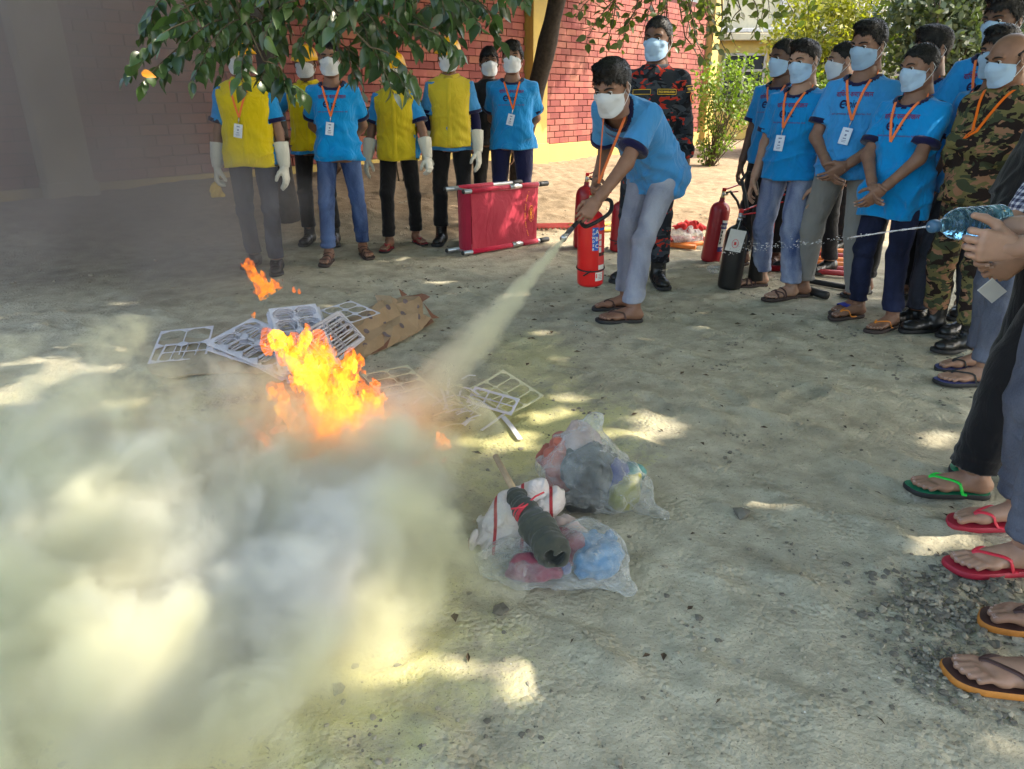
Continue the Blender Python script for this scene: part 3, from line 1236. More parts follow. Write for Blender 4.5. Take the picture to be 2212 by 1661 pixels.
    for i, sg in enumerate((1, -1)):
        z = unit(wr[i] - elb[i])
        x = thumb[i] - z * thumb[i].dot(z)
        x = unit(x)
        y = np.cross(z, x)          # palm direction of a left hand
        X = x
        if sg > 0:
            y = -y
        R = np.column_stack([X, y, z])
        Mx = mat4(R, wr[i], s * 1.0)
        handM.append(Mx)
        if not gloves and hands[i] is not None:
            hmd = hands[i] if isinstance(hands[i], MD) else HANDS[hands[i]]
            body.merge(hmd, Mx)
    bare = shoes[0] not in ('shoe', 'boot')
    footM = []
    for i, sg in enumerate((1, -1)):
        yaw = math.radians(feet[i][2])
        Mf = mat4(rotm(0, 0, yaw), (feet[i][0], feet[i][1], sole + (feet[i][3] if len(feet[i]) > 3 else 0)), s)
        Mf = Mf @ np.diag([sg, 1, 1, 1])
        footM.append(Mf)
        if bare:
            body.merge(FOOT, Mf)
    root = body.build('person', [M_SKIN[skin], M_EYE, M_IRIS, M_HAIR, M_NAIL], None, root_loc, (0, 0, rz))
    tag(root, label, 'person', group)
    PEOPLE.append(root)

    # ---- hair / helmet / mask
    if hair:
        h = link('hair', hair_mesh(hair, seed % 3), root)
        h.matrix_local = Matrix(Mh.tolist())
    if helmet:
        hm = MD()
        prof = [(0.128, .028), (.120, .034), (.112, .055), (.104, .085), (.085, .118), (.055, .138), (.02, .145), (.004, .146)]
        n = 28
        rows = []
        for r_, z_ in prof:
            t = np.arange(n) * 2 * math.pi / n
            brim = 1.0 + (.28 * np.maximum(0, np.sin(t)) ** 3 if z_ < .03 else 0)
            rows.append(np.stack([r_ * np.cos(t) * .92, r_ * np.sin(t) * 1.06 * brim - .012, np.full(n, z_) - (.02 * np.maximum(0, np.sin(t)) ** 3 if z_ < .03 else 0)], 1))
        hm.add(np.concatenate(rows), [(i * n + j, i * n + (j + 1) % n, (i + 1) * n + (j + 1) % n, (i + 1) * n + j) for i in range(len(prof) - 1) for j in range(n)], 0)
        for q in (-.03, 0, .03):
            pts = [(q, .118 * math.cos(t) - .012, .03 + .118 * math.sin(t)) for t in np.linspace(.35, 2.8, 14)]
            hm.tube(pts, .008, 6, 0)
        ho = hm.build('helmet', [M_HELMET], root)
        ho.matrix_local = Matrix(Mh.tolist())
    if mask:
        mo = link('face_mask', ME_MASKW if mask == 'w' else ME_MASKB, root)
        mo.matrix_local = Matrix(Mh.tolist())

    # ---- trousers
    lm = legs or M_JEANS_BLUE
    lo = np.minimum.reduce([*hip, *knee, *ank, P]) - .16
    hi = np.maximum.reduce([*hip, *knee, *ank, P]) + .16
    T = Field(lo, hi, vox * 1.05)
    T.put(*sp.box(), sp.sdf(-.002, -.12, .16, wide, belly * .4, 0, s), .02)
    boot = shoes[0] == 'boot'
    cuff_frac = .93 if not boot else .80
    for i in range(2):
        k2 = knee[i]
        T.cone(hip[i] + np.array([0, 0, .02]), k2, .088 * s * wide, (.064 + skirt) * s, k=.03)
        end = lerp(k2, ank[i], cuff_frac + .12)
        T.cone(k2, end, (.064 + skirt) * s, (.060 + skirt) * s if not boot else .066 * s, k=.02)
        if cuff:
            c0 = lerp(k2, ank[i], cuff_frac - .14)
            T.cone(c0, end, (.064 + skirt) * s, (.064 + skirt) * s, k=.004)
    kz = np.array([k[2] for k in knee]).mean()
    az = np.array([a_[2] for a_ in ank]).mean()
    def wr_fn(X):
        z = X[:, 2]
        low = np.exp(-((z - az - .04) / .11) ** 2)
        kn = np.exp(-((z - kz) / .12) ** 2)
        w = .006 * low * snoise(X * (.7, .7, 3), 6, seed + 3, 2) + .005 * kn * snoise(X * (.6, .6, 2.2), 6, seed + 7, 2)
        return wrink * (w + .0045 * snoise(X * (1, 1, .8), 5, seed + 1, 3))
    T.warp(wr_fn)
    for i in range(2):
        end = lerp(knee[i], ank[i], cuff_frac + .02)
        n_ = unit(ank[i] - knee[i])
    zc = min(lerp(knee[i], ank[i], cuff_frac + .02)[2] for i in range(2))
    if not feet[0][3:] and not feet[1][3:]:
        T.cut((0, 0, zc), (0, 0, -1))
    V, Q = T.mesh()
    md = MD()
    md.add(V, Q, 0)
    tr = md.build('trousers', [lm], root)

    # ---- upper clothes
    lo, hi = sp.box(.30)
    lo = np.minimum(lo, np.minimum.reduce([*elb, *wr, *shl]) - .1)
    hi = np.maximum(hi, np.maximum.reduce([*elb, *wr, *shl]) + .1)
    def garment(ext, tmin, tmax, sleeve, hem, rad, ease=.0, shoulder=True, sd=0, amp=1.0, neck=False):
        G = Field(lo, hi, vox)
        G.put(*sp.box(), sp.sdf(ext, tmin - .06, tmax, wide, belly, hem, s), .02)
        if shoulder:
            for i in range(2):
                G.cone(sp.c(np.array(.945)), shl[i], .042 * s + ext * .6, .048 * s + ext * .6, k=.05)
        ends = []
        for i in range(2):
            if sleeve <= 0:
                ends.append(None)
                continue
            if sleeve <= 1:
                e_ = lerp(shl[i], elb[i], sleeve)
                S = Field(lo, hi, vox)
                S.cone(shl[i], e_, rad * s, (rad + ease) * s, k=.02)
                ax = unit(elb[i] - shl[i])
                G2 = lambda X, a_=shl[i], e_=e_, ax=ax: np.maximum(
                    np.sqrt(np.maximum(((X - a_) ** 2).sum(-1) - ((X - a_) @ ax) ** 2, 0)) - (rad * s + ease * s * np.clip(((X - a_) @ ax) / np.linalg.norm(e_ - a_), 0, 1)),
                    np.maximum((X - e_) @ ax, -((X - a_) @ ax) - rad * s * .6))
                G.put(np.minimum(shl[i], e_) - rad * 1.4, np.maximum(shl[i], e_) + rad * 1.4, G2, .035)
                ends.append((e_, ax))
            else:
                G.cone(shl[i], elb[i], rad * s, (rad - .006) * s, k=.035)
                w_ = lerp(elb[i], wr[i], sleeve - 1)
                G.cone(elb[i], w_, (rad - .004) * s, (rad - .016) * s, k=.025)
                ends.append((w_, unit(wr[i] - elb[i])))
        def wfn(X):
            t = ((X - sp.P) @ sp.ch) / sp.L ** 2
            d1 = np.sin((X[:, 2] * 46 + np.abs(X[:, 0]) * 34 + 2.5 * snoise(X, 3, seed + sd, 1)))
            lowm = np.interp(t, [-.3, 0, .3, .6], [1, .9, .7, .2])
            vert = np.sin(np.arctan2(X[:, 1] - sp.c(t)[:, 1], X[:, 0] - sp.c(t)[:, 0]) * 9 + seed)
            fold = np.maximum(0, np.sin(X @ np.array([18., 4, 30 if seed % 2 else 22]) + 4 * snoise(X, 2.2, seed + sd + 9, 1))) ** 4
            return 1.35 * amp * wrink * (.0035 * d1 * lowm + .0045 * vert * np.interp(t, [-.3, 0, .25], [1, .6, 0]) + .006 * snoise(X, 4.5, seed + sd, 2) * (.45 + .55 * lowm) - .009 * fold * lowm)
        G.warp(wfn)
        lowc = sp.c(np.array(tmin))
        X0 = np.minimum(lowc - .4, G.lo)
        def clip(X):
            t = ((X - sp.P) @ sp.ch) / sp.L ** 2
            inside = np.linalg.norm(X - sp.c(t), axis=-1) < .30 * s
            return np.where((t < .3) & inside, (tmin - t) * sp.L + .006 * np.sin(X[..., 0] * 21 + seed), -.2)
        G.put(lowc - .32, lowc + .32, clip, 0, 'i')
        if neck:
            r_, f_, u_ = sp.frame(np.array(1.0))
            cN = sp.c(np.array(1.0))
            G.ell(cN + f_ * .036 * s + u_ * .008, np.array([.080, .084, .070]) * s, np.column_stack([r_, f_, u_]), k=.008, op='s')
        V, Q = G.mesh()
        return V, Q, ends
    mats_done = {}
    shirt = None
    if top == 'tee' or top == 'vest':
        ext = .016
        V, Q, ends = garment(ext, hem_t, 1.0, .72, hem, .060, .016, neck=True)
        r_, f_, u_ = sp.frame(np.array(1.0))
        kn_ = np.linalg.norm(((V[Q].mean(1) - (sp.c(np.array(1.0)) + f_ * .036 * s + u_ * .008)) @ np.column_stack([r_, f_, u_])) / (np.array([.080, .084, .070]) * s), axis=1)
        md = MD()
        md.add(V, Q[kn_ > 1.05], 0)
        shirt = md.build('tshirt', [M_TEE], root)
        for i in range(2):
            e_, ax = ends[i]
            md = MD()
            n_ = 18
            rw = (.060 + .016) * s
            md.tube([e_ - ax * .024, e_ - ax * .022, e_ + ax * .004, e_ + ax * .007, e_ + ax * .004], [rw * 1.0, rw * 1.085, rw * 1.085, rw * 1.02, rw * .86], n_, 0, False)
            v_ = md.v[0]
            md.v[0] = v_ + unit_rows(v_ - e_) * (.003 * snoise(v_, 9, seed + i, 2))[:, None]
            md.build('sleeve_cuff', [M_NAVY], shirt)
        md = MD()
        md.add(V, Q[(kn_ > 1.05) & (kn_ < 1.34)], 0)
        # the rib lies a touch proud of the jersey
        vn = np.zeros_like(V)
        fn_ = np.cross(V[Q[:, 2]] - V[Q[:, 0]], V[Q[:, 3]] - V[Q[:, 1]])
        for q in range(4):
            np.add.at(vn, Q[:, q], fn_)
        md.v[0] = V + unit_rows(vn) * .0025
        md.build('collar', [M_NAVY], shirt)
        SV, SQ = V, Q
    elif top in ('camo_fire', 'camo_green', 'black', 'plaid', 'plain_tee', 'dark_tee'):
        mm = {'camo_fire': M_CAMO_FIRE, 'camo_green': M_CAMO_GREEN, 'black': M_BLACK_CLOTH, 'plaid': M_PLAID, 'plain_tee': M_TEE, 'dark_tee': M_BLACK_CLOTH}[top]
        V, Q, ends = garment(.016, hem_t, 1.04, {'plaid': 1.5, 'dark_tee': .75, 'plain_tee': .72}.get(top, 1.92), .020, .064, 0)
        md = MD()
        md.add(V, Q, 0)
        SV, SQ = V, Q
        if top.startswith('camo'):
            r_, f_, u_ = sp.frame(np.array(1.0))
            for sg in (-1, 1):     # collar flaps
                c = sp.c(np.array(1.0))
                pts = [c + r_ * sg * .088 * s - f_ * .03 + u_ * .03, c + r_ * sg * .07 * s + f_ * .05 + u_ * .02, c + r_ * sg * .018 * s + f_ * .085 - u_ * .012,
                       c + r_ * sg * .105 * s - f_ * .03 - u_ * .012, c + r_ * sg * .10 * s + f_ * .055 - u_ * .025, c + r_ * sg * .05 * s + f_ * .105 - u_ * .055]
                md.sheet(pts, 2, 3, 0)
        shirt = md.build('uniform_shirt' if top.startswith('camo') else 'shirt', [mm], root)
    if top == 'vest':
        V, Q, ends = garment(.036, vest_t, 1.0, 0, .020, .08, 0, True, 20, .8)
        # arm holes: keep the torso side of a plane just outside each shoulder
        fc = V[Q].mean(1)
        md = MD()
        keep = np.ones(len(Q), bool)
        for i, sg in enumerate((1, -1)):
            keep &= ((fc - shl[i]) @ (rr * sg)) < .028 * s
        md.add(V, Q[keep], 0)
        SV, SQ = V, Q
        bv = BVHTree.FromPolygons([tuple(v) for v in SV], [tuple(int(i) for i in f) for f in SQ])
        strip = []
        for t in np.linspace(-.14, .96, 26):
            c = sp.c(np.array(t))
            r_, f_, u_ = sp.frame(np.array(t))
            row = []
            for x in (-.021, -.018, .018, .021):
                o = c + r_ * x + f_ * .4
                h = bv.ray_cast(Vector(o), Vector(-f_))
                p = np.array(h[0]) if h[0] is not None else c + f_ * .12 + r_ * x
                row.append(p + f_ * (.005 if abs(x) < .02 else -.002))
            strip += row
        md.sheet(strip, 26, 4, 0)
        r_, f_, u_ = sp.frame(np.array(1.0))
        c = sp.c(np.array(1.0))
        for sg in (-1, 1):
            pts = []
            for w_, dz, o in ((0, .038, 0), (.5, .018, .018), (1, -.028, .020)):
                pts += [c - f_ * (.085 + o) + u_ * (dz + .012) + r_ * sg * .0, c + r_ * sg * (.078 + o) * s - f_ * .03 + u_ * (dz + .01), c + r_ * sg * (.070 + o) * s + f_ * .045 + u_ * dz,
                        c + r_ * sg * (.012 + o * 1.8) * s + f_ * (.085 + o * .9) + u_ * (dz - .022)]
            md.sheet(pts, 3, 4, 0)
        vest = md.build('safety_vest', [M_VEST], root)
    if undersleeve:
        for i in range(2):
            w_ = lerp(elb[i], wr[i], .97)
            md = MD()
            pts = [lerp(shl[i], elb[i], .5), lerp(shl[i], elb[i], .85), elb[i], lerp(elb[i], wr[i], .3), lerp(elb[i], wr[i], .7), w_]
            md.tube(pts, [.050 * s, .049 * s, .047 * s, .045 * s, .038 * s, .034 * s], 14, 0, False)
            md.build('undersleeve', [undersleeve], root)
    # ---- gloves
    if gloves:
        for i, sg in enumerate((1, -1)):
            md = MD()
            md.merge(HANDS['glove' if i == seed % 2 else 'glove_half'], handM[i])
            a_ = lerp(elb[i], wr[i], .30)
            L_ = wr[i] - a_
            pts = [a_ + L_ * q for q in (0, .02, .3, .6, .85, 1.02)]
            md.tube(pts, [.060 * s, .0615 * s, .058 * s, .052 * s, .044 * s, .036 * s], 20, 0, False)
            md.tube([a_ - L_ * .004, a_ + L_ * .012], [.061 * s, .0625 * s], 20, 0, False)
            V_ = md.verts()
            k_ = snoise(V_, 14, seed + i, 2) * .0028
            c_ = 0
            for q in range(len(md.v)):
                md.v[q] = md.v[q] + unit_rows(md.v[q] - lerp(a_, wr[i], .5))[:] * k_[c_:c_ + len(md.v[q]), None]
                c_ += len(md.v[q])
            md.build('glove', [M_GLOVE], root)
    # ---- print, lanyard, id card on the front
    bv = BVHTree.FromPolygons([tuple(v) for v in SV], [tuple(int(i) for i in f) for f in SQ])
    def on_front(x, t, lift):
        c = sp.c(np.array(t))
        r_, f_, u_ = sp.frame(np.array(t))
        o = c + r_ * x + f_ * .45
        h = bv.ray_cast(Vector(o), Vector(-f_), .9)
        p = np.array(h[0]) if h[0] is not None else c + f_ * .12 + r_ * x
        return p + f_ * lift
    if top == 'tee' and prints:
        md = MD()
        for V2, T2, m_ in PRINT:
            W = [on_front(-x * s, .665 + y * s / sp.L, .0035) for x, y, _ in V2]
            md.add(np.array(W), T2[:, ::-1], m_, False)
        po = md.build('shirt_print', [M_PRINT_RED, M_PRINT_NAVY], shirt)
    if lanyard:
        md = MD()
        jx = .018 * (1 if seed % 2 else -1)
        tb = .50
        if lany_free:
            nk = sp.c(np.array(1.0)) + sp.frame(np.array(1.0))[1] * .05
            end = np.array([jx, nk[1] + .055, nk[2] - .36])
        strips = []
        for sg in (-1, 1):
            pts = []
            r_, f_, u_ = sp.frame(np.array(1.0))
            c = sp.c(np.array(1.0))
            pts.append(c - f_ * .075 * s + u_ * .045)
            pts.append(c + r_ * sg * .066 * s - f_ * .03 + u_ * .042)
            pts.append(c + r_ * sg * .074 * s + f_ * .012 + u_ * .022)
            if lany_free:
                for q in np.linspace(.1, 1, 8):
                    pts.append(lerp(c + r_ * sg * .074 * s + f_ * .03 + u_ * .015, end, q))
            else:
                for q in np.linspace(0.0, 1, 14):
                    pts.append(on_front(sg * .074 * s + (jx - sg * .074 * s) * q, .985 + (tb - .985) * q, .006))
            pts = np.array(pts)
            wv = np.zeros_like(pts)
            tang = unit_rows(np.gradient(pts, axis=0))
            for q in range(len(pts)):
                nrm = f_ if q > 2 else unit(pts[q] - sp.c(np.array(1.0)) - u_ * (pts[q] - sp.c(np.array(1.0))).dot(u_))
                wv[q] = unit(np.cross(tang[q], nrm)) * .0075
            V2 = np.stack([pts - wv, pts + wv], 1).reshape(-1, 3)
            md.sheet(V2, len(pts), 2, 0)
        md.build('lanyard', [M_ORANGE], root)
        if card:
            cm = MD()
            if lany_free:
                top_p, dn, f_, r_ = end, np.array([0, 0, -1.]), np.array([0, 1., 0]), np.array([1., 0, 0])
            else:
                top_p = on_front(jx, tb, .006)
                low_p = on_front(jx, tb - .30, .008)
                dn = unit(low_p - top_p)
                _, f_, _u = sp.frame(np.array(.4))
                tilt = .25 * math.sin(seed * 2.3)
                r_ = unit(np.cross(dn, f_))
                dn = unit(dn + r_ * tilt)
                f_ = unit(np.cross(r_, dn)) * (1 if np.cross(r_, dn).dot(f_) > 0 else -1)
                r_ = unit(np.cross(dn, f_))
            cm.tube([top_p, top_p + dn * .02 + f_ * .004, top_p + dn * .045 + f_ * .004], [.003, .0045, .002], 6, 2)
            R = np.column_stack([r_, f_, -dn])
            cc = top_p + dn * .095 + f_ * .008
            cm.box(cc, (.062, .003, .098), R, 0, .001)
            for z_, w_, h_ in ((.030, .022, .008), (.006, .012, .012), (-.014, .020, .006), (-.026, .030, .003), (-.034, .026, .003)):
                cm.box(cc + dn * -z_ + f_ * .0018, (w_, .001, h_), R, 1)
            cm.build('id_card', [M_CARD, M_INK, M_METAL], root)
    # ---- footwear
    if shoes[0]:
        names = {'flip': 'flip_flop', 'slide': 'slide_sandal', 'sandal': 'sandal', 'cross': 'sandal', 'shoe': 'shoe', 'boot': 'boot'}
        ms = list(shoes[1:]) or [M_SOLE_BROWN, M_SOLE_BROWN, M_SANDAL_BROWN]
        for i in range(2):
            md = MD()
            Mx = footM[i].copy()
            if sole:
                Mx = Mx @ mat4(None, (0, 0, -SOLE_H / s))
            md.merge(SHOES[shoes[0]], Mx)
            md.build(names[shoes[0]], ms, root)
    return dict(root=root, hand=handM, wr=wr, elb=elb, sp=sp, s=s, front=on_front, head=Mh, shl=shl, foot=footM)
# ------------------------------------------------------------------ ground
def smooth01(x):
    x = np.clip(x, 0, 1)
    return x * x * (3 - 2 * x)

WALL_A, WALL_D = np.array([0.41, 15.7]), np.array([.616, .788])      # boundary wall: a point and its direction
WALL_N = np.array([.788, -.616])                                     # its side towards the yard

_fr = np.random.default_rng(77)
FOOTPRINTS = [(float(a_), float(b_), float(c_)) for a_, b_, c_ in zip(_fr.uniform(-1.0, 2.0, 46), _fr.uniform(1.2, 5.4, 46), _fr.uniform(0, 6.28, 46))]

def ground_z(x, y):
    x, y = np.asarray(x, float), np.asarray(y, float)
    dist = (x - WALL_A[0]) * WALL_N[0] + (y - WALL_A[1]) * WALL_N[1]
    along = (x - WALL_A[0]) * WALL_D[0] + (y - WALL_A[1]) * WALL_D[1]
    bank = .26 * smooth01(1 - (dist - .3) / 2.6) * smooth01(-(along - .5) / 4)
    heap = .20 * np.exp(-(((x + 1.9) / 1.3) ** 2 + ((y - 8.6) / .8) ** 2)) + .16 * np.exp(-(((x - .55) / .9) ** 2 + ((y - 9.6) / .9) ** 2))
    P = np.stack([x, y, np.zeros_like(x)], -1)
    far = smooth01((y - 7.2) / 2)
    roll = .03 * snoise(P, .35, 5, 2) * far + .035 * np.abs(snoise(P, 1.1, 6, 3)) * far
    fine = -.005 + .0045 * snoise(P, 1.7, 8, 3) + .0022 * snoise(P, 9, 9, 3)
    lump = np.maximum(0, snoise(P, 5, 21, 2) - .35) * .022
    for fx, fy, fa in FOOTPRINTS:
        u_ = (x - fx) * math.cos(fa) + (y - fy) * math.sin(fa)
        v_ = -(x - fx) * math.sin(fa) + (y - fy) * math.cos(fa)
        q_ = (u_ / .13) ** 2 + (v_ / .055) ** 2
        lump = lump - .011 * np.exp(-q_ ** 2) + .007 * np.exp(-((q_ - 1.7) / .6) ** 2)
    return bank + heap + roll + fine + np.where(y > 1.0, lump, lump)

def warp_vec(nt, vec, scale, amount):
    n = nt.nodes.new('ShaderNodeTexNoise')
    n.inputs['Scale'].default_value = scale
    nt.links.new(vec, n.inputs['Vector'])
    k = nt.nodes.new('ShaderNodeVectorMath')
    k.operation = 'MULTIPLY_ADD'
    nt.links.new(n.outputs['Color'], k.inputs[0])
    k.inputs[1].default_value = (amount,) * 3
    nt.links.new(vec, k.inputs[2])
    return k.outputs[0]

def ground_mat():
    m, nt, bs, out = new_mat('sandy_soil')
    vec = coords(nt, 'Object')
    big = noise(nt, vec, .9, 4, .6)
    mid = noise(nt, vec, 7, 5, .62)
    fin = noise(nt, vec, 70, 4, .65)
    grey = ramp(nt, mid, [(.30, srgb(150, 144, 124)), (.52, srgb(176, 169, 147)), (.75, srgb(194, 187, 164))]).outputs[0]
    sand = ramp(nt, mid, [(.30, srgb(118, 102, 82)), (.55, srgb(142, 124, 101)), (.75, srgb(156, 139, 115))]).outputs[0]
    sep = nt.nodes.new('ShaderNodeSeparateXYZ')
    nt.links.new(vec, sep.inputs[0])
    far = math_n(nt, 'ADD', math_n(nt, 'MULTIPLY', math_n(nt, 'SUBTRACT', sep.outputs[1], 6.6), .7), math_n(nt, 'MULTIPLY', math_n(nt, 'SUBTRACT', big, .5), 1.6))
    farc = nt.nodes.new('ShaderNodeClamp')
    nt.links.new(far, farc.inputs[0])
    col = mix(nt, farc.outputs[0], grey, sand)
    # damp darker blotches
    damp = ramp(nt, noise(nt, vec, 1.7, 5, .68), [(.50, (0, 0, 0)), (.68, (1, 1, 1))]).outputs[0]
    col = mix(nt, math_n(nt, 'MULTIPLY', damp, .45), col, srgb(112, 104, 88))
    # pale yellow extinguisher powder that has settled round the fire
    for c, r, a in (((-.65, 2.70, 0), (1.3, .75, 1), .8), ((-.7, 1.45, 0), (.85, .70, 1), .9), ((.12, 2.85, 0), (.60, .55, 1), .75), ((.10, 3.7, 0), (.35, .7, 1), .5), ((-1.8, 2.6, 0), (1.4, 1.0, 1), .5)):
        mp = nt.nodes.new('ShaderNodeMapping')
        mp.vector_type = 'TEXTURE'
        mp.inputs['Location'].default_value = c
        mp.inputs['Scale'].default_value = r
        nt.links.new(vec, mp.inputs[0])
        g = nt.nodes.new('ShaderNodeTexGradient')
        g.gradient_type = 'SPHERICAL'
        nt.links.new(mp.outputs[0], g.inputs[0])
        f = math_n(nt, 'ADD', math_n(nt, 'MULTIPLY', g.outputs[1], 1.5), math_n(nt, 'MULTIPLY', math_n(nt, 'SUBTRACT', mid, .55), 2.4))
        f = math_n(nt, 'ADD', f, math_n(nt, 'MULTIPLY', math_n(nt, 'SUBTRACT', fin, .5), 1.0))
        cl = nt.nodes.new('ShaderNodeClamp')
        nt.links.new(f, cl.inputs[0])
        inside = math_n(nt, 'GREATER_THAN', g.outputs[1], 0.0)
        col = mix(nt, math_n(nt, 'MULTIPLY', math_n(nt, 'MULTIPLY', cl.outputs[0], inside), a), col, srgb(192, 186, 128))
    # grit: small dark bits and pale chips
    sp_ = ramp(nt, noise(nt, vec, 160, 2, .5), [(.30, (1, 1, 1)), (.37, (0, 0, 0))]).outputs[0]
    col = mix(nt, math_n(nt, 'MULTIPLY', sp_, .55), col, srgb(64, 60, 54))
    wt = ramp(nt, noise(nt, vec, 45, 2, .4), [(.76, (0, 0, 0)), (.80, (1, 1, 1))]).outputs[0]
    col = mix(nt, math_n(nt, 'MULTIPLY', wt, .7), col, srgb(196, 192, 182))
    nt.links.new(col, bs.inputs['Base Color'])
    bs.inputs['Roughness'].default_value = .95
    bs.inputs['Specular IOR Level'].default_value = .15
    h = math_n(nt, 'ADD', math_n(nt, 'MULTIPLY', mid, .6), math_n(nt, 'MULTIPLY', fin, .35))
    vo = nt.nodes.new('ShaderNodeTexVoronoi')
    vo.inputs['Scale'].default_value = 55
    nt.links.new(warp_vec(nt, vec, 30, .012), vo.inputs['Vector'])
    crumb = math_n(nt, 'MULTIPLY', math_n(nt, 'SUBTRACT', .55, vo.outputs['Distance']), ramp(nt, noise(nt, vec, 6, 4, .6), [(.45, (0, 0, 0)), (.62, (1, 1, 1))]).outputs[0])
    h = math_n(nt, 'ADD', h, math_n(nt, 'MULTIPLY', crumb, .45))
    h = math_n(nt, 'ADD', h, math_n(nt, 'MULTIPLY', noise(nt, vec, 24, 4, .65), .35))
    bump(nt, bs, h, .8, .022)
    return m
M_SOIL = ground_mat()

xs = np.concatenate([np.linspace(-70, -9, 16)[:-1], np.linspace(-9, -3, 60)[:-1], np.linspace(-3, 3.2, 260)[:-1], np.linspace(3.2, 9, 60)[:-1], np.linspace(9, 70, 16)])
ys = np.concatenate([np.linspace(-40, -1, 14)[:-1], np.linspace(-1, .9, 20)[:-1], np.linspace(.9, 5, 230)[:-1], np.linspace(5, 10, 130)[:-1], np.linspace(10, 24, 110)[:-1], np.linspace(24, 130, 22)])
GX, GY = np.meshgrid(xs, ys, indexing='ij')
gmd = MD()
gmd.sheet(np.stack([GX, GY, ground_z(GX, GY)], -1).reshape(-1, 3), len(xs), len(ys), 0)
ground = gmd.build('ground', [M_SOIL])
tag(ground, 'grey sandy yard soil dusted with yellow powder', kind='structure')

# ---- loose clods, twigs and chips lying on the soil
M_CLOD = plain('dry_mud_clod', srgb(154, 146, 127), .95, .25, 25, .8)
M_CLODD = plain('damp_mud_clod', srgb(110, 104, 92), .95, .3, 25, .8)
M_CHIP = plain('pale_chip', srgb(206, 202, 190), .8, .1)
M_DEBRIS = plain('dark_leaf_bits', srgb(78, 62, 44), .9, .5, 3)

def rock_vf(r, seed):
    rr_ = np.random.default_rng(seed)
    bm = bmesh.new()
    bmesh.ops.create_icosphere(bm, subdivisions=1, radius=1)
    V = np.array([v.co[:] for v in bm.verts])
    F = np.array([[v.index for v in f.verts] for f in bm.faces])
    bm.free()
    V = V * (0.65 + .6 * rr_.random((len(V), 1))) * np.array([1, .75 + .4 * rr_.random(), .45 + .25 * rr_.random()]) * r
    return V, F
ROCKS = [rock_vf(1, i) for i in range(6)]
def scatter(md, n, xr, yr, sr, mat, dens=None, flat=False):
    r = RNG
    k = 0
    while k < n:
        x, y = r.uniform(*xr), r.uniform(*yr)
        if dens is not None and r.random() > dens(x, y):
            k += .2
            continue
        k += 1
        V, F = ROCKS[r.integers(6)]
        s = sr[0] * (sr[1] / sr[0]) ** (r.random() ** 2.2)
        md.add(V @ rotm(r.normal() * .4, r.normal() * .4, r.random() * 6.28).T * s * (1, 1, .75) + (x, y, float(ground_z(x, y)) + s * .12), F, mat, False)
cl = MD()
scatter(cl, 900, (-1.6, 2.4), (1.0, 5.6), (.003, .014), 0)
scatter(cl, 900, (-1.2, 2.4), (1.0, 5.6), (.002, .012), 1)
for _ in range(46):          # kicked-up crumbs in little drifts
    cx, cy, a = RNG.uniform(-1.2, 2.3), RNG.uniform(1.1, 5.6), RNG.uniform(0, 6.28)
    for _k in range(int(RNG.uniform(8, 26))):
        t_, w_ = RNG.normal() * .07, RNG.normal() * .02
        x, y = cx + math.cos(a) * t_ - math.sin(a) * w_, cy + math.sin(a) * t_ + math.cos(a) * w_
        V, F = ROCKS[RNG.integers(6)]
        s = .003 * (4.5 ** (RNG.random() ** 1.6))
        cl.add(V @ rotm(0, 0, RNG.random() * 6.28).T * s * (1, 1, .8) + (x, y, float(ground_z(x, y)) + s * .15), F, int(RNG.random() < .6), False)
scatter(cl, 160, (-1.6, 2.4), (1.0, 5.5), (.002, .006), 2)
scatter(cl, 500, (-4, 4), (5, 9), (.006, .03), 0)
for _ in range(260):          # thin dark leaf bits and stalks
    x, y = RNG.uniform(-1.5, 2.3), RNG.uniform(1.0, 5.8)
    a, l = RNG.uniform(0, 6.28), RNG.uniform(.005, .018) * (.5 + .28 * y)
    d = np.array([math.cos(a), math.sin(a), 0]) * l
    z = float(ground_z(x, y)) + .004
    p = np.array([x, y, z])
    w = np.array([-d[1], d[0], 0]) / l * RNG.uniform(.001, .003)
    cl.add(np.array([p - d, p - w + (0, 0, .003), p + d, p + w + (0, 0, .004)]), [(0, 1, 2, 3)], 3, False)
for _ in range(150):          # dry fallen leaves
    x, y = RNG.uniform(-1.5, 2.4), RNG.uniform(1.0, 7.0)
    a, l = RNG.uniform(0, 6.28), RNG.uniform(.008, .024)
    d = np.array([math.cos(a), math.sin(a), 0]) * l
    w = np.array([-d[1], d[0], 0]) * RNG.uniform(.35, .6)
    p = np.array([x, y, float(ground_z(x, y)) + .004])
    cl.add(np.array([p - d, p - d * .2 + w + (0, 0, l * .35), p + d + (0, 0, l * .2), p - d * .2 - w + (0, 0, l * .3), p]), [(0, 4, 1), (4, 2, 1), (0, 3, 4), (4, 3, 2)], 3, False)
tag(cl.build('gravel', [M_CLOD, M_CLODD, M_CHIP, M_DEBRIS]), 'small clods, chips and leaf bits scattered over the soil', kind='stuff')
cl = MD()
for c, rad, n, sr in (((1.18, 1.62), (.28, .24), 900, (.002, .017)), ((1.08, 1.40), (.20, .20), 800, (.002, .014)), ((1.35, 1.75), (.25, .2), 380, (.002, .019))):
    for _ in range(n):
        a, q = RNG.uniform(0, 6.28), abs(RNG.normal()) * .55
        x, y = c[0] + math.cos(a) * rad[0] * q, c[1] + math.sin(a) * rad[1] * q
        V, F = ROCKS[RNG.integers(6)]
        s = sr[0] * (sr[1] / sr[0]) ** (RNG.random() ** 1.8)
        cl.add(V @ rotm(RNG.normal() * .5, RNG.normal() * .5, RNG.random() * 6.28).T * s * (1, 1, .7) + (x, y, float(ground_z(x, y)) + s * .02 + .010 * max(0, 1 - q)), F, int(RNG.random() < .55), False)
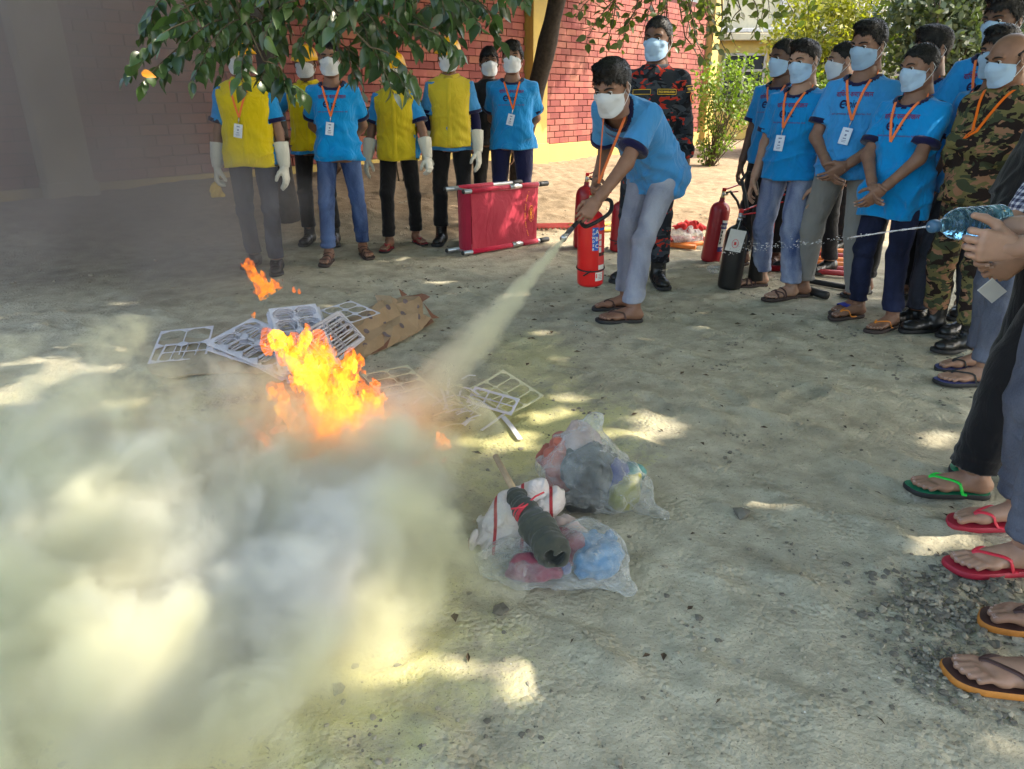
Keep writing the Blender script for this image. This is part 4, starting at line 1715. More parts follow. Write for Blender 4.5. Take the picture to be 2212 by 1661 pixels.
tag(cl.build('broken_clods', [M_CLOD, M_CLODD]), 'heap of broken grey mud clods beside the feet at the frame edge', kind='stuff')
# single stones that can be told apart
for (px, py, s, mt, lb) in ((1080, 1322, .026, M_CLODD, 'small dark stone on the bare soil below the open cloth bag'),
                            (730, 1490, .018, M_CLODD, 'small brown pebble on the powder at the bottom of the yard'),
                            (1600, 1112, .03, M_CLODD, 'dark crumbled clod on the soil in front of the green flip flops')):
    V, F = ROCKS[int(px) % 6]
    md = MD().add(V * s, F, 0, False)
    p = at(px, py)
    o = md.build('stone', [mt], None, (p[0], p[1], float(ground_z(p[0], p[1])) + s * .35))
    tag(o, lb, 'stone')

# ------------------------------------------------------------------ boundary wall with yellow columns
def brick_mat():
    m, nt, bs, out = new_mat('red_brick')
    vec = coords(nt, 'Object')
    geo = nt.nodes.new('ShaderNodeNewGeometry')
    oi = nt.nodes.new('ShaderNodeObjectInfo')
    rnd = math_n(nt, 'FRACT', math_n(nt, 'ADD', geo.outputs['Random Per Island'], oi.outputs['Random']))
    base = ramp(nt, rnd, [(0, srgb(102, 48, 46)), (.35, srgb(122, 62, 57)), (.7, srgb(136, 75, 67)), (.9, srgb(142, 84, 72)), (1, srgb(132, 86, 64))]).outputs[0]
    wpos = geo.outputs['Position']
    st = noise(nt, wpos, 6, 5, .65)
    col = mix(nt, math_n(nt, 'MULTIPLY', st, .5), base, srgb(118, 54, 50))
    dust = ramp(nt, noise(nt, wpos, 1.3, 4, .6), [(.45, (0, 0, 0)), (.75, (1, 1, 1))]).outputs[0]
    col = mix(nt, math_n(nt, 'MULTIPLY', dust, .55), col, srgb(150, 108, 88))
    nt.links.new(col, bs.inputs['Base Color'])
    bs.inputs['Roughness'].default_value = .85
    bump(nt, bs, noise(nt, wpos, 60, 4, .6), .3, .01)
    return m
M_BRICK = brick_mat()
M_MORTAR = plain('dark_mortar', srgb(70, 28, 28), .95, .25, 12, .3)
def plaster(name, col, stain=srgb(150, 140, 100)):
    m, nt, bs, out = new_mat(name)
    geo = nt.nodes.new('ShaderNodeNewGeometry')
    p = geo.outputs['Position']
    f = noise(nt, p, 2.2, 6, .65)
    c = mix(nt, ramp(nt, f, [(.42, (0, 0, 0)), (.72, (.7, .7, .7))]).outputs[0], col, stain)
    mp = nt.nodes.new('ShaderNodeMapping')
    mp.inputs['Scale'].default_value = (14, 14, .8)
    nt.links.new(p, mp.inputs[0])
    s = ramp(nt, noise(nt, mp.outputs[0], 1, 4), [(.55, (0, 0, 0)), (.8, (.5, .5, .5))]).outputs[0]
    c = mix(nt, s, c, stain)
    nt.links.new(c, bs.inputs['Base Color'])
    bs.inputs['Roughness'].default_value = .9
    bump(nt, bs, noise(nt, p, 40, 4), .25, .008)
    return m
M_YELLOW = plaster('yellow_plaster', srgb(184, 160, 88), srgb(150, 134, 92))
M_CREAM = plaster('cream_plaster', srgb(186, 178, 150), srgb(150, 144, 126))
M_GREYP = plaster('grey_plaster', srgb(166, 162, 152), srgb(120, 116, 108))

BL, BH, JT, Z0 = .36, .125, .014, .36
def wall_run(s0, s1, label, top=3.6):
    root = empty('brick_wall', (WALL_A[0] + WALL_D[0] * s0, WALL_A[1] + WALL_D[1] * s0, 0), label, 'wall', 'brick runs of the boundary wall', math.atan2(WALL_D[1], WALL_D[0]))
    L = s1 - s0
    md = MD()
    md.box((L / 2, .12, top / 2 - .1), (L, .22, top + .2), mat=0)
    md.build('mortar_core', [M_MORTAR], root)
    md = MD()
    md.box((L / 2, -.02, .06), (L, .11, Z0 * 2 - .12), mat=0, bevel=.01)
    md.build('plinth', [M_YELLOW], root)
    rows = int((top - Z0) / BH)
    items = []
    for j in range(rows):
        z = Z0 + (j + .5) * BH
        x = -BL / 2 if j % 2 else 0.0
        while x < L:
            a, b = max(x, 0), min(x + BL, L)
            if b - a > .05:
                items.append(((a + b) / 2, z, b - a - JT))
            x += BL
    def key(it):
        w = np.array([WALL_A[0] + WALL_D[0] * (s0 + it[0]), WALL_A[1] + WALL_D[1] * (s0 + it[0])])
        el = (it[1] - CAM_H) / w[1]
        vis = el < .115 and abs(w[0]) < w[1] * .74
        return (0 if vis else 1, np.linalg.norm(w))
    items.sort(key=key)
    cache = {}
    rest = MD()
    for i, (x, z, w) in enumerate(items):
        jx, jy = RNG.normal() * .003, RNG.normal() * .004
        R = rotm(RNG.normal() * .004, RNG.normal() * .004, RNG.normal() * .006)
        if i < 300:
            k = round(w, 2)
            if k not in cache:
                cache[k] = MD().box((0, 0, 0), (w, .05, BH - JT), mat=0, bevel=.008).mesh('brick', [M_BRICK])
            link('brick', cache[k], root, (x + jx, .008 + jy, z), Matrix(R.tolist()).to_euler())
        else:
            rest.box((x + jx, .008 + jy, z), (w, .05, BH - JT), R, 0, 0)
    o = rest.build('brickwork', [M_BRICK], root)
    o['kind'] = 'stuff'
    return root

wall_run(-17.0, -9.28, 'brick run left of the pillar at the left frame edge')
wall_run(-8.78, -.27, 'shaded brick run behind the men in yellow vests')
wall_run(.25, 8.0, 'sunlit red brick run behind the fire officer')
def column(s, label, w=.5, mt=None):
    p = WALL_A + WALL_D * s
    root = empty('wall_column', (p[0], p[1], 0), label, 'column', 'yellow columns of the boundary wall', math.atan2(WALL_D[1], WALL_D[0]))
    MD().box((0, .03, 1.95), (w, .46, 4.1), mat=0, bevel=.012).build('shaft', [mt or M_YELLOW], root)
    MD().box((0, .03, .16), (w + .06, .52, .5), mat=0, bevel=.012).build('footing', [mt or M_YELLOW], root)
column(-9.03, 'tall plaster column in the dark smoke at the left', .5, M_CREAM)
column(0, 'yellow column beside the dark leaning tree trunk')
column(8.26, 'yellow column at the far end of the sunlit brick run', .45)

# ------------------------------------------------------------------ buildings, low wall and wire panel beyond
M_GLASS_DARK = plain('dark_window', (.03, .035, .04), .15, .2, 4)
M_WHITEWASH = plaster('whitewash', srgb(196, 194, 188), srgb(150, 148, 144))
M_FRAME = plain('window_frame_paint', srgb(150, 146, 138), .6, .1)
M_RED_PAINT = plain('red_paint', srgb(150, 40, 44), .6, .1)

def building(name, label, c, size, rz, wallm, floors, nwin, trim):
    root = empty(name, (c[0], c[1], 0), label, 'building', None, rz)
    w, d, h = size
    MD().box((0, d / 2, h / 2), (w, d, h), mat=0, bevel=.02).build('wall', [wallm], root)
    MD().box((0, -.04, .55), (w + .04, .10, 1.1), mat=0, bevel=.02).build('plinth', [M_YELLOW], root)
    fh = h / floors
    for f in range(1, floors):
        MD().box((0, -.30, f * fh), (w + .1, .62, .14), mat=0, bevel=.02).build('balcony_slab', [trim], root)
    MD().box((0, d / 2, h + .1), (w + .5, d + .5, .2), mat=0, bevel=.02).build('roof', [trim], root)
    k = w / nwin
    fm = MD()
    for sx in (-.62, .62, 0):
        fm.box((sx, 0, 0), (.07, .08, 1.36))
    for sz in (-.66, .66, .2):
        fm.box((0, 0, sz), (1.3, .075, .07))
    fme = fm.mesh('window_frame', [M_FRAME])
    pm = MD().box((0, .02, 0), (1.2, .02, 1.3)).mesh('pane', [M_GLASS_DARK])
    for f in range(floors):
        for i in range(nwin):
            o = link('window', fme, root, (-w / 2 + k * (i + .5), -.035, f * fh + 1.85))
            link('pane', pm, o, (0, 0, 0))
    for i in range(nwin + 1):
        MD().box((-w / 2 + k * i, -.06, h / 2), (.28, .14, h - .3), mat=0, bevel=.02).build('pilaster', [trim], root)
    return root

building('school_building', 'long cream building with barred windows behind the garden trees', (13.5, 30), (20, 8, 7.2), math.radians(-8), M_CREAM, 2, 6, M_WHITEWASH)
building('white_house', 'tall white house half hidden by dark feathery trees', (26, 38), (16, 9, 10.5), math.radians(-20), M_WHITEWASH, 3, 4, M_GREYP)
building('yellow_outbuilding', 'low yellow building just past the end of the brick wall', (8.5, 24.6), (5.0, 4, 2.9), math.radians(-4), M_YELLOW, 1, 2, M_CREAM)

# wire mesh panel on posts
root = empty('wire_fence', (8.9, 20.5, 0), 'open wire mesh panel on thin posts above the shrubs', 'fence', None, math.radians(-6))
M_WIRE = plain('galvanised_wire', (.5, .5, .48), .45, .1, metal=.6)
for x in (-.75, .75):
    MD().tube([(x, 0, 0), (x, 0, 3.45)], .02, 8, 0).build('post', [M_WIRE], root)
for i in range(9):
    MD().tube([(-.75 + i * .1875, .0, 1.9), (-.75 + i * .1875, 0, 3.5)], .006, 4, 0).build('wire', [M_WIRE], root)
for i in range(9):
    MD().tube([(-.75, .008, 1.9 + i * .2), (.75, .008, 1.9 + i * .2)], .006, 4, 0).build('wire', [M_WIRE], root)

# ------------------------------------------------------------------ foliage
def leaf_mat(name, c0, c1, rough=.35, trans=.25, back=None):
    m, nt, bs, out = new_mat(name)
    oi = nt.nodes.new('ShaderNodeObjectInfo')
    geo = nt.nodes.new('ShaderNodeNewGeometry')
    rnd = math_n(nt, 'FRACT', math_n(nt, 'ADD', oi.outputs['Random'], geo.outputs['Random Per Island']))
    col = ramp(nt, rnd, [(0, c0), (.75, c1), (1, tuple(min(1, a * 1.25) for a in c1))]).outputs[0]
    nt.links.new(col, bs.inputs['Base Color'])
    bs.inputs['Roughness'].default_value = rough
    bs.inputs['Specular IOR Level'].default_value = .55
    tr = nt.nodes.new('ShaderNodeBsdfTranslucent')
    tc = mix(nt, 1.0, col, (1.6, 1.9, .5), 'MULTIPLY')
    nt.links.new(tc, tr.inputs['Color'])
    ms = nt.nodes.new('ShaderNodeMixShader')
    ms.inputs[0].default_value = trans
    nt.links.new(bs.outputs[0], ms.inputs[1])
    nt.links.new(tr.outputs[0], ms.inputs[2])
    nt.links.new(ms.outputs[0], out.inputs['Surface'])
    return m
M_LEAF = leaf_mat('glossy_dark_leaf', (.020, .046, .018), (.062, .112, .036), .30, .22)
M_LEAF2 = leaf_mat('olive_leaf', (.055, .075, .016), (.10, .13, .028), .42, .35)
M_LEAF_BRIGHT = leaf_mat('bright_leaf', (.075, .13, .018), (.16, .22, .035), .5, .4)
M_LEAF_YELLOW = leaf_mat('yellow_green_leaf', (.16, .17, .02), (.30, .28, .035), .5, .4)
M_LEAF_DULL = leaf_mat('dull_leaf', (.05, .07, .035), (.10, .125, .065), .6, .25)
M_BARK = plain('dark_bark', (.026, .020, .016), .9, .55, 22, 1.0, bscale=30)
M_TWIG = plain('twig_bark', (.09, .07, .04), .85, .3, 30)

def leaf_md(L=.08, W=.042, tip=.25, fold=.25, droop=.12, n=7):
    """+Y along the leaf, root at the origin"""
    t = np.linspace(0, 1, n)
    w = W * np.sin(math.pi * np.clip(t, 0, 1) ** .72) ** .9 * (1 - tip * t ** 3)
    w[-1] = .0005
    w[0] = .001
    y = t * L
    z = -droop * L * t ** 2
    V = []
    for i in range(n):
        V += [(-w[i], y[i], z[i] + w[i] * fold), (0, y[i], z[i]), (w[i], y[i], z[i] + w[i] * fold)]
    md = MD()
    md.sheet(V, n, 3, 0)
    return md
def leaf_frame(d, nrm):
    d = unit(d)
    x = unit(np.cross(d, nrm))
    z = np.cross(x, d)
    return np.column_stack([x, d, z])

class LeafBag:
    def __init__(self):
        self.items = []
    def put(self, p, d, nrm, s, k):
        self.items.append((np.asarray(p, float), leaf_frame(d, nrm), s, k))
    def flush(self, parent, protos, mat, keep=300, name='leaf', rest='foliage'):
        C = np.array([0, 0, CAM_H])
        F_ = np.array([0, math.cos(PITCH), -math.sin(PITCH)])
        def size(it):
            q = it[0] - C
            dep = q @ F_
            if dep < .2:
                return 0
            u = q[0] / dep
            v = -(q[2] * math.cos(PITCH) + q[1] * math.sin(PITCH)) / dep
            return it[2] / dep if (abs(u) < .72 and v > -.54) else 0.0001 * it[2]
        its = sorted(self.items, key=size, reverse=True)
        mes = [p.mesh(name, [mat]) for p in protos]
        inv = np.linalg.inv(np.array(parent.matrix_world)) if parent is not None else np.eye(4)
        for p, R, s, k in its[:keep]:
            o = link(name, mes[k], parent)
            o.matrix_local = Matrix((inv @ mat4(R, p, s)).tolist())
        rest_md = MD()
        for p, R, s, k in its[keep:]:
            rest_md.merge(protos[k], inv @ mat4(R, p, s))
        if rest_md.n:
            o = rest_md.build(rest, [mat], parent)
            o['kind'] = 'stuff'

LEAVES = [leaf_md(.084, .022, .25, .22, .18), leaf_md(.078, .024, .2, .35, .3), leaf_md(.09, .021, .3, .12, .05), leaf_md(.082, .019, .25, .5, .55), leaf_md(.07, .023, .15, -.2, -.15)]
ROUND = [leaf_md(.075, .021, .0, .15, .1), leaf_md(.068, .022, .0, .3, .2)]

def trunk_tubes(parent, name, pts, r0, r1, mat, wob=.03, seed=0, n=10):
    P = np.array(pts, float)
    t = np.linspace(0, len(P) - 1, 16)
    C = np.stack([np.interp(t, np.arange(len(P)), P[:, i]) for i in range(3)], 1)
    C += wob * np.stack([snoise(C, .5, seed + i, 2) for i in range(3)], 1) * np.linspace(0, 1, 16)[:, None]
    r = np.linspace(r0, r1, 16) * (1 + .08 * snoise(C, 1.6, seed + 7, 2))
    md = MD().tube(C - np.array(parent.location), r, n, 0)
    return md.build(name, [mat], parent)

# ---- the near tree whose bough hangs over the left of the yard
tp = np.array([-2.42, 7.9, 0])
treeA = empty('bough_tree', tp, 'dark tree trunk with a leafy bough hanging before the yellow vests', 'tree')
bpy.context.view_layer.update()
tz = float(ground_z(tp[0], tp[1])) - .05
MD().tube([(0, 0, tz - .05), (0, 0, tz + .06), (0, 0, tz + .2), (0, 0, tz + .45)], [.18, .15, .13, .11], 12, 0).build('root_flare', [M_BARK], treeA)
trunk_tubes(treeA, 'trunk', [(tp[0], tp[1], tz), (tp[0] - .02, tp[1], 1.2), (tp[0] - .05, tp[1] - .05, 2.6), (tp[0] + .05, tp[1] - .2, 4.6)], .12, .08, M_BARK, seed=1)
bough = [(-2.46, 7.8, 2.7), (-2.2, 6.6, 2.75), (-1.9, 5.4, 2.6), (-1.75, 4.5, 2.42), (-1.7, 3.8, 2.2)]
trunk_tubes(treeA, 'bough', bough, .06, .018, M_BARK, seed=2)
bag = LeafBag()
tw = MD()
twigs = [  # start and end of each hanging twig in the reference view, and the depth of its end
    (420, 60, 268, 195, 3.7), (430, 90, 300, 210, 3.6), (470, 60, 350, 195, 3.7), (450, 20, 330, 110, 3.9), (480, 110, 410, 205, 3.8), (520, 60, 430, 170, 3.6),
    (520, 100, 470, 205, 3.9), (560, 90, 525, 220, 3.7), (580, 60, 500, 130, 3.8), (600, 140, 560, 205, 3.8), (570, 150, 640, 240, 3.8), (560, 190, 655, 225, 3.7),
    (480, -20, 380, 60, 3.9), (560, -30, 440, 40, 3.8), (640, -30, 520, 50, 3.6), (700, -30, 590, 60, 3.7), (640, 20, 570, 110, 3.6), (690, 40, 640, 140, 3.9),
    (740, 30, 690, 120, 3.7), (720, 60, 740, 165, 3.9), (760, -10, 650, 40, 3.8), (800, 10, 720, 90, 3.6), (780, 70, 800, 175, 3.8), (790, 110, 850, 230, 3.7),
    (800, 120, 905, 222, 3.6), (800, 160, 880, 225, 3.8), (760, 110, 770, 200, 3.9), (830, 60, 800, 150, 4.0), (820, 50, 900, 130, 3.7), (860, 40, 960, 120, 3.8),
    (880, 70, 1010, 150, 3.6), (900, 100, 1000, 145, 3.8), (880, 20, 840, 110, 3.9), (900, -20, 960, 60, 3.7), (960, -10, 1040, 90, 3.8), (1000, 20, 1065, 60, 3.9),
    (1000, -30, 1100, 30, 3.7), (1060, -40, 1135, 35, 3.8), (1080, -60, 1150, 10, 4.0), (940, -30, 880, 40, 3.8), (860, -40, 780, 20, 3.6), (680, -60, 600, 10, 3.8),
    (540, -70, 470, -5, 3.9), (440, -60, 400, 10, 4.0), (1010, 40, 940, 90, 4.1), (960, 30, 890, 75, 4.1), (740, -20, 700, 50, 4.2), (620, 60, 600, 150, 4.2),
    (520, 20, 560, 110, 4.2), (560, 60, 480, 100, 4.3), (660, 20, 700, 90, 4.3), (840, 0, 800, 80, 4.3), (920, 30, 980, 90, 4.3), (480, 60, 400, 140, 4.2)]
rt = np.random.default_rng(3)
for _ in range(46):        # the thick of the bough towards the top
    x_, y_ = rt.uniform(330, 1090), rt.uniform(-60, 50)
    twigs.append((x_, y_, x_ + rt.uniform(-80, 80), y_ + rt.uniform(50, 110), rt.uniform(3.7, 4.5)))
for (x0, y0, x1, y1, dep) in twigs:
    y0, y1 = y0 - 18, y1 - 26
    a = at_y(x0, y0, dep + rt.uniform(-.1, .35))
    b = at_y(x1, y1, dep)
    L = np.linalg.norm(b - a)
    n = max(9, int(L / .0175))
    ctrl = (a + b) / 2 + np.array([rt.normal() * .03, rt.normal() * .05, .05 + .05 * rt.random()])
    ts = np.linspace(0, 1, 9)[:, None]
    C = (1 - ts) ** 2 * a + 2 * ts * (1 - ts) * ctrl + ts ** 2 * b
    tw.tube(C - tp, np.linspace(.004, .0014, 9), 5, 0)
    # back to the bough
    bp = np.array(bough[-1 - int(rt.integers(0, 2))], float) + rt.normal(size=3) * .08
    if rt.random() < .55:
        tw.tube(np.array([a, lerp(a, bp, .5) + (0, 0, .08), bp]) - tp, [.004, .007, .012], 5, 0)
    for i in range(n):
        t = .08 + .92 * (i + rt.random() * .4) / n
        p = (1 - t) ** 2 * a + 2 * t * (1 - t) * ctrl + t * t * b
        tg = unit(2 * (1 - t) * (ctrl - a) + 2 * t * (b - ctrl))
        sd = unit(np.cross(tg, (0, 0, 1))) * (1 if i % 2 else -1)
        d = unit(tg * .55 + sd * (.55 + .3 * rt.random()) + np.array([0, 0, -.55 - .5 * rt.random()]) + rt.normal(size=3) * .25)
        nr = unit(np.array([.35, -.45, .9]) + rt.normal(size=3) * .45)
        st = p + d * .010
        tw.tube(np.array([p, st]) - tp, .0011, 4, 0, False)
        bag.put(st, d, nr, rt.uniform(.5, 1.28), int(rt.integers(5)))
tw.build('twigs', [M_TWIG], treeA)['kind'] = 'stuff'
bag.flush(treeA, LEAVES, M_LEAF, 300)
# its crown over the back of the yard, above the frame
rc = np.random.default_rng(41)
nC = 11000
cpos = np.stack([rc.uniform(-7.5, 1.2, nC), rc.uniform(7.6, 14.5, nC), 3.3 + 2.4 * rc.random(nC) ** 1.2], 1)
dW = (cpos[:, 0] - WALL_A[0]) * WALL_N[0] + (cpos[:, 1] - WALL_A[1]) * WALL_N[1]
cpos = cpos[(dW > -.6) & (cpos[:, 0] < 1.0 - .25 * (cpos[:, 1] - 8))]
cd = unit_rows(rc.normal(size=cpos.shape) * (1, 1, .5))
cn = unit_rows(np.array([.2, -.2, 1.0]) + rc.normal(size=cpos.shape) * .5)
cx2 = unit_rows(np.cross(cd, cn))
cd = np.cross(cn, cx2)
sC = rc.uniform(.10, .20, (len(cpos), 1))
Vc = np.stack([cpos - cd * sC, cpos + cx2 * sC * .6, cpos + cd * sC, cpos - cx2 * sC * .6], 1).reshape(-1, 3) - tp
oc = MD().add(Vc, np.arange(len(cpos))[:, None] * 4 + np.arange(4)[None, :], 0, False).build('crown', [M_LEAF], treeA)
# one turned leaf
yl = LEAVES[1].mesh('yellow_leaf', [plain('turned_leaf', srgb(190, 120, 16), .5, .1)])
o = link('yellow_leaf', yl, treeA)
o.matrix_local = Matrix(mat4(leaf_frame((1, 0, -.2), (0, -.8, .4)), at_y(305, 157, 3.6) - tp, .8).tolist())

# ---- the leaning tree by the yellow column
tp = at_y(1118, 430, 10.4)
tp[2] = 0
treeB = empty('leaning_tree', tp, 'leaning tree with a dark trunk and thin round-leaved sprays before bricks', 'tree')
bpy.context.view_layer.update()
gz = float(ground_z(tp[0], tp[1])) - .06
q = [at_y(1125, 330, 10.3), at_y(1150, 220, 10.2), at_y(1172, 130, 10.0), at_y(1200, 0, 9.8), at_y(1240, -200, 9.6)]
trunk_tubes(treeB, 'trunk', [(tp[0], tp[1], gz)] + [tuple(v) for v in q], .135, .10, M_BARK, .02, 5, 12)
q0 = at_y(1240, -200, 9.6)
sprb = [(1740, -60, 7.4), (1600, -110, 7.2), (1420, -120, 7.0)]
for i, (x, y, d) in enumerate(sprb):
    trunk_tubes(treeB, 'limb', [tuple(q0), tuple((q0 + at_y(x, y, d)) / 2 + (0, 0, .3)), tuple(at_y(x, y, d))], .06, .012, M_BARK, .02, 9 + i, 7)
bag = LeafBag()
tw = MD()
rt = np.random.default_rng(8)
sprays = [(1330, -30, 1245, 40, 6.4), (1350, -20, 1265, 95, 6.4), (1360, -30, 1300, 60, 6.5), (1290, -40, 1250, 10, 6.6), (1400, -20, 1330, 90, 6.5), (1420, -30, 1385, 80, 6.6), (1330, 10, 1310, 100, 6.7),
          (1370, 30, 1345, 105, 6.4), (1450, -20, 1440, 70, 6.6), (1470, -30, 1500, 60, 6.5), (1500, -20, 1480, 90, 6.7), (1520, 10, 1545, 105, 6.5), (1540, -30, 1560, 60, 6.6),
          (1500, 60, 1530, 140, 6.5), (1480, 80, 1510, 130, 6.7), (1580, -20, 1570, 80, 6.5), (1600, -30, 1630, 70, 6.6), (1560, 30, 1540, 80, 6.5), (1640, -30, 1660, 40, 6.5),
          (1600, 20, 1590, 100, 6.6), (1680, -40, 1715, 30, 6.5), (1640, -40, 1690, 20, 6.6), (1720, -50, 1745, 50, 6.4), (1440, 0, 1400, 60, 6.4), (1420, 40, 1470, 110, 6.8), (1380, -40, 1420, 40, 6.7),
          (1560, -50, 1600, 20, 6.8), (1500, -40, 1540, 30, 6.9), (1560, 60, 1575, 120, 6.6), (1440, 50, 1450, 120, 6.7), (1650, 0, 1640, 60, 6.8), (1470, 0, 1520, 60, 6.7)]
for (x0, y0, x1, y1, dep) in sprays:
    a = at_y(x0, y0, dep + .15)
    b = at_y(x1, y1, dep)
    L = np.linalg.norm(b - a)
    ctrl = (a + b) / 2 + np.array([rt.normal() * .06, rt.normal() * .05, .04])
    ts = np.linspace(0, 1, 8)[:, None]
    C = (1 - ts) ** 2 * a + 2 * ts * (1 - ts) * ctrl + ts ** 2 * b
    tw.tube(C - tp, np.linspace(.006, .002, 8), 4, 0)
    up = a + np.array([rt.normal() * .1, .3, .5])
    tw.tube(np.array([a, up, up + (0, .2, .6)]) - tp, [.006, .008, .012], 4, 0)
    n = max(7, int(L / .030))
    for i in range(n):
        t = (i + rt.random()) / n
        p = (1 - t) ** 2 * a + 2 * t * (1 - t) * ctrl + t * t * b
        d = unit(rt.normal(size=3) + np.array([0, 0, -.5]))
        st = p + d * .03
        tw.tube(np.array([p, st]) - tp, .0015, 3, 0, False)
        bag.put(st, d, unit(np.array([.3, -.5, .7]) + rt.normal(size=3) * .6), rt.uniform(.8, 1.3), int(rt.integers(2)))
tw.build('twigs', [M_TWIG], treeB)['kind'] = 'stuff'
bag.flush(treeB, ROUND, M_LEAF2, 300)

# ---- shrubs and garden trees
def leaf_cloud(md, r, c, rad, n, size, proto_n=4, shell=.55, up=.3):
    c = np.asarray(c)
    th = r.normal(size=(n, 3))
    th /= np.linalg.norm(th, axis=1)[:, None]
    q = th * (shell + (1 - shell) * r.random((n, 1)) ** .5) * (1 + .25 * snoise(th, 1.2, int(r.integers(1000)), 2)[:, None])
    p = c + q * rad
    ncl = max(6, n // 14)
    cc_ = p[:ncl]
    which = r.integers(0, ncl, n)
    p = cc_[which] + r.normal(size=(n, 3)) * size * .75
    th = unit_rows(th * .4 + (p - cc_[which]) / size)
    d = unit_rows(th + r.normal(size=(n, 3)) * .8 + np.array([0, 0, -.2]))
    nr = unit_rows(th * .6 + np.array([.2, -.2, up]) + r.normal(size=(n, 3)) * .6)
    x = unit_rows(np.cross(d, nr))
    s = size * (0.6 + .7 * r.random((n, 1)))
    V = np.stack([p, p + d * s * .5 + x * s * .28, p + d * s, p + d * s * .5 - x * s * .28], 1).reshape(-1, 3)
    md.add(V, np.arange(n)[:, None] * 4 + np.array([[0, 1, 2, 3]]), 0, False)

def shrub(name, label, base, clumps, mat, size, n, stems, seed, group=None, kindname='shrub', stem_r=.012):
    r = np.random.default_rng(seed)
    z = float(ground_z(base[0], base[1]))
    root = empty(name, (base[0], base[1], z), label, kindname, group)
    md = MD()
    st = MD()
    for (dx, dy, h, rx, ry, rz_) in clumps:
        leaf_cloud(md, r, (dx, dy, h), np.array([rx, ry, rz_]), int(n * rx * rz_ * 2.2), size)
        for k in range(stems):
            e = np.array([dx, dy, h]) + r.normal(size=3) * np.array([rx, ry, rz_]) * .45
            m_ = np.array([dx * .3, dy * .3, h * .45]) + r.normal(size=3) * .10
            m2_ = lerp(m_, e, .6) + r.normal(size=3) * .10
            st.tube([(r.normal() * .04, r.normal() * .04, -.05), m_, m2_, e], [stem_r, stem_r * .75, stem_r * .5, stem_r * .25], 5, 0)
    md.build('crown', [mat], root)
    st.build('trunk', [M_TWIG], root)
    return root

b = at(1517, 357)
shrub('garden_shrub', 'lanky bright green shrub at the foot of the sunlit bricks', (4.0, 15.2), [(0, 0, .45, .30, .25, .4), (.1, 0, .95, .38, .3, .4), (.30, .1, 1.4, .45, .3, .35), (-.15, 0, 1.55, .38, .3, .35), (.75, .1, 1.0, .3, .3, .25), (.35, 0, 1.85, .3, .3, .2), (.95, .1, 1.35, .2, .2, .2)], M_LEAF_BRIGHT, .085, 1500, 5, 4)
shrub('garden_shrub', 'yellow flowering croton shrub left of the dark-skinned man', (6.6, 17.8), [(0, 0, 1.9, .75, .5, .6), (.5, 0, 2.6, .7, .5, .6), (-.35, 0, 2.5, .6, .5, .5), (.9, 0, 2.0, .5, .5, .7), (.2, 0, 3.3, .7, .5, .5), (.9, 0, 3.3, .5, .5, .5)], M_LEAF_YELLOW, .12, 900, 5, 5)
shrub('garden_shrub', 'dense green hedge shrub below the yellow croton', (6.0, 17.3), [(0, 0, 1.5, .8, .5, .6), (.7, .2, 1.3, .7, .5, .5), (.3, 0, .9, .6, .5, .4)], M_LEAF_BRIGHT, .11, 1100, 4, 6)
shrub('garden_tree', 'leafy green garden tree above the two men in the middle of the row', (9.6, 17.5), [(0, 0, 2.3, 1.0, .8, .7), (.8, .2, 2.9, .9, .8, .7), (-.6, 0, 3.2, .9, .8, .6), (.3, 0, 3.8, 1.0, .8, .6), (1.4, .2, 2.3, .8, .7, .7), (.2, 0, 1.5, .9, .7, .5)], M_LEAF_DULL, .18, 800, 4, 7, None, 'tree', .04)
shrub('garden_tree', 'dark feathery tree before the white house at the upper right', (15.2, 22.5), [(0, 0, 3.6, 1.8, 1.2, 1.0), (1.6, .2, 4.4, 1.7, 1.2, 1.0), (-1.5, 0, 4.4, 1.5, 1.2, .9), (.2, 0, 5.2, 1.9, 1.2, .9), (2.6, .3, 3.2, 1.3, 1.1, 1.0), (0, 0, 2.2, 1.4, 1, .9)], M_LEAF_DULL, .20, 620, 4, 8, None, 'tree', .06)
shrub('garden_tree', 'reddish tipped tree between the green tree and the feathery tree', (12.6, 20.0), [(0, 0, 2.2, .8, .7, .6), (.5, 0, 3.0, .8, .7, .6), (-.5, 0, 3.5, .7, .6, .5), (.3, 0, 4.0, .7, .6, .5)], leaf_mat('brownish_leaf', (.10, .08, .04), (.20, .13, .07), .6, .25), .16, 620, 4, 9, None, 'tree', .04)
shrub('garden_shrub', 'tall green shrub close behind the last of the sunlit bricks', (7.6, 19.0), [(0, 0, 1.6, .9, .6, .9), (.9, 0, 2.4, .9, .6, .9), (-.5, 0, 2.8, .8, .6, .8), (.5, 0, 3.6, 1.0, .6, .7), (1.7, 0, 1.6, .8, .6, .9), (1.6, 0, 3.2, .8, .6, .8)], M_LEAF2, .15, 420, 5, 14)
shrub('garden_shrub', 'low green shrubs behind the men at the far right', (13.2, 16.5), [(0, 0, 1.0, 1.2, .7, .8), (1.8, 0, 1.2, 1.2, .7, .9), (-1.6, .3, 1.0, 1.0, .7, .7), (1.0, 0, 1.9, 1.0, .7, .6)], M_LEAF_DULL, .16, 600, 4, 10)
shrub('potted_palm', 'small spiky plant against the shaded bricks', (-1.6, 10.9), [(0, 0, .9, .25, .2, .25)], M_LEAF, .2, 900, 3, 12, None, 'plant')
p0 = at(1613, 345)
st_ = empty('garden_stake', (p0[0], p0[1], float(ground_z(p0[0], p0[1]))), 'leaning bare wooden stake standing in the sunny sand', 'stake')
MD().tube([(0, 0, -.05), (.10, 0, .35), (.24, .02, .75)], [.03, .025, .02], 7, 0).build('stick', [plain('weathered_wood', srgb(176, 150, 112), .85, .2)], st_)

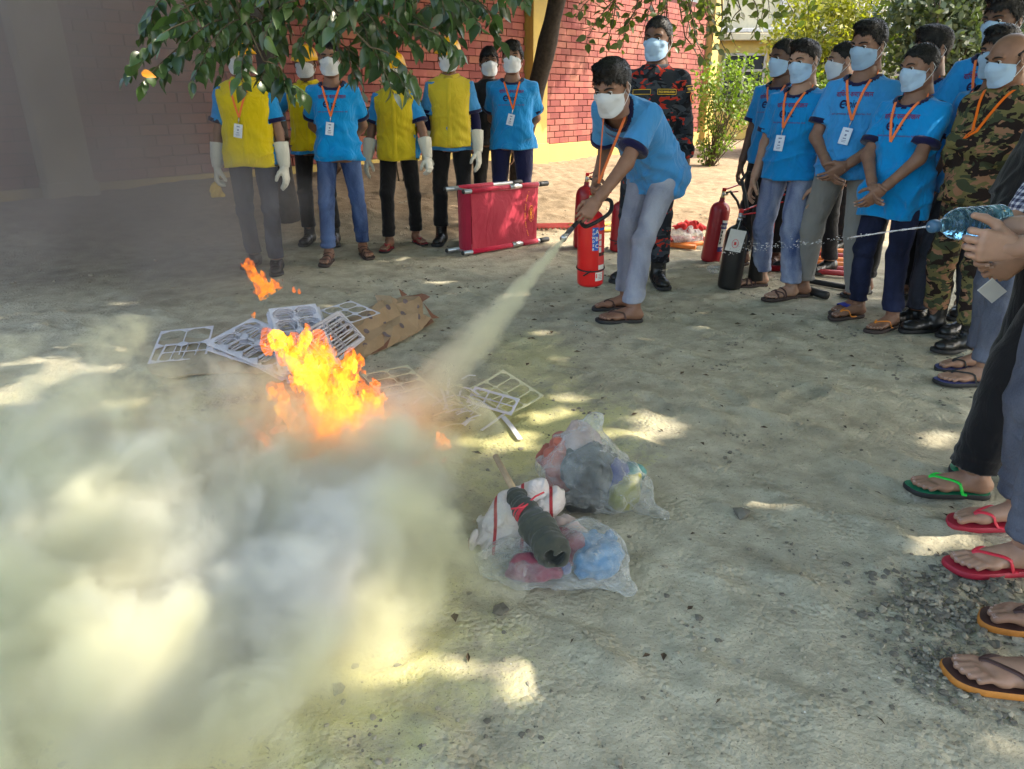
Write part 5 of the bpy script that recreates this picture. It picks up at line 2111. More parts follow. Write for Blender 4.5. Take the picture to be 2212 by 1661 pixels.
# ---- overhead crown of the shade tree whose trunk stands right of the frame
shade = empty('shade_tree', (8.2, 2.2, 0), 'broad shade tree standing out of frame on the right', 'tree')
bpy.context.view_layer.update()
trunk_tubes(shade, 'trunk', [(8.2, 2.2, -.1), (8.1, 2.2, 2.0), (7.6, 2.4, 4.2), (7.0, 2.6, 6.0)], .28, .16, M_BARK, .05, 31, 12)
limb_md = MD()
HOLES = []
def hole(px, py, r, z=0.0, st=1.0):
    p = at(px, py, z)
    HOLES.append((p, r, st))
for h in ((1395, 945, .085), (1440, 940, .05), (1430, 895, .05), (1370, 900, .04), (1615, 1078, .026), (1640, 1070, .033), (1668, 1060, .030), (1985, 1192, .028), (2020, 1182, .038), (2060, 1170, .042), (2090, 1165, .03), (1080, 1455, .045),
          (1120, 1445, .045), (1175, 1425, .040), (1330, 1112, .05), (1000, 600, .10), (1060, 596, .12), (940, 604, .07), (1230, 860, .05), (1205, 895, .05), (1115, 965, .06), (1140, 940, .04), (1180, 720, .05),
          (20, 860, .12), (70, 830, .09), (150, 800, .10), (60, 780, .07), (230, 790, .06), (250, 745, .05), (130, 750, .07), (300, 870, .07), (180, 890, .08),
          (100, 1560, .10), (60, 1450, .08), (170, 1480, .06), (700, 1420, .06), (780, 1450, .05), (260, 1200, .06), (250, 1350, .06), (40, 1250, .07),
          (2070, 925, .045), (2030, 945, .04), (1100, 640, .05), (860, 560, .04), (700, 445, .08), (640, 430, .06), (1090, 960, .06), (1500, 700, .03), (700, 660, .05), (1880, 830, .025)):
    hole(*h)
for h in ((1100, 470, .045), (1060, 440, .03), (1120, 420, .04), (1040, 500, .035), (1145, 500, .03), (1000, 480, .025)):     # flecks on the stretcher
    p = at_y(h[0], h[1], 6.75)
    HOLES.append((p, h[2], 1.0))
HP = np.array([h[0] for h in HOLES])
HR = np.array([h[1] for h in HOLES])
def shade_map(gx, gy):
    """wanted cover of the crown over the ground point it shades"""
    P = np.stack([gx, gy, np.zeros_like(gx)], -1)
    w = .5 * snoise(P, .45, 77, 2)
    near = smooth01((7.25 + w - gy) / .5)
    left = smooth01((-.15 - gx + .02 * (gy - 7) + w * .7) / .6) * smooth01((18 - gy) / 2) * .95
    open_ = smooth01(1.3 - np.hypot((gx + 1.25) / .85, (gy - 1.7) / .7)) * .55      # thin crown above the powder cloud
    c = np.maximum(near * (1 - open_), left)
    c = c * smooth01((7.5 - gx) / 1.5) * smooth01((gx + 9.5) / 2)
    return c
rs = np.random.default_rng(99)
gx, gy = np.meshgrid(np.arange(-9.5, 7.5, .15), np.arange(-3, 17.5, .15), indexing='ij')
gx, gy = gx.ravel(), gy.ravel()
gx, gy = np.concatenate([gx, gx + .07, gx + .035]), np.concatenate([gy, gy + .07, gy + .11])
gx, gy = gx + rs.normal(size=len(gx)) * .05, gy + rs.normal(size=len(gx)) * .05
keep = rs.random(len(gx)) < shade_map(gx, gy)
gx, gy = gx[keep], gy[keep]
zz = 3.9 + 2.6 * rs.random(len(gx)) ** .8
P3 = np.stack([gx, gy, np.zeros_like(gx)], -1) + SUNV * (zz / SUNV[2])[:, None]
sz = rs.uniform(.20, .34, len(gx))
rel = P3[:, None, :] - HP[None, :, :]
perp = rel - (rel @ SUNV)[..., None] * SUNV
hd = np.linalg.norm(perp, axis=-1) - HR[None, :] * .8
ok = (hd.min(1) > sz * .26)
# keep the bough's own leaves partly in the sun
bp_ = np.array([-1.7, 3.8, 2.05])
rel = P3 - bp_
pp = rel - (rel @ SUNV)[:, None] * SUNV
along_b = np.abs(pp[:, 1]) < .75
ok &= ~(along_b & (np.abs(pp @ unit(np.cross(SUNV, (0, 1, 0)))) < .55) & (rs.random(len(gx)) < .75))
P3, sz = P3[ok], sz[ok]
d = unit_rows(rs.normal(size=P3.shape) * (1, 1, .4))
nr = unit_rows(np.array(SUNV) + rs.normal(size=P3.shape) * .45)
x = unit_rows(np.cross(d, nr))
d = np.cross(nr, x)
hl, hw = sz[:, None] * .5, sz[:, None] * .36
V = np.stack([P3 - d * hl, P3 - d * hl * .2 + x * hw, P3 + d * hl * .5 + x * hw * .7, P3 + d * hl, P3 + d * hl * .5 - x * hw * .7, P3 - d * hl * .2 - x * hw], 1).reshape(-1, 3) - np.array([8.2, 2.2, 0])
md = MD()
md.add(V, np.arange(len(P3))[:, None] * 6 + np.arange(6)[None, :], 0, False)
md.build('crown', [leaf_mat('sunlit_crown_leaf', (.06, .09, .016), (.12, .16, .03), .5, .5)], shade)
for k in range(16):
    i = int(rs.integers(len(P3)))
    e = P3[i]
    s0 = np.array([7.6, 2.4, 4.2]) + rs.normal(size=3) * .2
    m_ = lerp(s0, e, .5) + np.array([0, 0, .5])
    ts = np.linspace(0, 1, 10)[:, None]
    C = (1 - ts) ** 2 * s0 + 2 * ts * (1 - ts) * m_ + ts ** 2 * e
    MD().tube(C - np.array([8.2, 2.2, 0]), np.linspace(.09, .02, 10), 6, 0).build('limb', [M_BARK], shade)
# ------------------------------------------------------------------ the people
def stand(rp, lp, face, ry=None, ly=None, gz=0.0):
    """root, and local feet, from the world points of the right and left ankle"""
    r, l = at(*rp)[:2] if len(rp) == 2 else np.array(rp[1:]), at(*lp)[:2] if len(lp) == 2 else np.array(lp[1:])
    c = (r + l) / 2
    f = math.radians(face)
    fw = np.array([math.cos(f), math.sin(f)])
    rg = np.array([fw[1], -fw[0]])
    ry = face - 10 if ry is None else ry
    ly = face + 10 if ly is None else ly
    return tuple(c), (((r - c) @ rg, (r - c) @ fw, ry - face), ((l - c) @ rg, (l - c) @ fw, ly - face))

G_TEE = 'onlookers in sky blue printed shirts'
G_VEST = 'volunteers in yellow vests'
G_EDGE = 'onlookers cut off by the right edge'
BOOTS = ('boot', M_SOLE_BLACK, M_SOLE_BLACK, M_BOOT)
SHOE = ('shoe', M_SOLE_BLACK, M_SOLE_BLACK, M_BOOT)
W = lambda x, y: ('w', x, y)

M_SOLE_TAN = plain('ochre_sole', srgb(186, 118, 44), .7, .2)
# left group, under the bough
xy, ft = stand((552, 572), (600, 585), -86)
pA = person('person in yellow vest, charcoal jeans and long white gloves nearest the dark smoke', xy, -86, 1.70, 1, 'short', 'vest', M_JEANS_DARK, SHOE, 'w', ft,
            gloves=True, helmet=True, lanyard=True, card=True, group=G_VEST, vest_t=-.22, arms=(((.27, .03, .80), (.5, -1, 0), (-.3, .95, 0)), ((-.25, .05, .80), (-.5, -1, 0), (.3, .95, 0))), wide=1.08)
xy, ft = stand(W(-1.95, 7.0), W(-1.70, 6.95), -88)
pB = person('person in yellow vest mostly hidden behind the man in blue jeans', xy, -88, 1.70, 0, 'short', 'vest', M_BLACK_CLOTH, BOOTS, 'w', ft, helmet=True, lanyard=False, group=G_VEST,
            arms=(((.26, .02, .98), (1, -.6, 0), (0, 1, 0)), 'down'))
xy, ft = stand((712, 566), (786, 552), -84, -92, -62)
pC = person('person in sky blue shirt, blue jeans and brown sandals, hands behind back', xy, -84, 1.70, 1, 'short', 'tee', M_JEANS_BLUE, ('sandal', M_SOLE_BROWN, M_SOLE_BROWN, M_SANDAL_BROWN), 'w', ft, arms='behind', group=G_TEE)
xy, ft = stand((842, 538), (900, 524), -92, -100, -60)
pD = person('person in yellow vest and black jeans with gloves held out in front of bricks', xy, -92, 1.64, 1, 'short', 'vest', M_BLACK_CLOTH, ('flip', M_RED_FOAM, M_SOLE_BLACK, M_RED_FOAM), 'w', ft, gloves=True, helmet=True, lanyard=False, group=G_VEST, vest_t=-.22,
            arms=(((.27, .06, .79), (.5, -1, 0), (-.5, .9, 0)), ((-.29, .14, .80), (-.6, -1, 0), (.5, .9, 0))), cuff=None)
xy, ft = stand(W(-.68, 7.0), W(-.44, 7.0), -90)
pE = person('person in yellow vest over long navy sleeves standing behind the red stretcher', xy, -90, 1.76, 1, 'short', 'vest', M_BLACK_CLOTH, BOOTS, 'w', ft, gloves=True, helmet=True, lanyard=False, group=G_VEST, undersleeve=M_NAVY,
            arms=('down', ((-.25, .06, .84), (-.4, -1, 0), (.3, .9, 0))))
xy, ft = stand(W(-.12, 7.2), W(.13, 7.2), -95)
pF = person('person in sky blue shirt and navy trousers behind the right end of the stretcher', xy, -95, 1.755, 1, 'full', 'tee', M_NAVY_CLOTH, BOOTS, 'w', ft, arms='behind', group=G_TEE, wide=1.12, belly=.02)
xy, ft = stand(W(-.34, 7.85), W(-.12, 7.85), -80)
person('person with black hair almost hidden behind the man in navy trousers', xy, -80, 1.74, 0, 'full', 'black', M_BLACK_CLOTH, SHOE, 'w', ft, arms='down', lanyard=False)

# the man with the extinguisher
fG = -138
G_R, G_L = np.array([.75, 4.66]), np.array([.75, 4.36])
xy, ft = stand(W(*G_R), W(*G_L), fG, -174, -178)
def wl(x, y, z):
    f = math.radians(fG)
    d = np.array([x - xy[0], y - xy[1]])
    return np.array([d @ [math.sin(f), -math.cos(f)], d @ [math.cos(f), math.sin(f)], z])
sG = 1.75 / 1.68
tP, tN, tH = wl(.89, 4.62, .905), wl(.586, 4.26, 1.262), wl(.525, 4.10, 1.365)
pG = person('bending person in sky blue shirt and pale jeans spraying powder at the fire', xy, fG, 1.75, 1, 'full', 'tee', M_JEANS_PALE, ('flip', M_SOLE_BROWN, M_SOLE_BLACK, M_SANDAL_BROWN), 'w', ft, group=G_TEE,
            pelvis=tuple(tP - np.array([0, 0, .905]) * sG), neck=tuple(tN - np.array([0, -.015, 1.395]) * sG), mid=(0, -.05, .08), head=(14, -24, 0), hoff=tuple(tH - tN - np.array([0, .05, .175])), twist=-.1, vox=.008, hem_t=-.17, hem=.024,
            arms=((wl(.50, 4.41, .855), (.5, -.8, -.2), (-.4, .9, 0)), (wl(.41, 3.97, .715), (-.5, -.1, -.9), (.55, .55, .5))), hands=('fist', 'half'), lany_free=True, fine=True, cuff=True, card=False)
# fire officer
xy, ft = stand((1352, 600), (1420, 612), -100, -125, -85)
pH = person('fire officer in red and black camouflage standing behind the bending man', xy, -100, 1.80, 0, 'short', 'camo_fire', M_CAMO_FIRE, BOOTS, 'b', ft, lanyard=False, head=(-20, -8, 0), arms=('behind', 'down'), wide=1.06, hem_t=-.12)

# right group
xy, ft = stand(W(1.93, 6.0), W(2.18, 5.95), -138)
pI = person('dark-skinned person in sky blue shirt and black trousers at the back by the extinguishers', xy, -138, 1.70, 0, 'short', 'tee', M_BLACK_CLOTH, ('cross', M_SOLE_BROWN, M_SOLE_BROWN, M_SANDAL_BROWN), 'b', ft, head=(-20, -8, 0), group=G_TEE, arms='down', card=False)
xy, ft = stand((1640, 618), (1703, 645), -136, -168, -160)
pJ = person('light-skinned person in sky blue shirt and rolled pale blue jeans beside the black extinguisher', xy, -136, 1.635, 3, 'quiff', 'tee', M_JEANS_LIGHT, ('cross', M_SOLE_BROWN, M_SOLE_BROWN, M_SANDAL_BROWN), 'b', ft, head=(-10, -10, 3), arms='down', cuff=True, belly=.015, group=G_TEE, wide=1.05, skirt=.008)
xy, ft = stand((1728, 640), (1846, 672), -134, -170, -150)
pK = person('tall person in sky blue shirt and grey trousers with hands clasped in front', xy, -134, 1.72, 1, 'quiff', 'tee', M_GREY_CLOTH, ('slide', M_SOLE_BROWN, M_SOLE_BROWN, M_SLIDE_BLUE), 'b', ft, head=(-16, -14, -2), arms='front', group=G_TEE, wide=1.08, skirt=.012)
xy, ft = stand(W(2.20, 4.46), W(2.30, 4.22), -146, -165, -150)
pL = person('short person in a long sky blue shirt and dark jeans with orange flip flops', xy, -146, 1.57, 1, 'short', 'tee', M_JEANS_NAVY, ('flip', M_SOLE_BROWN, M_SOLE_BROWN, M_ORANGE_STRAP), 'b', ft, head=(-18, -10, 2), group=G_TEE, hem_t=-.42, card=False,
            arms=(((.02, .23, .84), (1, -.3, -.2), (-.2, .5, .9)), ((-.05, .25, .83), (-1, -.3, -.2), (.2, .5, .9))), wide=1.04)
xy, ft = stand(W(2.52, 5.05), W(2.72, 4.85), -145)
pM = person('person in sky blue shirt standing right behind the short man in the long shirt', xy, -145, 1.70, 1, 'full', 'tee', M_BLACK_CLOTH, ('flip', M_SOLE_BLACK, M_SOLE_BLACK, M_SOLE_BLACK), 'b', ft, head=(-25, -8, 0), group=G_TEE, arms='down', card=False)
xy, ft = stand(W(2.74, 4.75), W(2.94, 4.55), -140)
pN = person('very tall person in sky blue shirt at the upper right corner', xy, -140, 1.85, 0, 'full', 'tee', M_JEANS_DARK, SHOE, 'b', ft, head=(-15, -12, 0), group=G_TEE, card=False,
            arms=(((.02, .25, 1.26), (.8, -.2, -1), (0, .2, 1)), 'down'))
xy, ft = stand(W(2.32, 5.85), W(2.55, 5.75), -160)
person('person looking away, only an ear and orange lanyard showing between two men', xy, -160, 1.67, 2, 'short', 'tee', M_BLACK_CLOTH, SHOE, 'w', ft, head=(-25, -5, 0), group=G_TEE, arms='down', card=False)
xy, ft = stand(W(2.80, 6.75), W(3.02, 6.65), -150)
person('short person with only black hair showing behind the tall man', xy, -150, 1.53, 1, 'full', 'tee', M_BLACK_CLOTH, SHOE, 'w', ft, group=G_TEE, arms='down', card=False)
xy, ft = stand(W(2.50, 4.32), W(2.70, 4.12), -165)
pP = person('person with curly black hair between the tall man and the bald guard', xy, -165, 1.64, 1, 'full', 'tee', M_JEANS_DARK, SHOE, 'b', ft, head=(15, -5, 0), group=G_TEE, arms='down', card=False)
xy, ft = stand((2012, 715), (2085, 755), -155, -175, -165)
pQ = person('balding security guard in woodland camouflage with arms crossed', xy, -155, 1.62, 1, 'balding', 'camo_green', M_CAMO_GREEN, BOOTS, 'b', ft, head=(-14, -16, 0), hoff=(0, .03, -.02), arms='crossed', hands=(None, None), card=False, wide=1.12, belly=.04, skirt=.012, hem_t=-.2)
# cut off by the right edge of the picture
xy, ft = stand(W(2.40, 3.50), W(2.30, 3.30), 178, 178, 176)
pR = person('person in black shirt and blue jeans with slate flip flops at the right edge', xy, 178, 1.66, 2, 'short', 'black', M_JEANS_GREY, ('flip', M_BLUE_FOAM, M_SOLE_BLACK, M_SOLE_BLACK), 'b', ft, lanyard=False, arms='behind', group=G_EDGE, pelvis=(0, -.04, 0), neck=(0, -.12, -.01), hoff=(0, -.03, 0))
xy, ft = stand((2176, 1026), (2092, 1070), 176, 172, 170)
pT = person('person in black trousers and green flip flops clasping hands round a paper slip', xy, 176, 1.64, 2, 'short', 'plaid', M_BLACK_CLOTH, ('flip', M_GREEN_SOLE, M_SOLE_BLACK, M_GREEN_STRAP), 'b', ft, lanyard=False,
            arms=(((.02, .235, .80), (1, -.3, -.2), (-.2, .6, .8)), ((-.03, .20, .745), (-1, -.3, -.2), (.2, .8, .6))), group=G_EDGE, skirt=.022, fine=True, wide=1.0, hands=('half', 'half'), pelvis=(0, -.06, 0), neck=(0, -.20, -.02))
xy, ft = stand((2188, 1140), (2192, 1232), 176, 172, 176)
pU = person('person in dark jeans and red flip flops squirting water from a bottle', xy, 178, 1.62, 3, 'short', 'dark_tee', M_JEANS_GREY, ('flip', M_RED_FOAM, M_RED_FOAM, M_RED_STRAP), 'b', ft, lanyard=False, hem_t=-.05,
            arms=('behind', ((-.02, .30, 1.0), (-.4, -.3, -1), (.0, .05, 1))), hands=('relax', None), fine=True, group=G_EDGE)
xy, ft = stand((2300, 1368), (2248, 1500), 172, 165, 162)
pV = person('person in orange-soled brown flip flops at the lower right corner', xy, 172, 1.64, 2, 'short', 'plain_tee', M_JEANS_GREY, ('flip', M_SANDAL_BROWN, M_SOLE_TAN, M_SANDAL_BROWN), 'b', ft, lanyard=False, arms='behind', group=G_EDGE)

# badges on the two uniforms
def patch(pp, parent, name, x, t, w, h, mats, words=None, size=.014):
    md = MD()
    n = 6
    for lift, m_, ww, hh in ((.005, 0, w, h), ):
        pts = []
        for i in range(n):
            for j in range(3):
                pts.append(pp['front'](-(x - ww / 2 + ww * i / (n - 1)), t + (j - 1) * hh / 2 / pp['sp'].L, lift))
        md.sheet(pts, n, 3, m_)
    edge = [(-w / 2, -h / 2), (w / 2, -h / 2), (w / 2, h / 2), (-w / 2, h / 2), (-w / 2, -h / 2)]
    P = [pp['front'](-(x + ex), t + ey / pp['sp'].L, .006) for a, b in zip(edge[:-1], edge[1:]) for ex, ey in [lerp(a, b, q) for q in np.linspace(0, 1, 5)[:-1]]]
    md.tube(P + [P[0]], .0022, 4, 1, False)
    if words:
        V, T = text_tris(words, size, .8, off=.0008)
        wd = V[:, 0].max() - V[:, 0].min()
        V[:, 0] = (V[:, 0] - V[:, 0].min()) / wd * (w * .88) - w * .44
        W_ = [pp['front'](-(x + a), t + (b - size * .35) / pp['sp'].L, .009) for a, b, _ in V]
        md.add(np.array(W_), T[:, ::-1], 1, False)
    return md.build(name, mats, parent)
ch = {c.name.split('.')[0]: c for c in pH['root'].children}
patch(pH, ch['uniform_shirt'], 'name_tape', .085, .70, .125, .032, [M_PATCH, M_GOLD], 'FSCD BANGLADESH', .017)
patch(pH, ch['uniform_shirt'], 'name_tape', -.085, .70, .12, .030, [M_PATCH, M_GOLD])
ch = {c.name.split('.')[0]: c for c in pQ['root'].children}
sm = MD()
def arm_patch(pp, i, words, round_=False):
    a, b = pp['shl'][i], pp['elb'][i]
    ax = unit(b - a)
    sg = 1 if i == 0 else -1
    outw = unit(np.array([sg, .45, .15]) - ax * ax.dot(np.array([sg, .45, .15])))
    sd = np.cross(ax, outw)
    md = MD()
    pts = []
    for u in np.linspace(-.75, .75, 7):
        for v in (.045, .085):
            pts.append(a + ax * v + (outw * math.cos(u) + sd * math.sin(u)) * .086)
    md.sheet(pts, 7, 2, 0)
    for v in (.045, .085):
        md.tube([a + ax * v + (outw * math.cos(u) + sd * math.sin(u)) * .087 for u in np.linspace(-.75, .75, 9)], .002, 4, 1, False)
    V, T = text_tris(words, .022, .9, off=.0008)
    wd = V[:, 0].max() - V[:, 0].min()
    V[:, 0] = (V[:, 0] - V[:, 0].min()) / wd - .5
    md.add(np.array([a + ax * (.073 - y) + (outw * math.cos(x * 1.25 * -1) + sd * math.sin(x * 1.25 * -1)) * .0885 for x, y, _ in V]), T, 1, False)
    if round_:
        c = a + ax * .125 + outw * .078
        for r_, m_, l in ((.036, 2, 0), (.024, 0, .002), (.016, 1, .004)):
            P = [c + outw * l] + [c + outw * l + ax * math.cos(t) * r_ + sd * math.sin(t) * r_ for t in np.linspace(0, 2 * math.pi, 21)[:-1]]
            md.add(np.array(P), [(0, k + 1, (k + 1) % 20 + 1) for k in range(20)], m_, False)
    return md
arm_patch(pH, 1, 'FIRE SERVICE', True).build('arm_badge', [M_PATCH, M_GOLD, M_PATCH_ORANGE], {c.name.split('.')[0]: c for c in pH['root'].children}['uniform_shirt'])
arm_patch(pQ, 1, 'SECURITY').build('arm_badge', [M_NAVY, M_GOLD], ch['uniform_shirt'])
# ------------------------------------------------------------------ things in the yard
M_RED_PAINTED = plain('red_enamel', srgb(206, 24, 26), .32, .06, 12, coat=.25)
M_RED_DARK = plain('deep_red_enamel', srgb(150, 18, 30), .38, .08, 12, coat=.2)
M_BLACK_ENAMEL = plain('black_enamel', (.012, .012, .013), .33, .2, 12)
M_HOSE = plain('black_hose', (.016, .016, .016), .6, .2, 40)
M_BRASS = plain('brass', (.55, .42, .2), .35, .1, metal=1.0)
M_STEEL = plain('dull_steel', (.5, .5, .5), .35, .1, metal=1.0)
M_LBL_BLUE = plain('label_blue', srgb(30, 90, 180), .5, .04)
M_LBL_WHITE = plain('label_white', srgb(214, 212, 206), .5, .04)
M_LBL_RED = plain('label_red', srgb(214, 62, 60), .5, .04)
M_LBL_BLACK = plain('label_black', (.02, .02, .02), .5, .04)
M_LBL_NAVY = plain('label_navy', srgb(40, 44, 110), .5, .04)

def wrap_rect(md, r, a0, a1, z0, z1, mat, n=8):
    pts = []
    for i in range(n):
        a = a0 + (a1 - a0) * i / (n - 1)
        for z in (z0, z1):
            pts.append((r * math.cos(a), r * math.sin(a), z))
    md.sheet(pts, n, 2, mat)
def wrap_text(md, words, size, r, ac, zc, mat, cx=1.0, spin=False):
    V, T = text_tris(words, size, cx, off=.0006)
    if not len(V):
        return
    V = V - (V.max(0) + V.min(0)) / 2
    md.add(np.array([(r * math.cos(ac + x / r), r * math.sin(ac + x / r), zc + y) for x, y, _ in V]), T, mat, False)

def extinguisher(label, loc, r, h, body_mat, rz=0.0, tilt=(0, 0), hose='loop', labels='abc', valve=True, group='fire extinguishers', horn=False):
    root = empty('fire_extinguisher', loc, label, 'extinguisher', group, rz)
    root.rotation_euler = (tilt[0], tilt[1], rz)
    prof = [(r * .82, 0), (r * .97, .012), (r, .03), (r, h - r * .95)]
    for t in np.linspace(.15, 1, 7):
        prof.append((r * math.cos(t * 1.28) ** .9, h - r * .95 + r * .95 * math.sin(t * 1.28) / math.sin(1.28)))
    prof += [(r * .26, h + .012), (r * .26, h + .035)]
    MD().lathe(prof, 32, 0).build('cylinder', [body_mat], root)
    vm = MD()
    vm.lathe([(.018, h + .03), (.02, h + .045), (.016, h + .05), (.016, h + .085), (.010, h + .09)], 12, 0)
    vm.tube([(0, 0, h + .065), (.035, 0, h + .065)], .010, 8, 0)
    vm.build('valve', [M_BRASS if body_mat is not M_BLACK_ENAMEL else M_STEEL], root)
    hm = MD()
    hm.box((.055, 0, h + .085), (.13, .022, .008), rotm(0, -.18, 0), 0, .002)
    hm.build('carry_handle', [M_RED_PAINTED], root)
    hm = MD()
    hm.box((.06, 0, h + .125), (.15, .024, .008), rotm(0, -.42, 0), 0, .002)
    hm.box((.0, 0, h + .10), (.03, .02, .03), None, 0, .003)
    hm.build('lever', [M_RED_PAINTED], root)
    MD().lathe([(.016, 0), (.017, .006), (.012, .01)], 12, 0, mat4(rotm(-1.57, 0, 0), (0, -.016, h + .065))).build('gauge', [M_STEEL], root)
    lm = MD()
    q = -math.pi / 2
    if labels == 'abc':
        rr_ = r + .0012
        wrap_rect(lm, rr_, q - .15, q + .32, h * .50, h * .80, 0)
        wrap_rect(lm, rr_, q + .33, q + 1.05, h * .22, h * .81, 2)
        for i, c in enumerate('ABC'):
            wrap_text(lm, c, h * .078, r + .002, q + .21, h * (.745 - .092 * i), 1)
        for i, c in enumerate('POWDER'):
            wrap_text(lm, c, h * .042, r + .002, q - .06, h * (.77 - .050 * i), 1)
        wrap_rect(lm, r + .002, q + .38, q + 1.0, h * .755, h * .79, 0)
        for i in range(3):
            wrap_rect(lm, r + .002, q + .38, q + .60, h * (.64 - .085 * i), h * (.71 - .085 * i), 1)
        for i in range(3):
            wrap_rect(lm, r + .002, q + .38 + .24 * i, q + .58 + .24 * i, h * .42, h * .465, 3)
        wrap_rect(lm, r + .002, q + .36, q + 1.02, h * .24, h * .30, 1)
        wrap_rect(lm, r + .002, q + .12, q + .80, h * .09, h * .205, 1)
        wrap_rect(lm, r + .003, q + .18, q + .26, h * .13, h * .19, 2)
        for i in range(4):
            wrap_rect(lm, r + .003, q + .36, q + .74, h * (.115 + .02 * i), h * (.119 + .02 * i), 3)
        MD().tube([((r + .004) * math.cos(t), (r + .004) * math.sin(t), h * .24 + .008 * math.sin(t)) for t in np.linspace(0, 2 * math.pi, 30)], .0045, 6, 0).build('strap', [M_HOSE], root)
        MD().tube([((r + .007) * math.cos(q - .2 - .55 * t), (r + .007) * math.sin(q - .2 - .55 * t), h * (.235 - .07 * t)) for t in np.linspace(0, 1, 6)], .005, 6, 0).build('strap_tail', [M_HOSE], root)
    elif labels == 'co2':
        rr_ = r + .0012
        wrap_rect(lm, rr_, q + .1, q + .85, h * .28, h * .72, 1)
        wrap_rect(lm, r + .002, q + .1, q + .85, h * .58, h * .68, 4)
        wrap_text(lm, 'FIRE EX', h * .05, r + .003, q + .48, h * .63, 1)
        wrap_rect(lm, r + .002, q + .1, q + .85, h * .20, h * .28, 4)
        for i in range(4):
            wrap_rect(lm, r + .002, q + .18, q + .34, h * (.33 + .06 * i), h * (.37 + .06 * i), 3)
    if lm.n:
        lm.build('label', [M_LBL_BLUE, M_LBL_WHITE, M_LBL_RED, M_LBL_BLACK, M_LBL_NAVY], root)
    if hose == 'side':
        MD().tube([(.03, 0, h + .065), (.07, -.02, h + .05), (r + .02, -.03, h * .8), (r + .012, -.03, h * .4), (r + .014, -.03, h * .15)], .011, 8, 0).build('hose', [M_HOSE], root)
    if hose == 'front':
        MD().tube([(.03, 0, h + .065), (.04, -.06, h + .05), (.0, -r - .015, h * .85), (-.005, -r - .015, h * .4), (0, -r - .016, h * .12)], .011, 8, 0).build('hose', [M_HOSE], root)
    if horn:
        MD().tube([(0, .0, h + .065), (.05, -.01, h + .09), (.13, 0, h + .02), (.19, 0, h - .08)], .011, 8, 0).build('hose', [M_HOSE], root)
        MD().tube([(.19, 0, h - .07), (.20, 0, h - .16), (.23, 0, h - .44)], [.016, .026, .060], 14, 0).build('discharge_horn', [M_HOSE], root)
    return root

held = extinguisher('bright red ABC powder extinguisher held up by the bending man', (.488, 4.42, .225), .082, .46, M_RED_PAINTED, .15, (.02, -.03), None, 'abc')
extinguisher('red extinguisher standing behind the man\'s reaching arms', (.66, 6.75, .0), .092, .56, M_RED_DARK, 0, (0, .03), 'side', 'co2')
extinguisher('red extinguisher with a black hose down its front behind the pale jeans', (.97, 6.6, .0), .078, .44, M_RED_DARK, .2, (0, .02), 'front', 'abc')
extinguisher('tall red gas extinguisher leaning at the left of the black one', (1.70, 6.15, .0), .082, .50, M_RED_DARK, .1, (.0, .10), None, 'co2', horn=True)
blk = extinguisher('black gas extinguisher with a white paper tag hanging in front', (1.60, 5.22, .0), .084, .46, M_BLACK_ENAMEL, 0, (0, .05), None, None)
extinguisher('red extinguisher half hidden behind the rolled pale jeans', (1.98, 5.72, .0), .075, .46, M_RED_DARK, 0, (0, 0), None, None)
hm = MD()
hm.tube([(0, 0, .53), (.05, .02, .56), (.03, .06, .66), (.0, .10, .76), (.04, .12, .82), (.09, .12, .80), (.12, .10, .70), (.13, .08, .56)], .013, 8, 0)
hm.build('hose', [M_HOSE], blk)
MD().tube([(.13, .08, .60), (.132, .07, .50), (.17, .05, .36), (.20, .04, .06)], [.022, .028, .034, .055], 14, 0).build('discharge_horn', [M_HOSE], blk)
tg_ = MD()
tg_.box((-.035, -.094, .365), (.115, .002, .155), rotm(.05, .12, 0), 0, .0008)
tg_.box((-.075, -.0965, .425), (.008, .001, .02), rotm(.05, .12, 0), 1)
P_ = [(-.035 + .022 * math.cos(t), -.0965, .345 + .03 * math.sin(t)) for t in np.linspace(0, 6.28, 20)]
tg_.tube(P_, .0016, 4, 2)
tg_.box((-.035, -.0962, .345), (.016, .001, .022), None, 2)
tg_.tube([(-.035, -.094, .44), (-.01, -.06, .52)], .002, 4, 0)
tg_.build('paper_tag', [M_LBL_WHITE, M_LBL_BLACK, M_LBL_RED], blk)

# hose and nozzle from the held cylinder to the man's left hand
Rm = Matrix.LocRotScale(pG['root'].location, pG['root'].rotation_euler, None)
hL = np.array(Rm) @ pG['hand'][1]
hR = np.array(Rm) @ pG['hand'][0]
tipw = hL[:3, 3] + hL[:3, 2] * .085 + hL[:3, 1] * .02
NOZ = at_y(1216, 516, 3.86)
ndir = unit(at(840, 960, .15) - NOZ)
back = NOZ - ndir * .26
nz = empty('discharge_hose', tuple(back), 'black discharge hose with a silver nozzle in the bending man\'s fist', 'hose')
MD().tube([back + ndir * .13 - back, NOZ - ndir * .05 - back, NOZ - back], [.014, .014, .019], 12, 0).build('nozzle', [M_STEEL], nz)
ex0 = np.array([.52, 4.40, .225 + .46 + .065])
hp = [back + ndir * .15, back, lerp(back, ex0, .3) + (.0, .05, -.10), lerp(back, ex0, .7) + (.10, -.06, -.04), ex0 + (.07, -.03, .0), ex0]
ts = np.linspace(0, 5, 40)
HP_ = np.stack([np.interp(ts, range(6), np.array(hp)[:, i]) for i in range(3)], 1)
for _ in range(6):
    HP_[1:-1] = (HP_[:-2] + HP_[2:] + HP_[1:-1]) / 3
MD().tube(HP_ - back, .012, 8, 0).build('hose', [M_HOSE], nz)

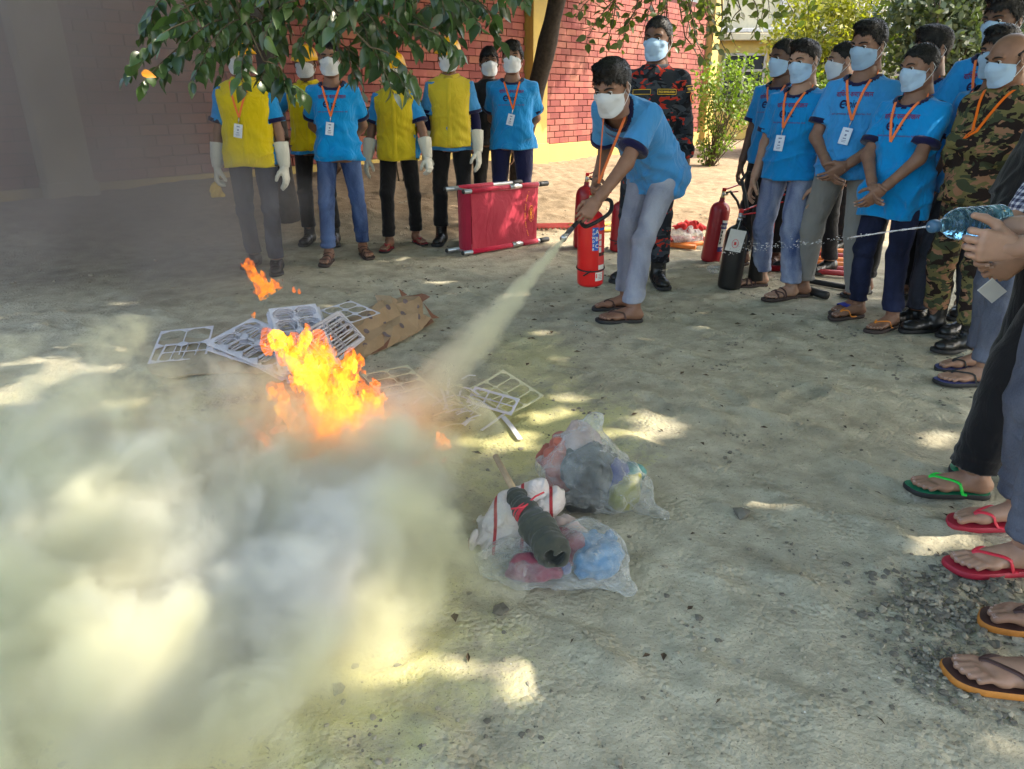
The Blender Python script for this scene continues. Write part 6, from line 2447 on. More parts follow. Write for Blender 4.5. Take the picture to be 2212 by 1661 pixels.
# ---- folded red stretcher on its side
M_REDCLOTH = fabric('crimson_canvas', srgb(174, 16, 52), .07, .6, .35)
M_ALU = plain('aluminium_pole', (.62, .62, .62), .38, .08, metal=.9)
M_GRIP = plain('black_grip', (.02, .02, .02), .55, .2)
M_YPRINT = plain('orange_print', srgb(240, 150, 30), .6, .05)
o3 = at(1020, 551)
e3 = at(1160, 527)
dx = unit(e3 - o3)
Ls = np.linalg.norm(e3 - o3)
st = empty('stretcher', o3, 'folded red canvas stretcher with silver poles standing on edge', 'stretcher', None, math.atan2(dx[1], dx[0]))
Hs = .555
n, k = 26, 14
pts = []
for i in range(n):
    u = i / (n - 1)
    for j in range(k):
        v = j / (k - 1)
        pts.append((u * Ls + .012 * (v - .5) * u - .018 * math.sin(v * math.pi) * (u > .9), -.012 * math.sin(v * math.pi) + .004 * math.sin(u * 9 + v * 3), .03 + v * (Hs - .03) - .012 * math.sin(u * math.pi) * (1 - v) * 0))
MD().sheet(pts, n, k, 0).build('canvas_front', [M_REDCLOTH], st)
pts = []
for i in range(10):
    u = i / 9
    for j in range(10):
        v = j / 9
        pts.append((-.004 - .022 * math.sin(u * math.pi), u * .185, .03 + v * (Hs - .03)))
MD().sheet(pts, 10, 10, 0).build('canvas_end', [M_REDCLOTH], st)
pts = []
for i in range(n):
    u = i / (n - 1)
    for j in range(6):
        v = j / 5
        pts.append((u * Ls * .78, .185 + .006 * math.sin(u * 7), .03 + v * (Hs - .005)))
MD().sheet(pts, n, 6, 0).build('canvas_back', [M_REDCLOTH], st)
for (y, z, x0, x1) in ((0, Hs, -.03, Ls + .01), (.185, Hs + .01, -.09, Ls * .80), (0, .03, -.05, Ls + .03), (.185, .03, -.09, Ls * .80)):
    MD().tube([(x0 - .05, y, z), (x1, y, z)], .019, 12, 0).build('pole', [M_ALU], st)
    MD().tube([(x1, y, z), (x1 + .02, y, z), (x1 + .11, y, z), (x1 + .12, y, z)], [.02, .024, .024, .018], 12, 0).build('grip', [M_GRIP], st)
    MD().tube([(x0 - .062, y, z), (x0 - .05, y, z)], [.015, .021], 12, 0).build('end_cap', [M_GRIP], st)
for z in (Hs, .03):
    MD().box((-.035, .092, z + (.012 if z > .3 else -.0)), (.035, .20, .012), None, 0, .003).build('cross_hinge', [M_ALU], st)
for (x, z) in ((Ls * .62, Hs + .004), (Ls * .66, .036)):
    MD().tube([(x - .05, -.006, z), (x + .05, -.006, z)], .0245, 12, 0).build('pole_sleeve', [M_ALU], st)
for (y, z, x0, x1) in ((0, Hs, .0, Ls * .60), (0, Hs, Ls * .74, Ls), (.185, Hs + .01, .0, Ls * .5), (0, .03, .0, Ls * .62), (0, .03, Ls * .76, Ls)):
    MD().tube([(x0, y, z), (x0 + .002, y, z), (x1 - .002, y, z), (x1, y, z)], [.0215, .0235, .0235, .0215], 14, 0).build('canvas_hem', [M_REDCLOTH], st)
pm = MD()
cz, cx_ = .30, Ls * .875
el = [(cx_ + .030 * math.cos(t), -.022, cz + .072 * math.sin(t)) for t in np.linspace(0, 2 * math.pi, 26)]
pm.tube(el, .0022, 4, 0)
V, T = text_tris('RUMED', .034, .9, off=.001)
V = V - (V.max(0) + V.min(0)) / 2
pm.add(np.array([(cx_ - y, -.0225, cz + x) for x, y, _ in V]), T, 0, False)
for i, t in enumerate(np.linspace(-1, 1, 26)):
    if i % 5 != 4:
        pm.box((cx_ - .075 + .045 * t * t, -.0185, cz + .20 * t), (.006, .0015, .010), rotm(0, -.4 * t, 0), 0)
pm.build('canvas_print', [M_YPRINT], st)

# ---- things on the sand behind: red grid mat, rods, plastic bag
M_ROD_O = plain('orange_rod', srgb(206, 116, 48), .5, .1)
M_ROD_R = plain('red_rod', srgb(150, 34, 44), .5, .1)
M_ROD_Y = plain('ochre_rod', srgb(190, 146, 60), .6, .12)
M_MATR = plain('red_grid', srgb(166, 66, 62), .7, .12)
def rod(label, a, b, r, mat, name='rod', cat='rod', group='coloured rods lying on the sand'):
    a, b = np.array(a), np.array(b)
    o = MD().tube([(0, 0, 0), b - a], r, 10, 0).build(name, [mat], None, a)
    return tag(o, label, cat, group)
for i, (x0, y0, x1, y1, mt, lb) in enumerate(((1436, 533, 1502, 540, M_ROD_O, 'thick orange rod pointing at the tall red extinguisher'), (1430, 518, 1500, 524, M_ROD_R, 'dull red rod behind the thick orange rod'),
                                              (1228, 494, 1330, 488, M_ROD_Y, 'ochre rod behind the held extinguisher'), (1250, 505, 1330, 500, M_ROD_Y, 'second ochre rod nearer the held extinguisher'))):
    p, q = at(x0, y0), at(x1, y1)
    rod(lb, p + (0, 0, .025), q + (0, 0, .025), .024, mt)
for i in range(6):
    p, q = at(1640, 538 + i * 9), at(1880, 552 + i * 10)
    rod('rod of the orange and red bundle on the sand behind the trouser legs', p + (0, 0, .025), q + (0, 0, .025), .022, [M_ROD_O, M_ROD_R, M_ROD_O, M_ROD_O, M_ROD_R, M_ROD_R][i], 'rod', 'rod', 'bundle of orange and red rods')
g = at(1165, 498)
mt_ = empty('grid_mat', (g[0], g[1], .02), 'flat red grid mat on the sand beside the stretcher grip', 'mat', None, .10)
gm = MD()
for i in range(9):
    gm.box((i * .048, .11, 0), (.012, .24, .012))
for i in range(6):
    gm.box((.19, i * .045, .013), (.42, .012, .012))
gm.build('grid', [M_MATR], mt_)
g = at(1450, 527)
mt_ = empty('grid_mat', (g[0], g[1], .02), 'reddish grid mat under the plastic bag of red cloth', 'mat', None, .05)
link('grid', bpy.data.meshes['grid'], mt_, (0, 0, 0), (0, 0, -.2))
rod('black metal pole lying on the soil behind the blue slide sandal', at(1700, 604) + (0, 0, .02), at(1838, 628) + (0, 0, .02), .020, M_HOSE, 'pole', 'pole', None)
rod('short black club end on the soil right of the blue slide sandal', at(1742, 634) + (0, 0, .025), at(1786, 646) + (0, 0, .025), .028, M_HOSE, 'pole', 'pole', None)

def film_mat(name, tint=(.9, .92, .93), alpha=.30, rough=.12):
    m, nt, bs, out = new_mat(name)
    vec = coords(nt)
    tr = nt.nodes.new('ShaderNodeBsdfTransparent')
    bs.inputs['Base Color'].default_value = (*tint, 1)
    bs.inputs['Roughness'].default_value = rough
    bs.inputs['Specular IOR Level'].default_value = .6
    f = noise(nt, vec, 16, 4, .6, .8)
    w = ramp(nt, f, [(.4, (alpha * .5,) * 3), (.7, (min(1, alpha * 2.0),) * 3)]).outputs[0]
    lw = nt.nodes.new('ShaderNodeLayerWeight')
    lw.inputs['Blend'].default_value = .35
    w = math_n(nt, 'MINIMUM', math_n(nt, 'ADD', w, math_n(nt, 'MULTIPLY', lw.outputs['Facing'], .5)), .95)
    ms = nt.nodes.new('ShaderNodeMixShader')
    nt.links.new(w, ms.inputs[0])
    nt.links.new(tr.outputs[0], ms.inputs[1])
    nt.links.new(bs.outputs[0], ms.inputs[2])
    nt.links.new(ms.outputs[0], out.inputs['Surface'])
    h = noise(nt, coords(nt, 'Object', (22, 22, 30)), 1, 4, .55, 1.6)
    bump(nt, bs, h, .9, .03)
    return m
M_FILM = film_mat('clear_plastic_film', (.74, .76, .72), .15)

def blob_mesh(parts, h, warp, lo, hi, k=.03):
    F = Field(lo, hi, h)
    for c, r in parts:
        F.ell(c, r, k=k)
    F.warp(warp)
    F.cut((0, 0, .004), (0, 0, -1))
    return F.mesh()
def crumple(seed, a=.012, f=6):
    def fn(P):
        n = snoise(P, f, seed, 3)
        m = snoise(P, f * .6, seed + 50, 2)
        return a * (1 - 2 * np.abs(n)) * .8 + a * m
    return fn
def cloth_blob(parent, name, c, r, mat, seed, amp=.016, f=7, h=.008):
    c, r = np.array(c), np.array(r)
    V, Q = blob_mesh([(c, r)], h, crumple(seed, amp, f), c - r - .04, c + r + .04)
    return MD().add(V, Q, 0).build(name, [mat], parent)
CL = {k: fabric('cloth_' + k, srgb(*v), .15, .9, .6) for k, v in {'orange': (170, 98, 80), 'grey': (66, 66, 62), 'violet': (66, 70, 112), 'olive': (112, 112, 52), 'blue': (76, 116, 150), 'rose': (132, 72, 84), 'teal': (52, 94, 94), 'pale': (170, 150, 140)}.items()}
bc = at(1272, 1075)
bg = empty('rubbish_bag', (bc[0], bc[1], 0), 'knotted clear plastic bag of coloured rags standing by itself', 'bag', 'clear plastic bags of rags')
for nm, c, r, s_ in (('orange', (-.10, .03, .12), (.085, .09, .10), 1), ('pale', (-.02, .06, .17), (.08, .08, .085), 2), ('grey', (-.005, -.03, .12), (.10, .085, .095), 3), ('violet', (.075, -.03, .09), (.075, .085, .075), 4),
                     ('olive', (.105, -.075, .06), (.07, .06, .058), 5), ('teal', (.13, -.01, .075), (.055, .07, .06), 6), ('grey', (-.02, -.085, .05), (.09, .06, .05), 7)):
    cloth_blob(bg, 'rag', c, r, CL[nm], s_)
F = Field((-.26, -.22, -.01), (.30, .22, .40), .009)
F.ell((-.02, .0, .10), (.165, .135, .125), k=.05)
F.ell((.085, -.045, .07), (.125, .10, .085), k=.05)
F.cone((-.02, .03, .19), (.0, .06, .235), .085, .045, k=.05)
F.cone((.0, .06, .235), (.02, .08, .265), .024, .040, k=.02)
F.cone((.17, -.09, .03), (.235, -.13, .012), .035, .022, k=.03)
F.warp(crumple(31, .009, 8))
F.cut((0, 0, .003), (0, 0, -1))
V, Q = F.mesh()
MD().add(V, Q, 0).build('plastic_film', [M_FILM], bg)

bc = at(1200, 1225)
bg = empty('rubbish_bag', (bc[0], bc[1], 0), 'torn clear plastic bag of blue and rose rags under the torch', 'bag', 'clear plastic bags of rags')
for nm, c, r, s_ in (('blue', (.105, -.02, .055), (.085, .085, .055), 11), ('rose', (.02, .03, .06), (.075, .07, .05), 12), ('rose', (-.06, -.05, .03), (.08, .04, .03), 13), ('blue', (.13, .04, .05), (.05, .06, .045), 14), ('violet', (-.02, -.04, .03), (.06, .04, .028), 15), ('pale', (.04, .09, .06), (.07, .05, .055), 16)):
    cloth_blob(bg, 'rag', c, r, CL[nm], s_, .014, 8)
F = Field((-.36, -.20, -.01), (.26, .26, .22), .009)
F.ell((.09, .0, .05), (.135, .135, .085), k=.05)
F.ell((-.06, -.02, .03), (.16, .11, .055), k=.05)
F.ell((-.17, .03, .015), (.08, .05, .022), k=.05)
F.cone((.15, -.07, .03), (.205, -.12, .012), .045, .025, k=.03)
F.warp(crumple(33, .009, 8))
F.cut((0, 0, .003), (0, 0, -1))
V, Q = F.mesh()
MD().add(V, Q, 0).build('plastic_film', [M_FILM], bg)

def stripe_cloth():
    m, nt, bs, out = new_mat('white_red_striped_cloth')
    vec = coords(nt)
    w = nt.nodes.new('ShaderNodeTexWave')
    w.inputs['Scale'].default_value = 3.6
    w.inputs['Distortion'].default_value = 1.2
    w.inputs['Detail'].default_value = 1
    nt.links.new(vec, w.inputs[0])
    r = ramp(nt, w.outputs[1], [(.955, srgb(206, 196, 190)), (.975, srgb(166, 60, 62)), (1, srgb(170, 50, 56))])
    nt.links.new(r.outputs[0], bs.inputs['Base Color'])
    bs.inputs['Roughness'].default_value = .9
    bump(nt, bs, noise(nt, coords(nt, 'Object', (24, 24, 24)), 1, 3, .5, 1.5), .6, .02)
    return m
wc = at(1100, 1165)
F = Field((-.16, -.13, -.005), (.20, .18, .20), .007)
F.ell((-.01, .0, .07), (.085, .075, .075), k=.04)
F.ell((.06, .07, .09), (.085, .06, .07), k=.04)
F.ell((.12, .06, .10), (.06, .05, .05), k=.04)
F.ell((-.03, -.04, .03), (.08, .05, .04), k=.04)
F.warp(crumple(41, .020, 7))
F.cut((0, 0, .003), (0, 0, -1))
V, Q = F.mesh()
o = MD().add(V, Q, 0).build('striped_cloth', [stripe_cloth()], None, (wc[0], wc[1], 0))
tag(o, 'crumpled white cloth with red stripes beside the torch head', 'cloth')

# torch: stick with a rag-wrapped head tied with red string
hd0, hd1 = at(1128, 1092, .17), at(1192, 1185, .13)
sdir = unit(hd0 - at(1070, 985, .235))
s0 = at(1070, 985, .235)
tr_ = empty('torch', hd0, 'wooden torch with its dark rag head bound by red string', 'torch')
MD().tube([s0 - hd0, hd0 + sdir * .06 - hd0], [.010, .013], 8, 0).build('handle', [plain('bare_wood', srgb(176, 150, 118), .8, .2, 30)], tr_)
ax = unit(hd1 - hd0)
Lh = np.linalg.norm(hd1 - hd0)
F = Field(np.minimum((0, 0, 0), hd1 - hd0) - .09, np.maximum((0, 0, 0), hd1 - hd0) + .09, .0055)
F.cone(ax * -.01, ax * .02, .026, .030, k=.01)
F.cone(ax * .03, ax * Lh * .55, .037, .049, k=.02)
F.cone(ax * Lh * .55, ax * Lh, .049, .052, k=.02)
F.cone(ax * -.035, ax * -.01, .032, .024, k=.01)
F.ell(ax * (Lh + .015), (.034, .034, .034), k=.008, op='s')
F.warp(lambda P: .0022 * np.sin((P @ ax) * 260 + 5 * snoise(P, 6, 3, 1)) + .004 * snoise(P, 11, 4, 2))
V, Q = F.mesh()
MD().add(V, Q, 0).build('rag_head', [fabric('charcoal_knit', srgb(66, 68, 60), .2, .95, .5)], tr_)
sm = MD()
r2 = unit(np.cross(ax, (0, 0, 1)))
u2 = np.cross(r2, ax)
for j in range(4):
    sm.tube([ax * (.022 + .008 * j + .006 * math.sin(t + j)) + (r2 * math.cos(t) + u2 * math.sin(t)) * .037 for t in np.linspace(0, 6.28, 22)], .0035, 5, 0)
sm.tube([ax * .03 + u2 * .036, ax * .02 - r2 * .03 + u2 * .045, ax * .0 - r2 * .07 + u2 * .032], .003, 5, 0)
sm.tube([ax * .035 + u2 * .038, ax * .05 + r2 * .03 + u2 * .046, ax * .03 + r2 * .055 + u2 * .03], .003, 5, 0)
sm.build('red_string', [plain('red_string', srgb(206, 60, 72), .7, .1)], tr_)

# ---- die-cut waste sheets, kraft paper roll and cardboard by the fire
M_WASTE = plain('grey_white_board', srgb(200, 197, 202), .8, .10, 14)
M_WASTE2 = plain('yellowed_board', srgb(196, 192, 160), .8, .08, 60)
def kraft_mat(name, c):
    m, nt, bs, out = new_mat(name)
    vec = coords(nt)
    f = noise(nt, vec, 9, 5, .6)
    r = ramp(nt, f, [(.3, tuple(x * .78 for x in c)), (.7, c)])
    nt.links.new(r.outputs[0], bs.inputs['Base Color'])
    bs.inputs['Roughness'].default_value = .75
    bs.inputs['Specular IOR Level'].default_value = .25
    bump(nt, bs, noise(nt, vec, 24, 4, .6, .6), .4, .01)
    return m
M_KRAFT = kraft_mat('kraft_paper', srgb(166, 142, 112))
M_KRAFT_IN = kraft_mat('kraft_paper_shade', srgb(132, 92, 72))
M_CARDBD = kraft_mat('grey_cardboard', srgb(172, 160, 136))
M_STAMP = plain('stamp_ink', srgb(104, 92, 96), .8, .15)

def frame_sheet(w, h, nx, ny, bar=.010, th=.004, chamfer=.3, nodes=True):
    """board with the blanks punched out: bars round chamfered openings"""
    md = MD()
    cw, chh = (w - bar) / nx, (h - bar) / ny
    for i in range(nx):
        for j in range(ny):
            x0, x1 = -w / 2 + i * cw, -w / 2 + (i + 1) * cw + bar
            y0, y1 = -h / 2 + j * chh, -h / 2 + (j + 1) * chh + bar
            t = bar * (.75 if nodes else .9)
            bx0, bx1 = (bar if i == 0 else t * .35), (bar if i == nx - 1 else t * .35)
            by0, by1 = (bar if j == 0 else t * .35), (bar if j == ny - 1 else t * .35)
            X0, X1, Y0, Y1 = x0 + bx0, x1 - bx1, y0 + by0, y1 - by1
            c = min(X1 - X0, Y1 - Y0) * chamfer
            inn = [(X0 + c, Y0), (X1 - c, Y0), (X1, Y0 + c), (X1, Y1 - c), (X1 - c, Y1), (X0 + c, Y1), (X0, Y1 - c), (X0, Y0 + c)]
            xm0, xm1 = (x0 if i == 0 else x0 + bar * .5), (x1 if i == nx - 1 else x1 - bar * .5)
            ym0, ym1 = (y0 if j == 0 else y0 + bar * .5), (y1 if j == ny - 1 else y1 - bar * .5)
            out_ = [(max(xm0, X0 + c), ym0), (min(xm1, X1 - c), ym0), (xm1, ym0), (xm1, ym1), (min(xm1, X1 - c), ym1), (max(xm0, X0 + c), ym1), (xm0, ym1), (xm0, ym0)]
            V = [(x, y, z) for z in (0, th) for x, y in inn + out_]
            F = []
            for q in range(8):
                r_ = (q + 1) % 8
                F += [(16 + q, 16 + r_, 24 + r_, 24 + q), (q, 8 + q, 8 + r_, r_), (q, r_, 16 + r_, 16 + q), (8 + q, 24 + q, 24 + r_, 8 + r_)]
            md.add(np.array(V), F, 0, False)
    return md
SHEETS = [frame_sheet(.36, .26, 2, 5), frame_sheet(.34, .24, 2, 4, .011), frame_sheet(.24, .17, 2, 3, .009, chamfer=.34), frame_sheet(.27, .20, 4, 2, .008, chamfer=.34)]
SHM = [s_.mesh('punched_board', [M_WASTE]) for s_ in SHEETS]
SHM_Y = [s_.mesh('punched_board', [M_WASTE2]) for s_ in SHEETS]
def board(k, c, R, label, yellow=False, bend=0.0, group=None):
    me = (SHM_Y if yellow else SHM)[k]
    if bend:
        me = me.copy()
        V = np.zeros(len(me.vertices) * 3)
        me.vertices.foreach_get('co', V)
        V = V.reshape(-1, 3)
        V[:, 2] += bend * (V[:, 0] ** 2 + .6 * V[:, 0] * V[:, 1])
        me.vertices.foreach_set('co', V.ravel())
    o = link('punched_board', me, None, c, Matrix(R.tolist()).to_euler())
    return tag(o, label, 'board', group)
def quad_place(cs, zs):
    """centre and rotation of a sheet whose corners are seen at cs (order: left-near, right-near, right-far, left-far)"""
    P = [at(x, y, z) for (x, y), z in zip(cs, zs)]
    c = sum(P) / 4
    x = unit((P[1] + P[2]) - (P[0] + P[3]))
    y = (P[3] + P[2]) - (P[0] + P[1])
    y = unit(y - x * x.dot(y))
    return c, np.column_stack([x, y, np.cross(x, y)]), np.linalg.norm((P[1] + P[2]) / 2 - (P[0] + P[3]) / 2), np.linalg.norm((P[2] + P[3]) / 2 - (P[0] + P[1]) / 2)
def sized_board(cs, zs, nx, ny, label, mat=None, bar=.010, bend=0.0, group=None, n=1, dz=.008, jit=.014, labels=None):
    c, R, w, h = quad_place(cs, zs)
    me = frame_sheet(w, h, nx, ny, bar).mesh('punched_board', [mat or M_WASTE])
    if bend:
        V = np.zeros(len(me.vertices) * 3)
        me.vertices.foreach_get('co', V)
        V = V.reshape(-1, 3)
        V[:, 2] += bend * (V[:, 0] ** 2 + .6 * V[:, 0] * V[:, 1])
        me.vertices.foreach_set('co', V.ravel())
        me.update()
    for i in range(n):
        R2 = R @ rotm(RNG.normal() * .02 * (n > 1), RNG.normal() * .02 * (n > 1), RNG.normal() * .06 * (i > 0))
        cc = c - R[:, 2] * dz * i + (R[:, 0] * RNG.normal() + R[:, 1] * RNG.normal()) * jit * (i > 0)
        o = link('punched_board', me, None, cc, Matrix(R2.tolist()).to_euler())
        tag(o, label if i == 0 or not labels else labels, 'board', group if i or not labels else None)
PILE = 'stack of punched waste boards by the kraft roll'
sized_board([(592, 800), (694, 790), (716, 656), (606, 672)], [.07, .07, .24, .24], 2, 5, 'topmost punched board of the left-hand stack leaning on the kraft roll', bar=.013, n=9, dz=.010, labels='punched board within the stack that leans on the kraft roll', group=PILE)
sized_board([(574, 825), (664, 776), (585, 668), (483, 736)], [.02, .06, .18, .08], 2, 5, 'punched board lying askew on the left of the stack', bar=.013, n=6, labels='punched board beneath the askew one on the left of the stack', group=PILE + ', left side')
sized_board([(700, 786), (782, 732), (742, 668), (668, 712)], [.06, .07, .22, .20], 2, 5, 'punched board askew on the right of the stack towards the kraft roll', bar=.013, n=9, dz=.010, labels='punched board beneath the askew one on the right of the stack', group=PILE + ', right side')
sized_board([(748, 700), (803, 683), (776, 645), (700, 670)], [.16, .17, .20, .19], 2, 3, 'thin open punched frame lying on top of the kraft paper roll', bar=.006)
sized_board([(332, 786), (470, 768), (440, 708), (336, 718)], [.012, .012, .05, .03], 2, 2, 'large punched frame lying on the flat cardboard at the far left', bar=.011)
sized_board([(345, 782), (475, 772), (478, 736), (350, 746)], [.016, .016, .02, .02], 5, 2, 'small-celled punched board on top of the far left frame', bar=.009)
sized_board([(490, 745), (540, 752), (545, 708), (488, 704)], [.03, .03, .05, .05], 2, 1, 'narrow punched frame between the cardboard and the stack', bar=.012)
sized_board([(808, 866), (912, 834), (898, 790), (799, 804)], [.006, .006, .03, .02], 2, 3, 'single punched board on the powder right of the flames', M_WASTE2, .009)
sized_board([(1090, 896), (1176, 864), (1084, 798), (1014, 848)], [.03, .01, .10, .07], 2, 4, 'curled punched board beside the heap of scraps', M_WASTE2, .009, .5)
sized_board([(1004, 862), (1096, 898), (1132, 862), (1030, 842)], [.05, .04, .10, .09], 3, 2, 'broken punched board lying across the heap of scraps', bar=.010)

def strip(label, pts, w, mat, name='board_scrap', group='board scraps'):
    P = np.array(pts)
    t = np.linspace(0, len(P) - 1, 8)
    C = np.stack([np.interp(t, np.arange(len(P)), P[:, i]) for i in range(3)], 1)
    T = unit_rows(np.gradient(C, axis=0))
    S = np.cross(T, (0, 0, 1)) * w / 2
    md = MD()
    V = np.stack([C - S, C + S, C + S + (0, 0, .003), C - S + (0, 0, .003)], 1).reshape(-1, 3) - C[0]
    F = [(i * 4 + j, i * 4 + (j + 1) % 4, i * 4 + 4 + (j + 1) % 4, i * 4 + 4 + j) for i in range(7) for j in range(4)] + [(3, 2, 1, 0), (28, 29, 30, 31)]
    o = md.add(V, F, 0, False).build(name, [mat], None, C[0])
    return tag(o, label, 'scrap', group)
rs2 = np.random.default_rng(17)
for i in range(34):
    c = at(1000 + rs2.normal() * 34, 888 + rs2.normal() * 18, 0)
    a = rs2.uniform(0, 6.28)
    l = rs2.uniform(.06, .17)
    d = np.array([math.cos(a), math.sin(a), rs2.normal() * .25]) * l / 2
    z = .012 + .10 * rs2.random() ** 1.3
    strip('thin grey scrap of punched board in the tangled heap', [c - d + (0, 0, z), c + (0, 0, z + .01), c + d + (0, 0, z)], rs2.uniform(.005, .014), M_WASTE if rs2.random() < .7 else M_WASTE2, group='tangled heap of board scraps')
strip('long pale scrap strip pointing at the knotted bag', [at(1086, 900, .01), at(1105, 922, .008), at(1124, 950, .006)], .022, M_WASTE)
strip('branching scrap strip nearest the torch handle', [at(1040, 930, .01), at(1066, 912, .015), at(1090, 893, .01)], .012, M_WASTE)

def flat_sheet(name, label, poly, mat, seed, th=.006, lift=.008):
    """a thin board cut to an outline on the ground, with a slight warp"""
    P = np.array([at(x, y)[:2] for x, y in poly])
    c = P.mean(0)
    md = MD()
    rings = [np.column_stack([c + (P - c) * q, np.zeros(len(P))]) for q in (.35, .7, 1.0)]
    V = [np.array([[c[0], c[1], 0]])] + rings
    V = np.concatenate(V)
    V[:, 2] = lift + .010 * snoise(V, 2.2, seed, 2) + .006
    n = len(P)
    F = [(0, 1 + i, 1 + (i + 1) % n) for i in range(n)]
    for q in range(2):
        F += [(1 + q * n + i, 1 + (q + 1) * n + i, 1 + (q + 1) * n + (i + 1) % n, 1 + q * n + (i + 1) % n) for i in range(n)]
    V2 = V.copy()
    V2[:, 2] -= th
    md.add(V, F, 0, False)
    md.add(V2, [f[::-1] for f in F], 0, False)
    b = 1 + 2 * n
    md.add(np.concatenate([V[b:], V2[b:]]), [(i, n + i, n + (i + 1) % n, (i + 1) % n) for i in range(n)], 0, False)
    md.v = [v - (c[0], c[1], 0) for v in md.v]
    return tag(md.build(name, [mat], None, (c[0], c[1], 0)), label, 'cardboard')
flat_sheet('cardboard_sheet', 'torn flat grey cardboard sheet under the far left frames', [(300, 743), (345, 745), (400, 735), (470, 738), (520, 745), (640, 768), (648, 792), (560, 802), (480, 806), (420, 812), (372, 822), (330, 816), (312, 785)], M_CARDBD, 3)
flat_sheet('cardboard_sheet', 'brown cardboard strip showing below the stack of boards', [(470, 790), (560, 782), (650, 790), (640, 806), (560, 812), (480, 808)], M_KRAFT, 4, lift=.016)

# kraft paper wrap, crushed, open at its far end
A, B_ = at(672, 786), at(890, 690)
axk = unit(B_ - A)
Lk = np.linalg.norm(B_ - A)
sdk = np.array([axk[1], -axk[0], 0])
root = empty('kraft_paper_roll', tuple(A), 'crushed brown kraft paper wrapping printed with round stamps', 'paper')
PR = np.array([(1.15, .0), (1.05, .10), (.80, .42), (.52, .50), (.22, .92), (-.05, 1.0), (-.40, .78), (-.70, .62), (-.92, .25), (-1.02, .0)])
nu, nv = 13, len(PR)
rk = np.random.default_rng(5)
pts = np.zeros((nu, nv, 3))
for i in range(nu):
    u = i / (nu - 1)
    wd = .150 + .045 * math.sin(u * 2.8) - .02 * u
    ht = .055 + .125 * smooth01(u * 1.5) - .02 * smooth01((u - .8) * 5)
    for j in range(nv):
        k_ = 1.0 if 0 < j < nv - 1 else 0.2
        jit = rk.normal(size=3) * (.010 + .016 * (u > .8)) * k_
        pts[i, j] = axk * (u * Lk + .03 * math.sin(j * 2.1) * (u > .9)) + sdk * PR[j, 0] * wd + np.array([0, 0, .006 + PR[j, 1] * ht]) + jit
pts[..., 2] = np.maximum(pts[..., 2], .005)
ctr = pts.mean(1, keepdims=True)
nrm = unit_rows((pts - ctr).reshape(-1, 3)).reshape(pts.shape)
KP = pts.copy()
MD().sheet(pts.reshape(-1, 3), nu, nv, 0, smooth=False).build('wrapping', [M_KRAFT], root)
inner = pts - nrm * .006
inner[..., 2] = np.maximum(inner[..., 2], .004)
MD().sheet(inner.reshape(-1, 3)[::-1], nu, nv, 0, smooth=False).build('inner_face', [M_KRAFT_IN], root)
fl = MD()
for k_ in range(5):
    c = pts[-1, 1 + k_]
    q = [c, c + axk * .055 + (0, 0, .01) + rs2.normal(size=3) * .03, c + axk * .03 + (0, 0, .05) + rs2.normal(size=3) * .025, pts[-1, min(nv - 1, 3 + k_)]]
    fl.add(np.array(q), [(0, 1, 2), (0, 2, 3)], 0, False)
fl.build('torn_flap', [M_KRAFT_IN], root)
bvk = BVHTree.FromPolygons([tuple(v) for v in KP.reshape(-1, 3)], [(i * nv + j, (i + 1) * nv + j, (i + 1) * nv + j + 1, i * nv + j + 1) for i in range(nu - 1) for j in range(nv - 1)])
stp = MD()
for u, a in ((.12, .3), (.3, .2), (.48, .25), (.66, .3), (.84, .35), (.2, .75), (.4, .7), (.58, .8), (.76, .75), (.92, .8), (.3, 1.2), (.5, 1.25), (.68, 1.25), (.86, 1.2), (.06, .8)):
    o_ = axk * u * Lk + np.array([0, 0, .02])
    d_ = sdk * math.cos(a) + np.array([0, 0, math.sin(a)])
    c0 = o_ + d_ * .5
    t1 = axk
    t2 = np.cross(d_, axk)
    P = []
    for r_, t_ in [(0, 0)] + [(.017, t) for t in np.linspace(0, 6.28, 13)[:-1]]:
        s_ = c0 + t1 * r_ * math.cos(t_) + t2 * r_ * math.sin(t_)
        h_ = bvk.ray_cast(Vector(s_), Vector(-d_))
        P.append((np.array(h_[0]) if h_[0] is not None else s_ - d_ * .3) + d_ * .0025)
    stp.add(np.array(P), [(0, i + 1, (i + 1) % 12 + 1) for i in range(12)], 0, False)
stp.build('printed_stamp', [M_STAMP], root)

# plastic bag and red cloth on the rods behind
bc = at(1480, 532)
bg = empty('rubbish_bag', (bc[0], bc[1], 0), 'thin white plastic bag with red cloth left on the rods', 'bag')
V, Q = blob_mesh([(np.array((0, 0, .09)), np.array((.14, .10, .10)))], .012, crumple(61, .02, 5), np.array((-.2, -.16, -.01)), np.array((.2, .16, .24)))
MD().add(V, Q, 0).build('plastic_film', [film_mat('milky_plastic_film', (.9, .88, .84), .45)], bg)
cloth_blob(bg, 'rag', (.02, .05, .18), (.16, .06, .045), fabric('bright_red_cloth', srgb(206, 36, 34), .1), 62, .025, 6, .012)
MD().tube([(-.12, -.10, .03), (.14, -.10, .05)], .022, 8, 0).build('orange_bar', [M_ROD_O], bg)
bc = at(1570, 590)
V, Q = blob_mesh([(np.array((-.05, 0, .02)), np.array((.10, .07, .03)))], .008, crumple(63, .014, 8), np.array((-.2, -.12, -.005)), np.array((.1, .12, .08)))
tag(MD().add(V, Q, 0).build('plastic_wrapper', [M_FILM], None, tuple(bc)), 'crumpled clear wrapper at the foot of the red gas extinguisher', 'wrapper')

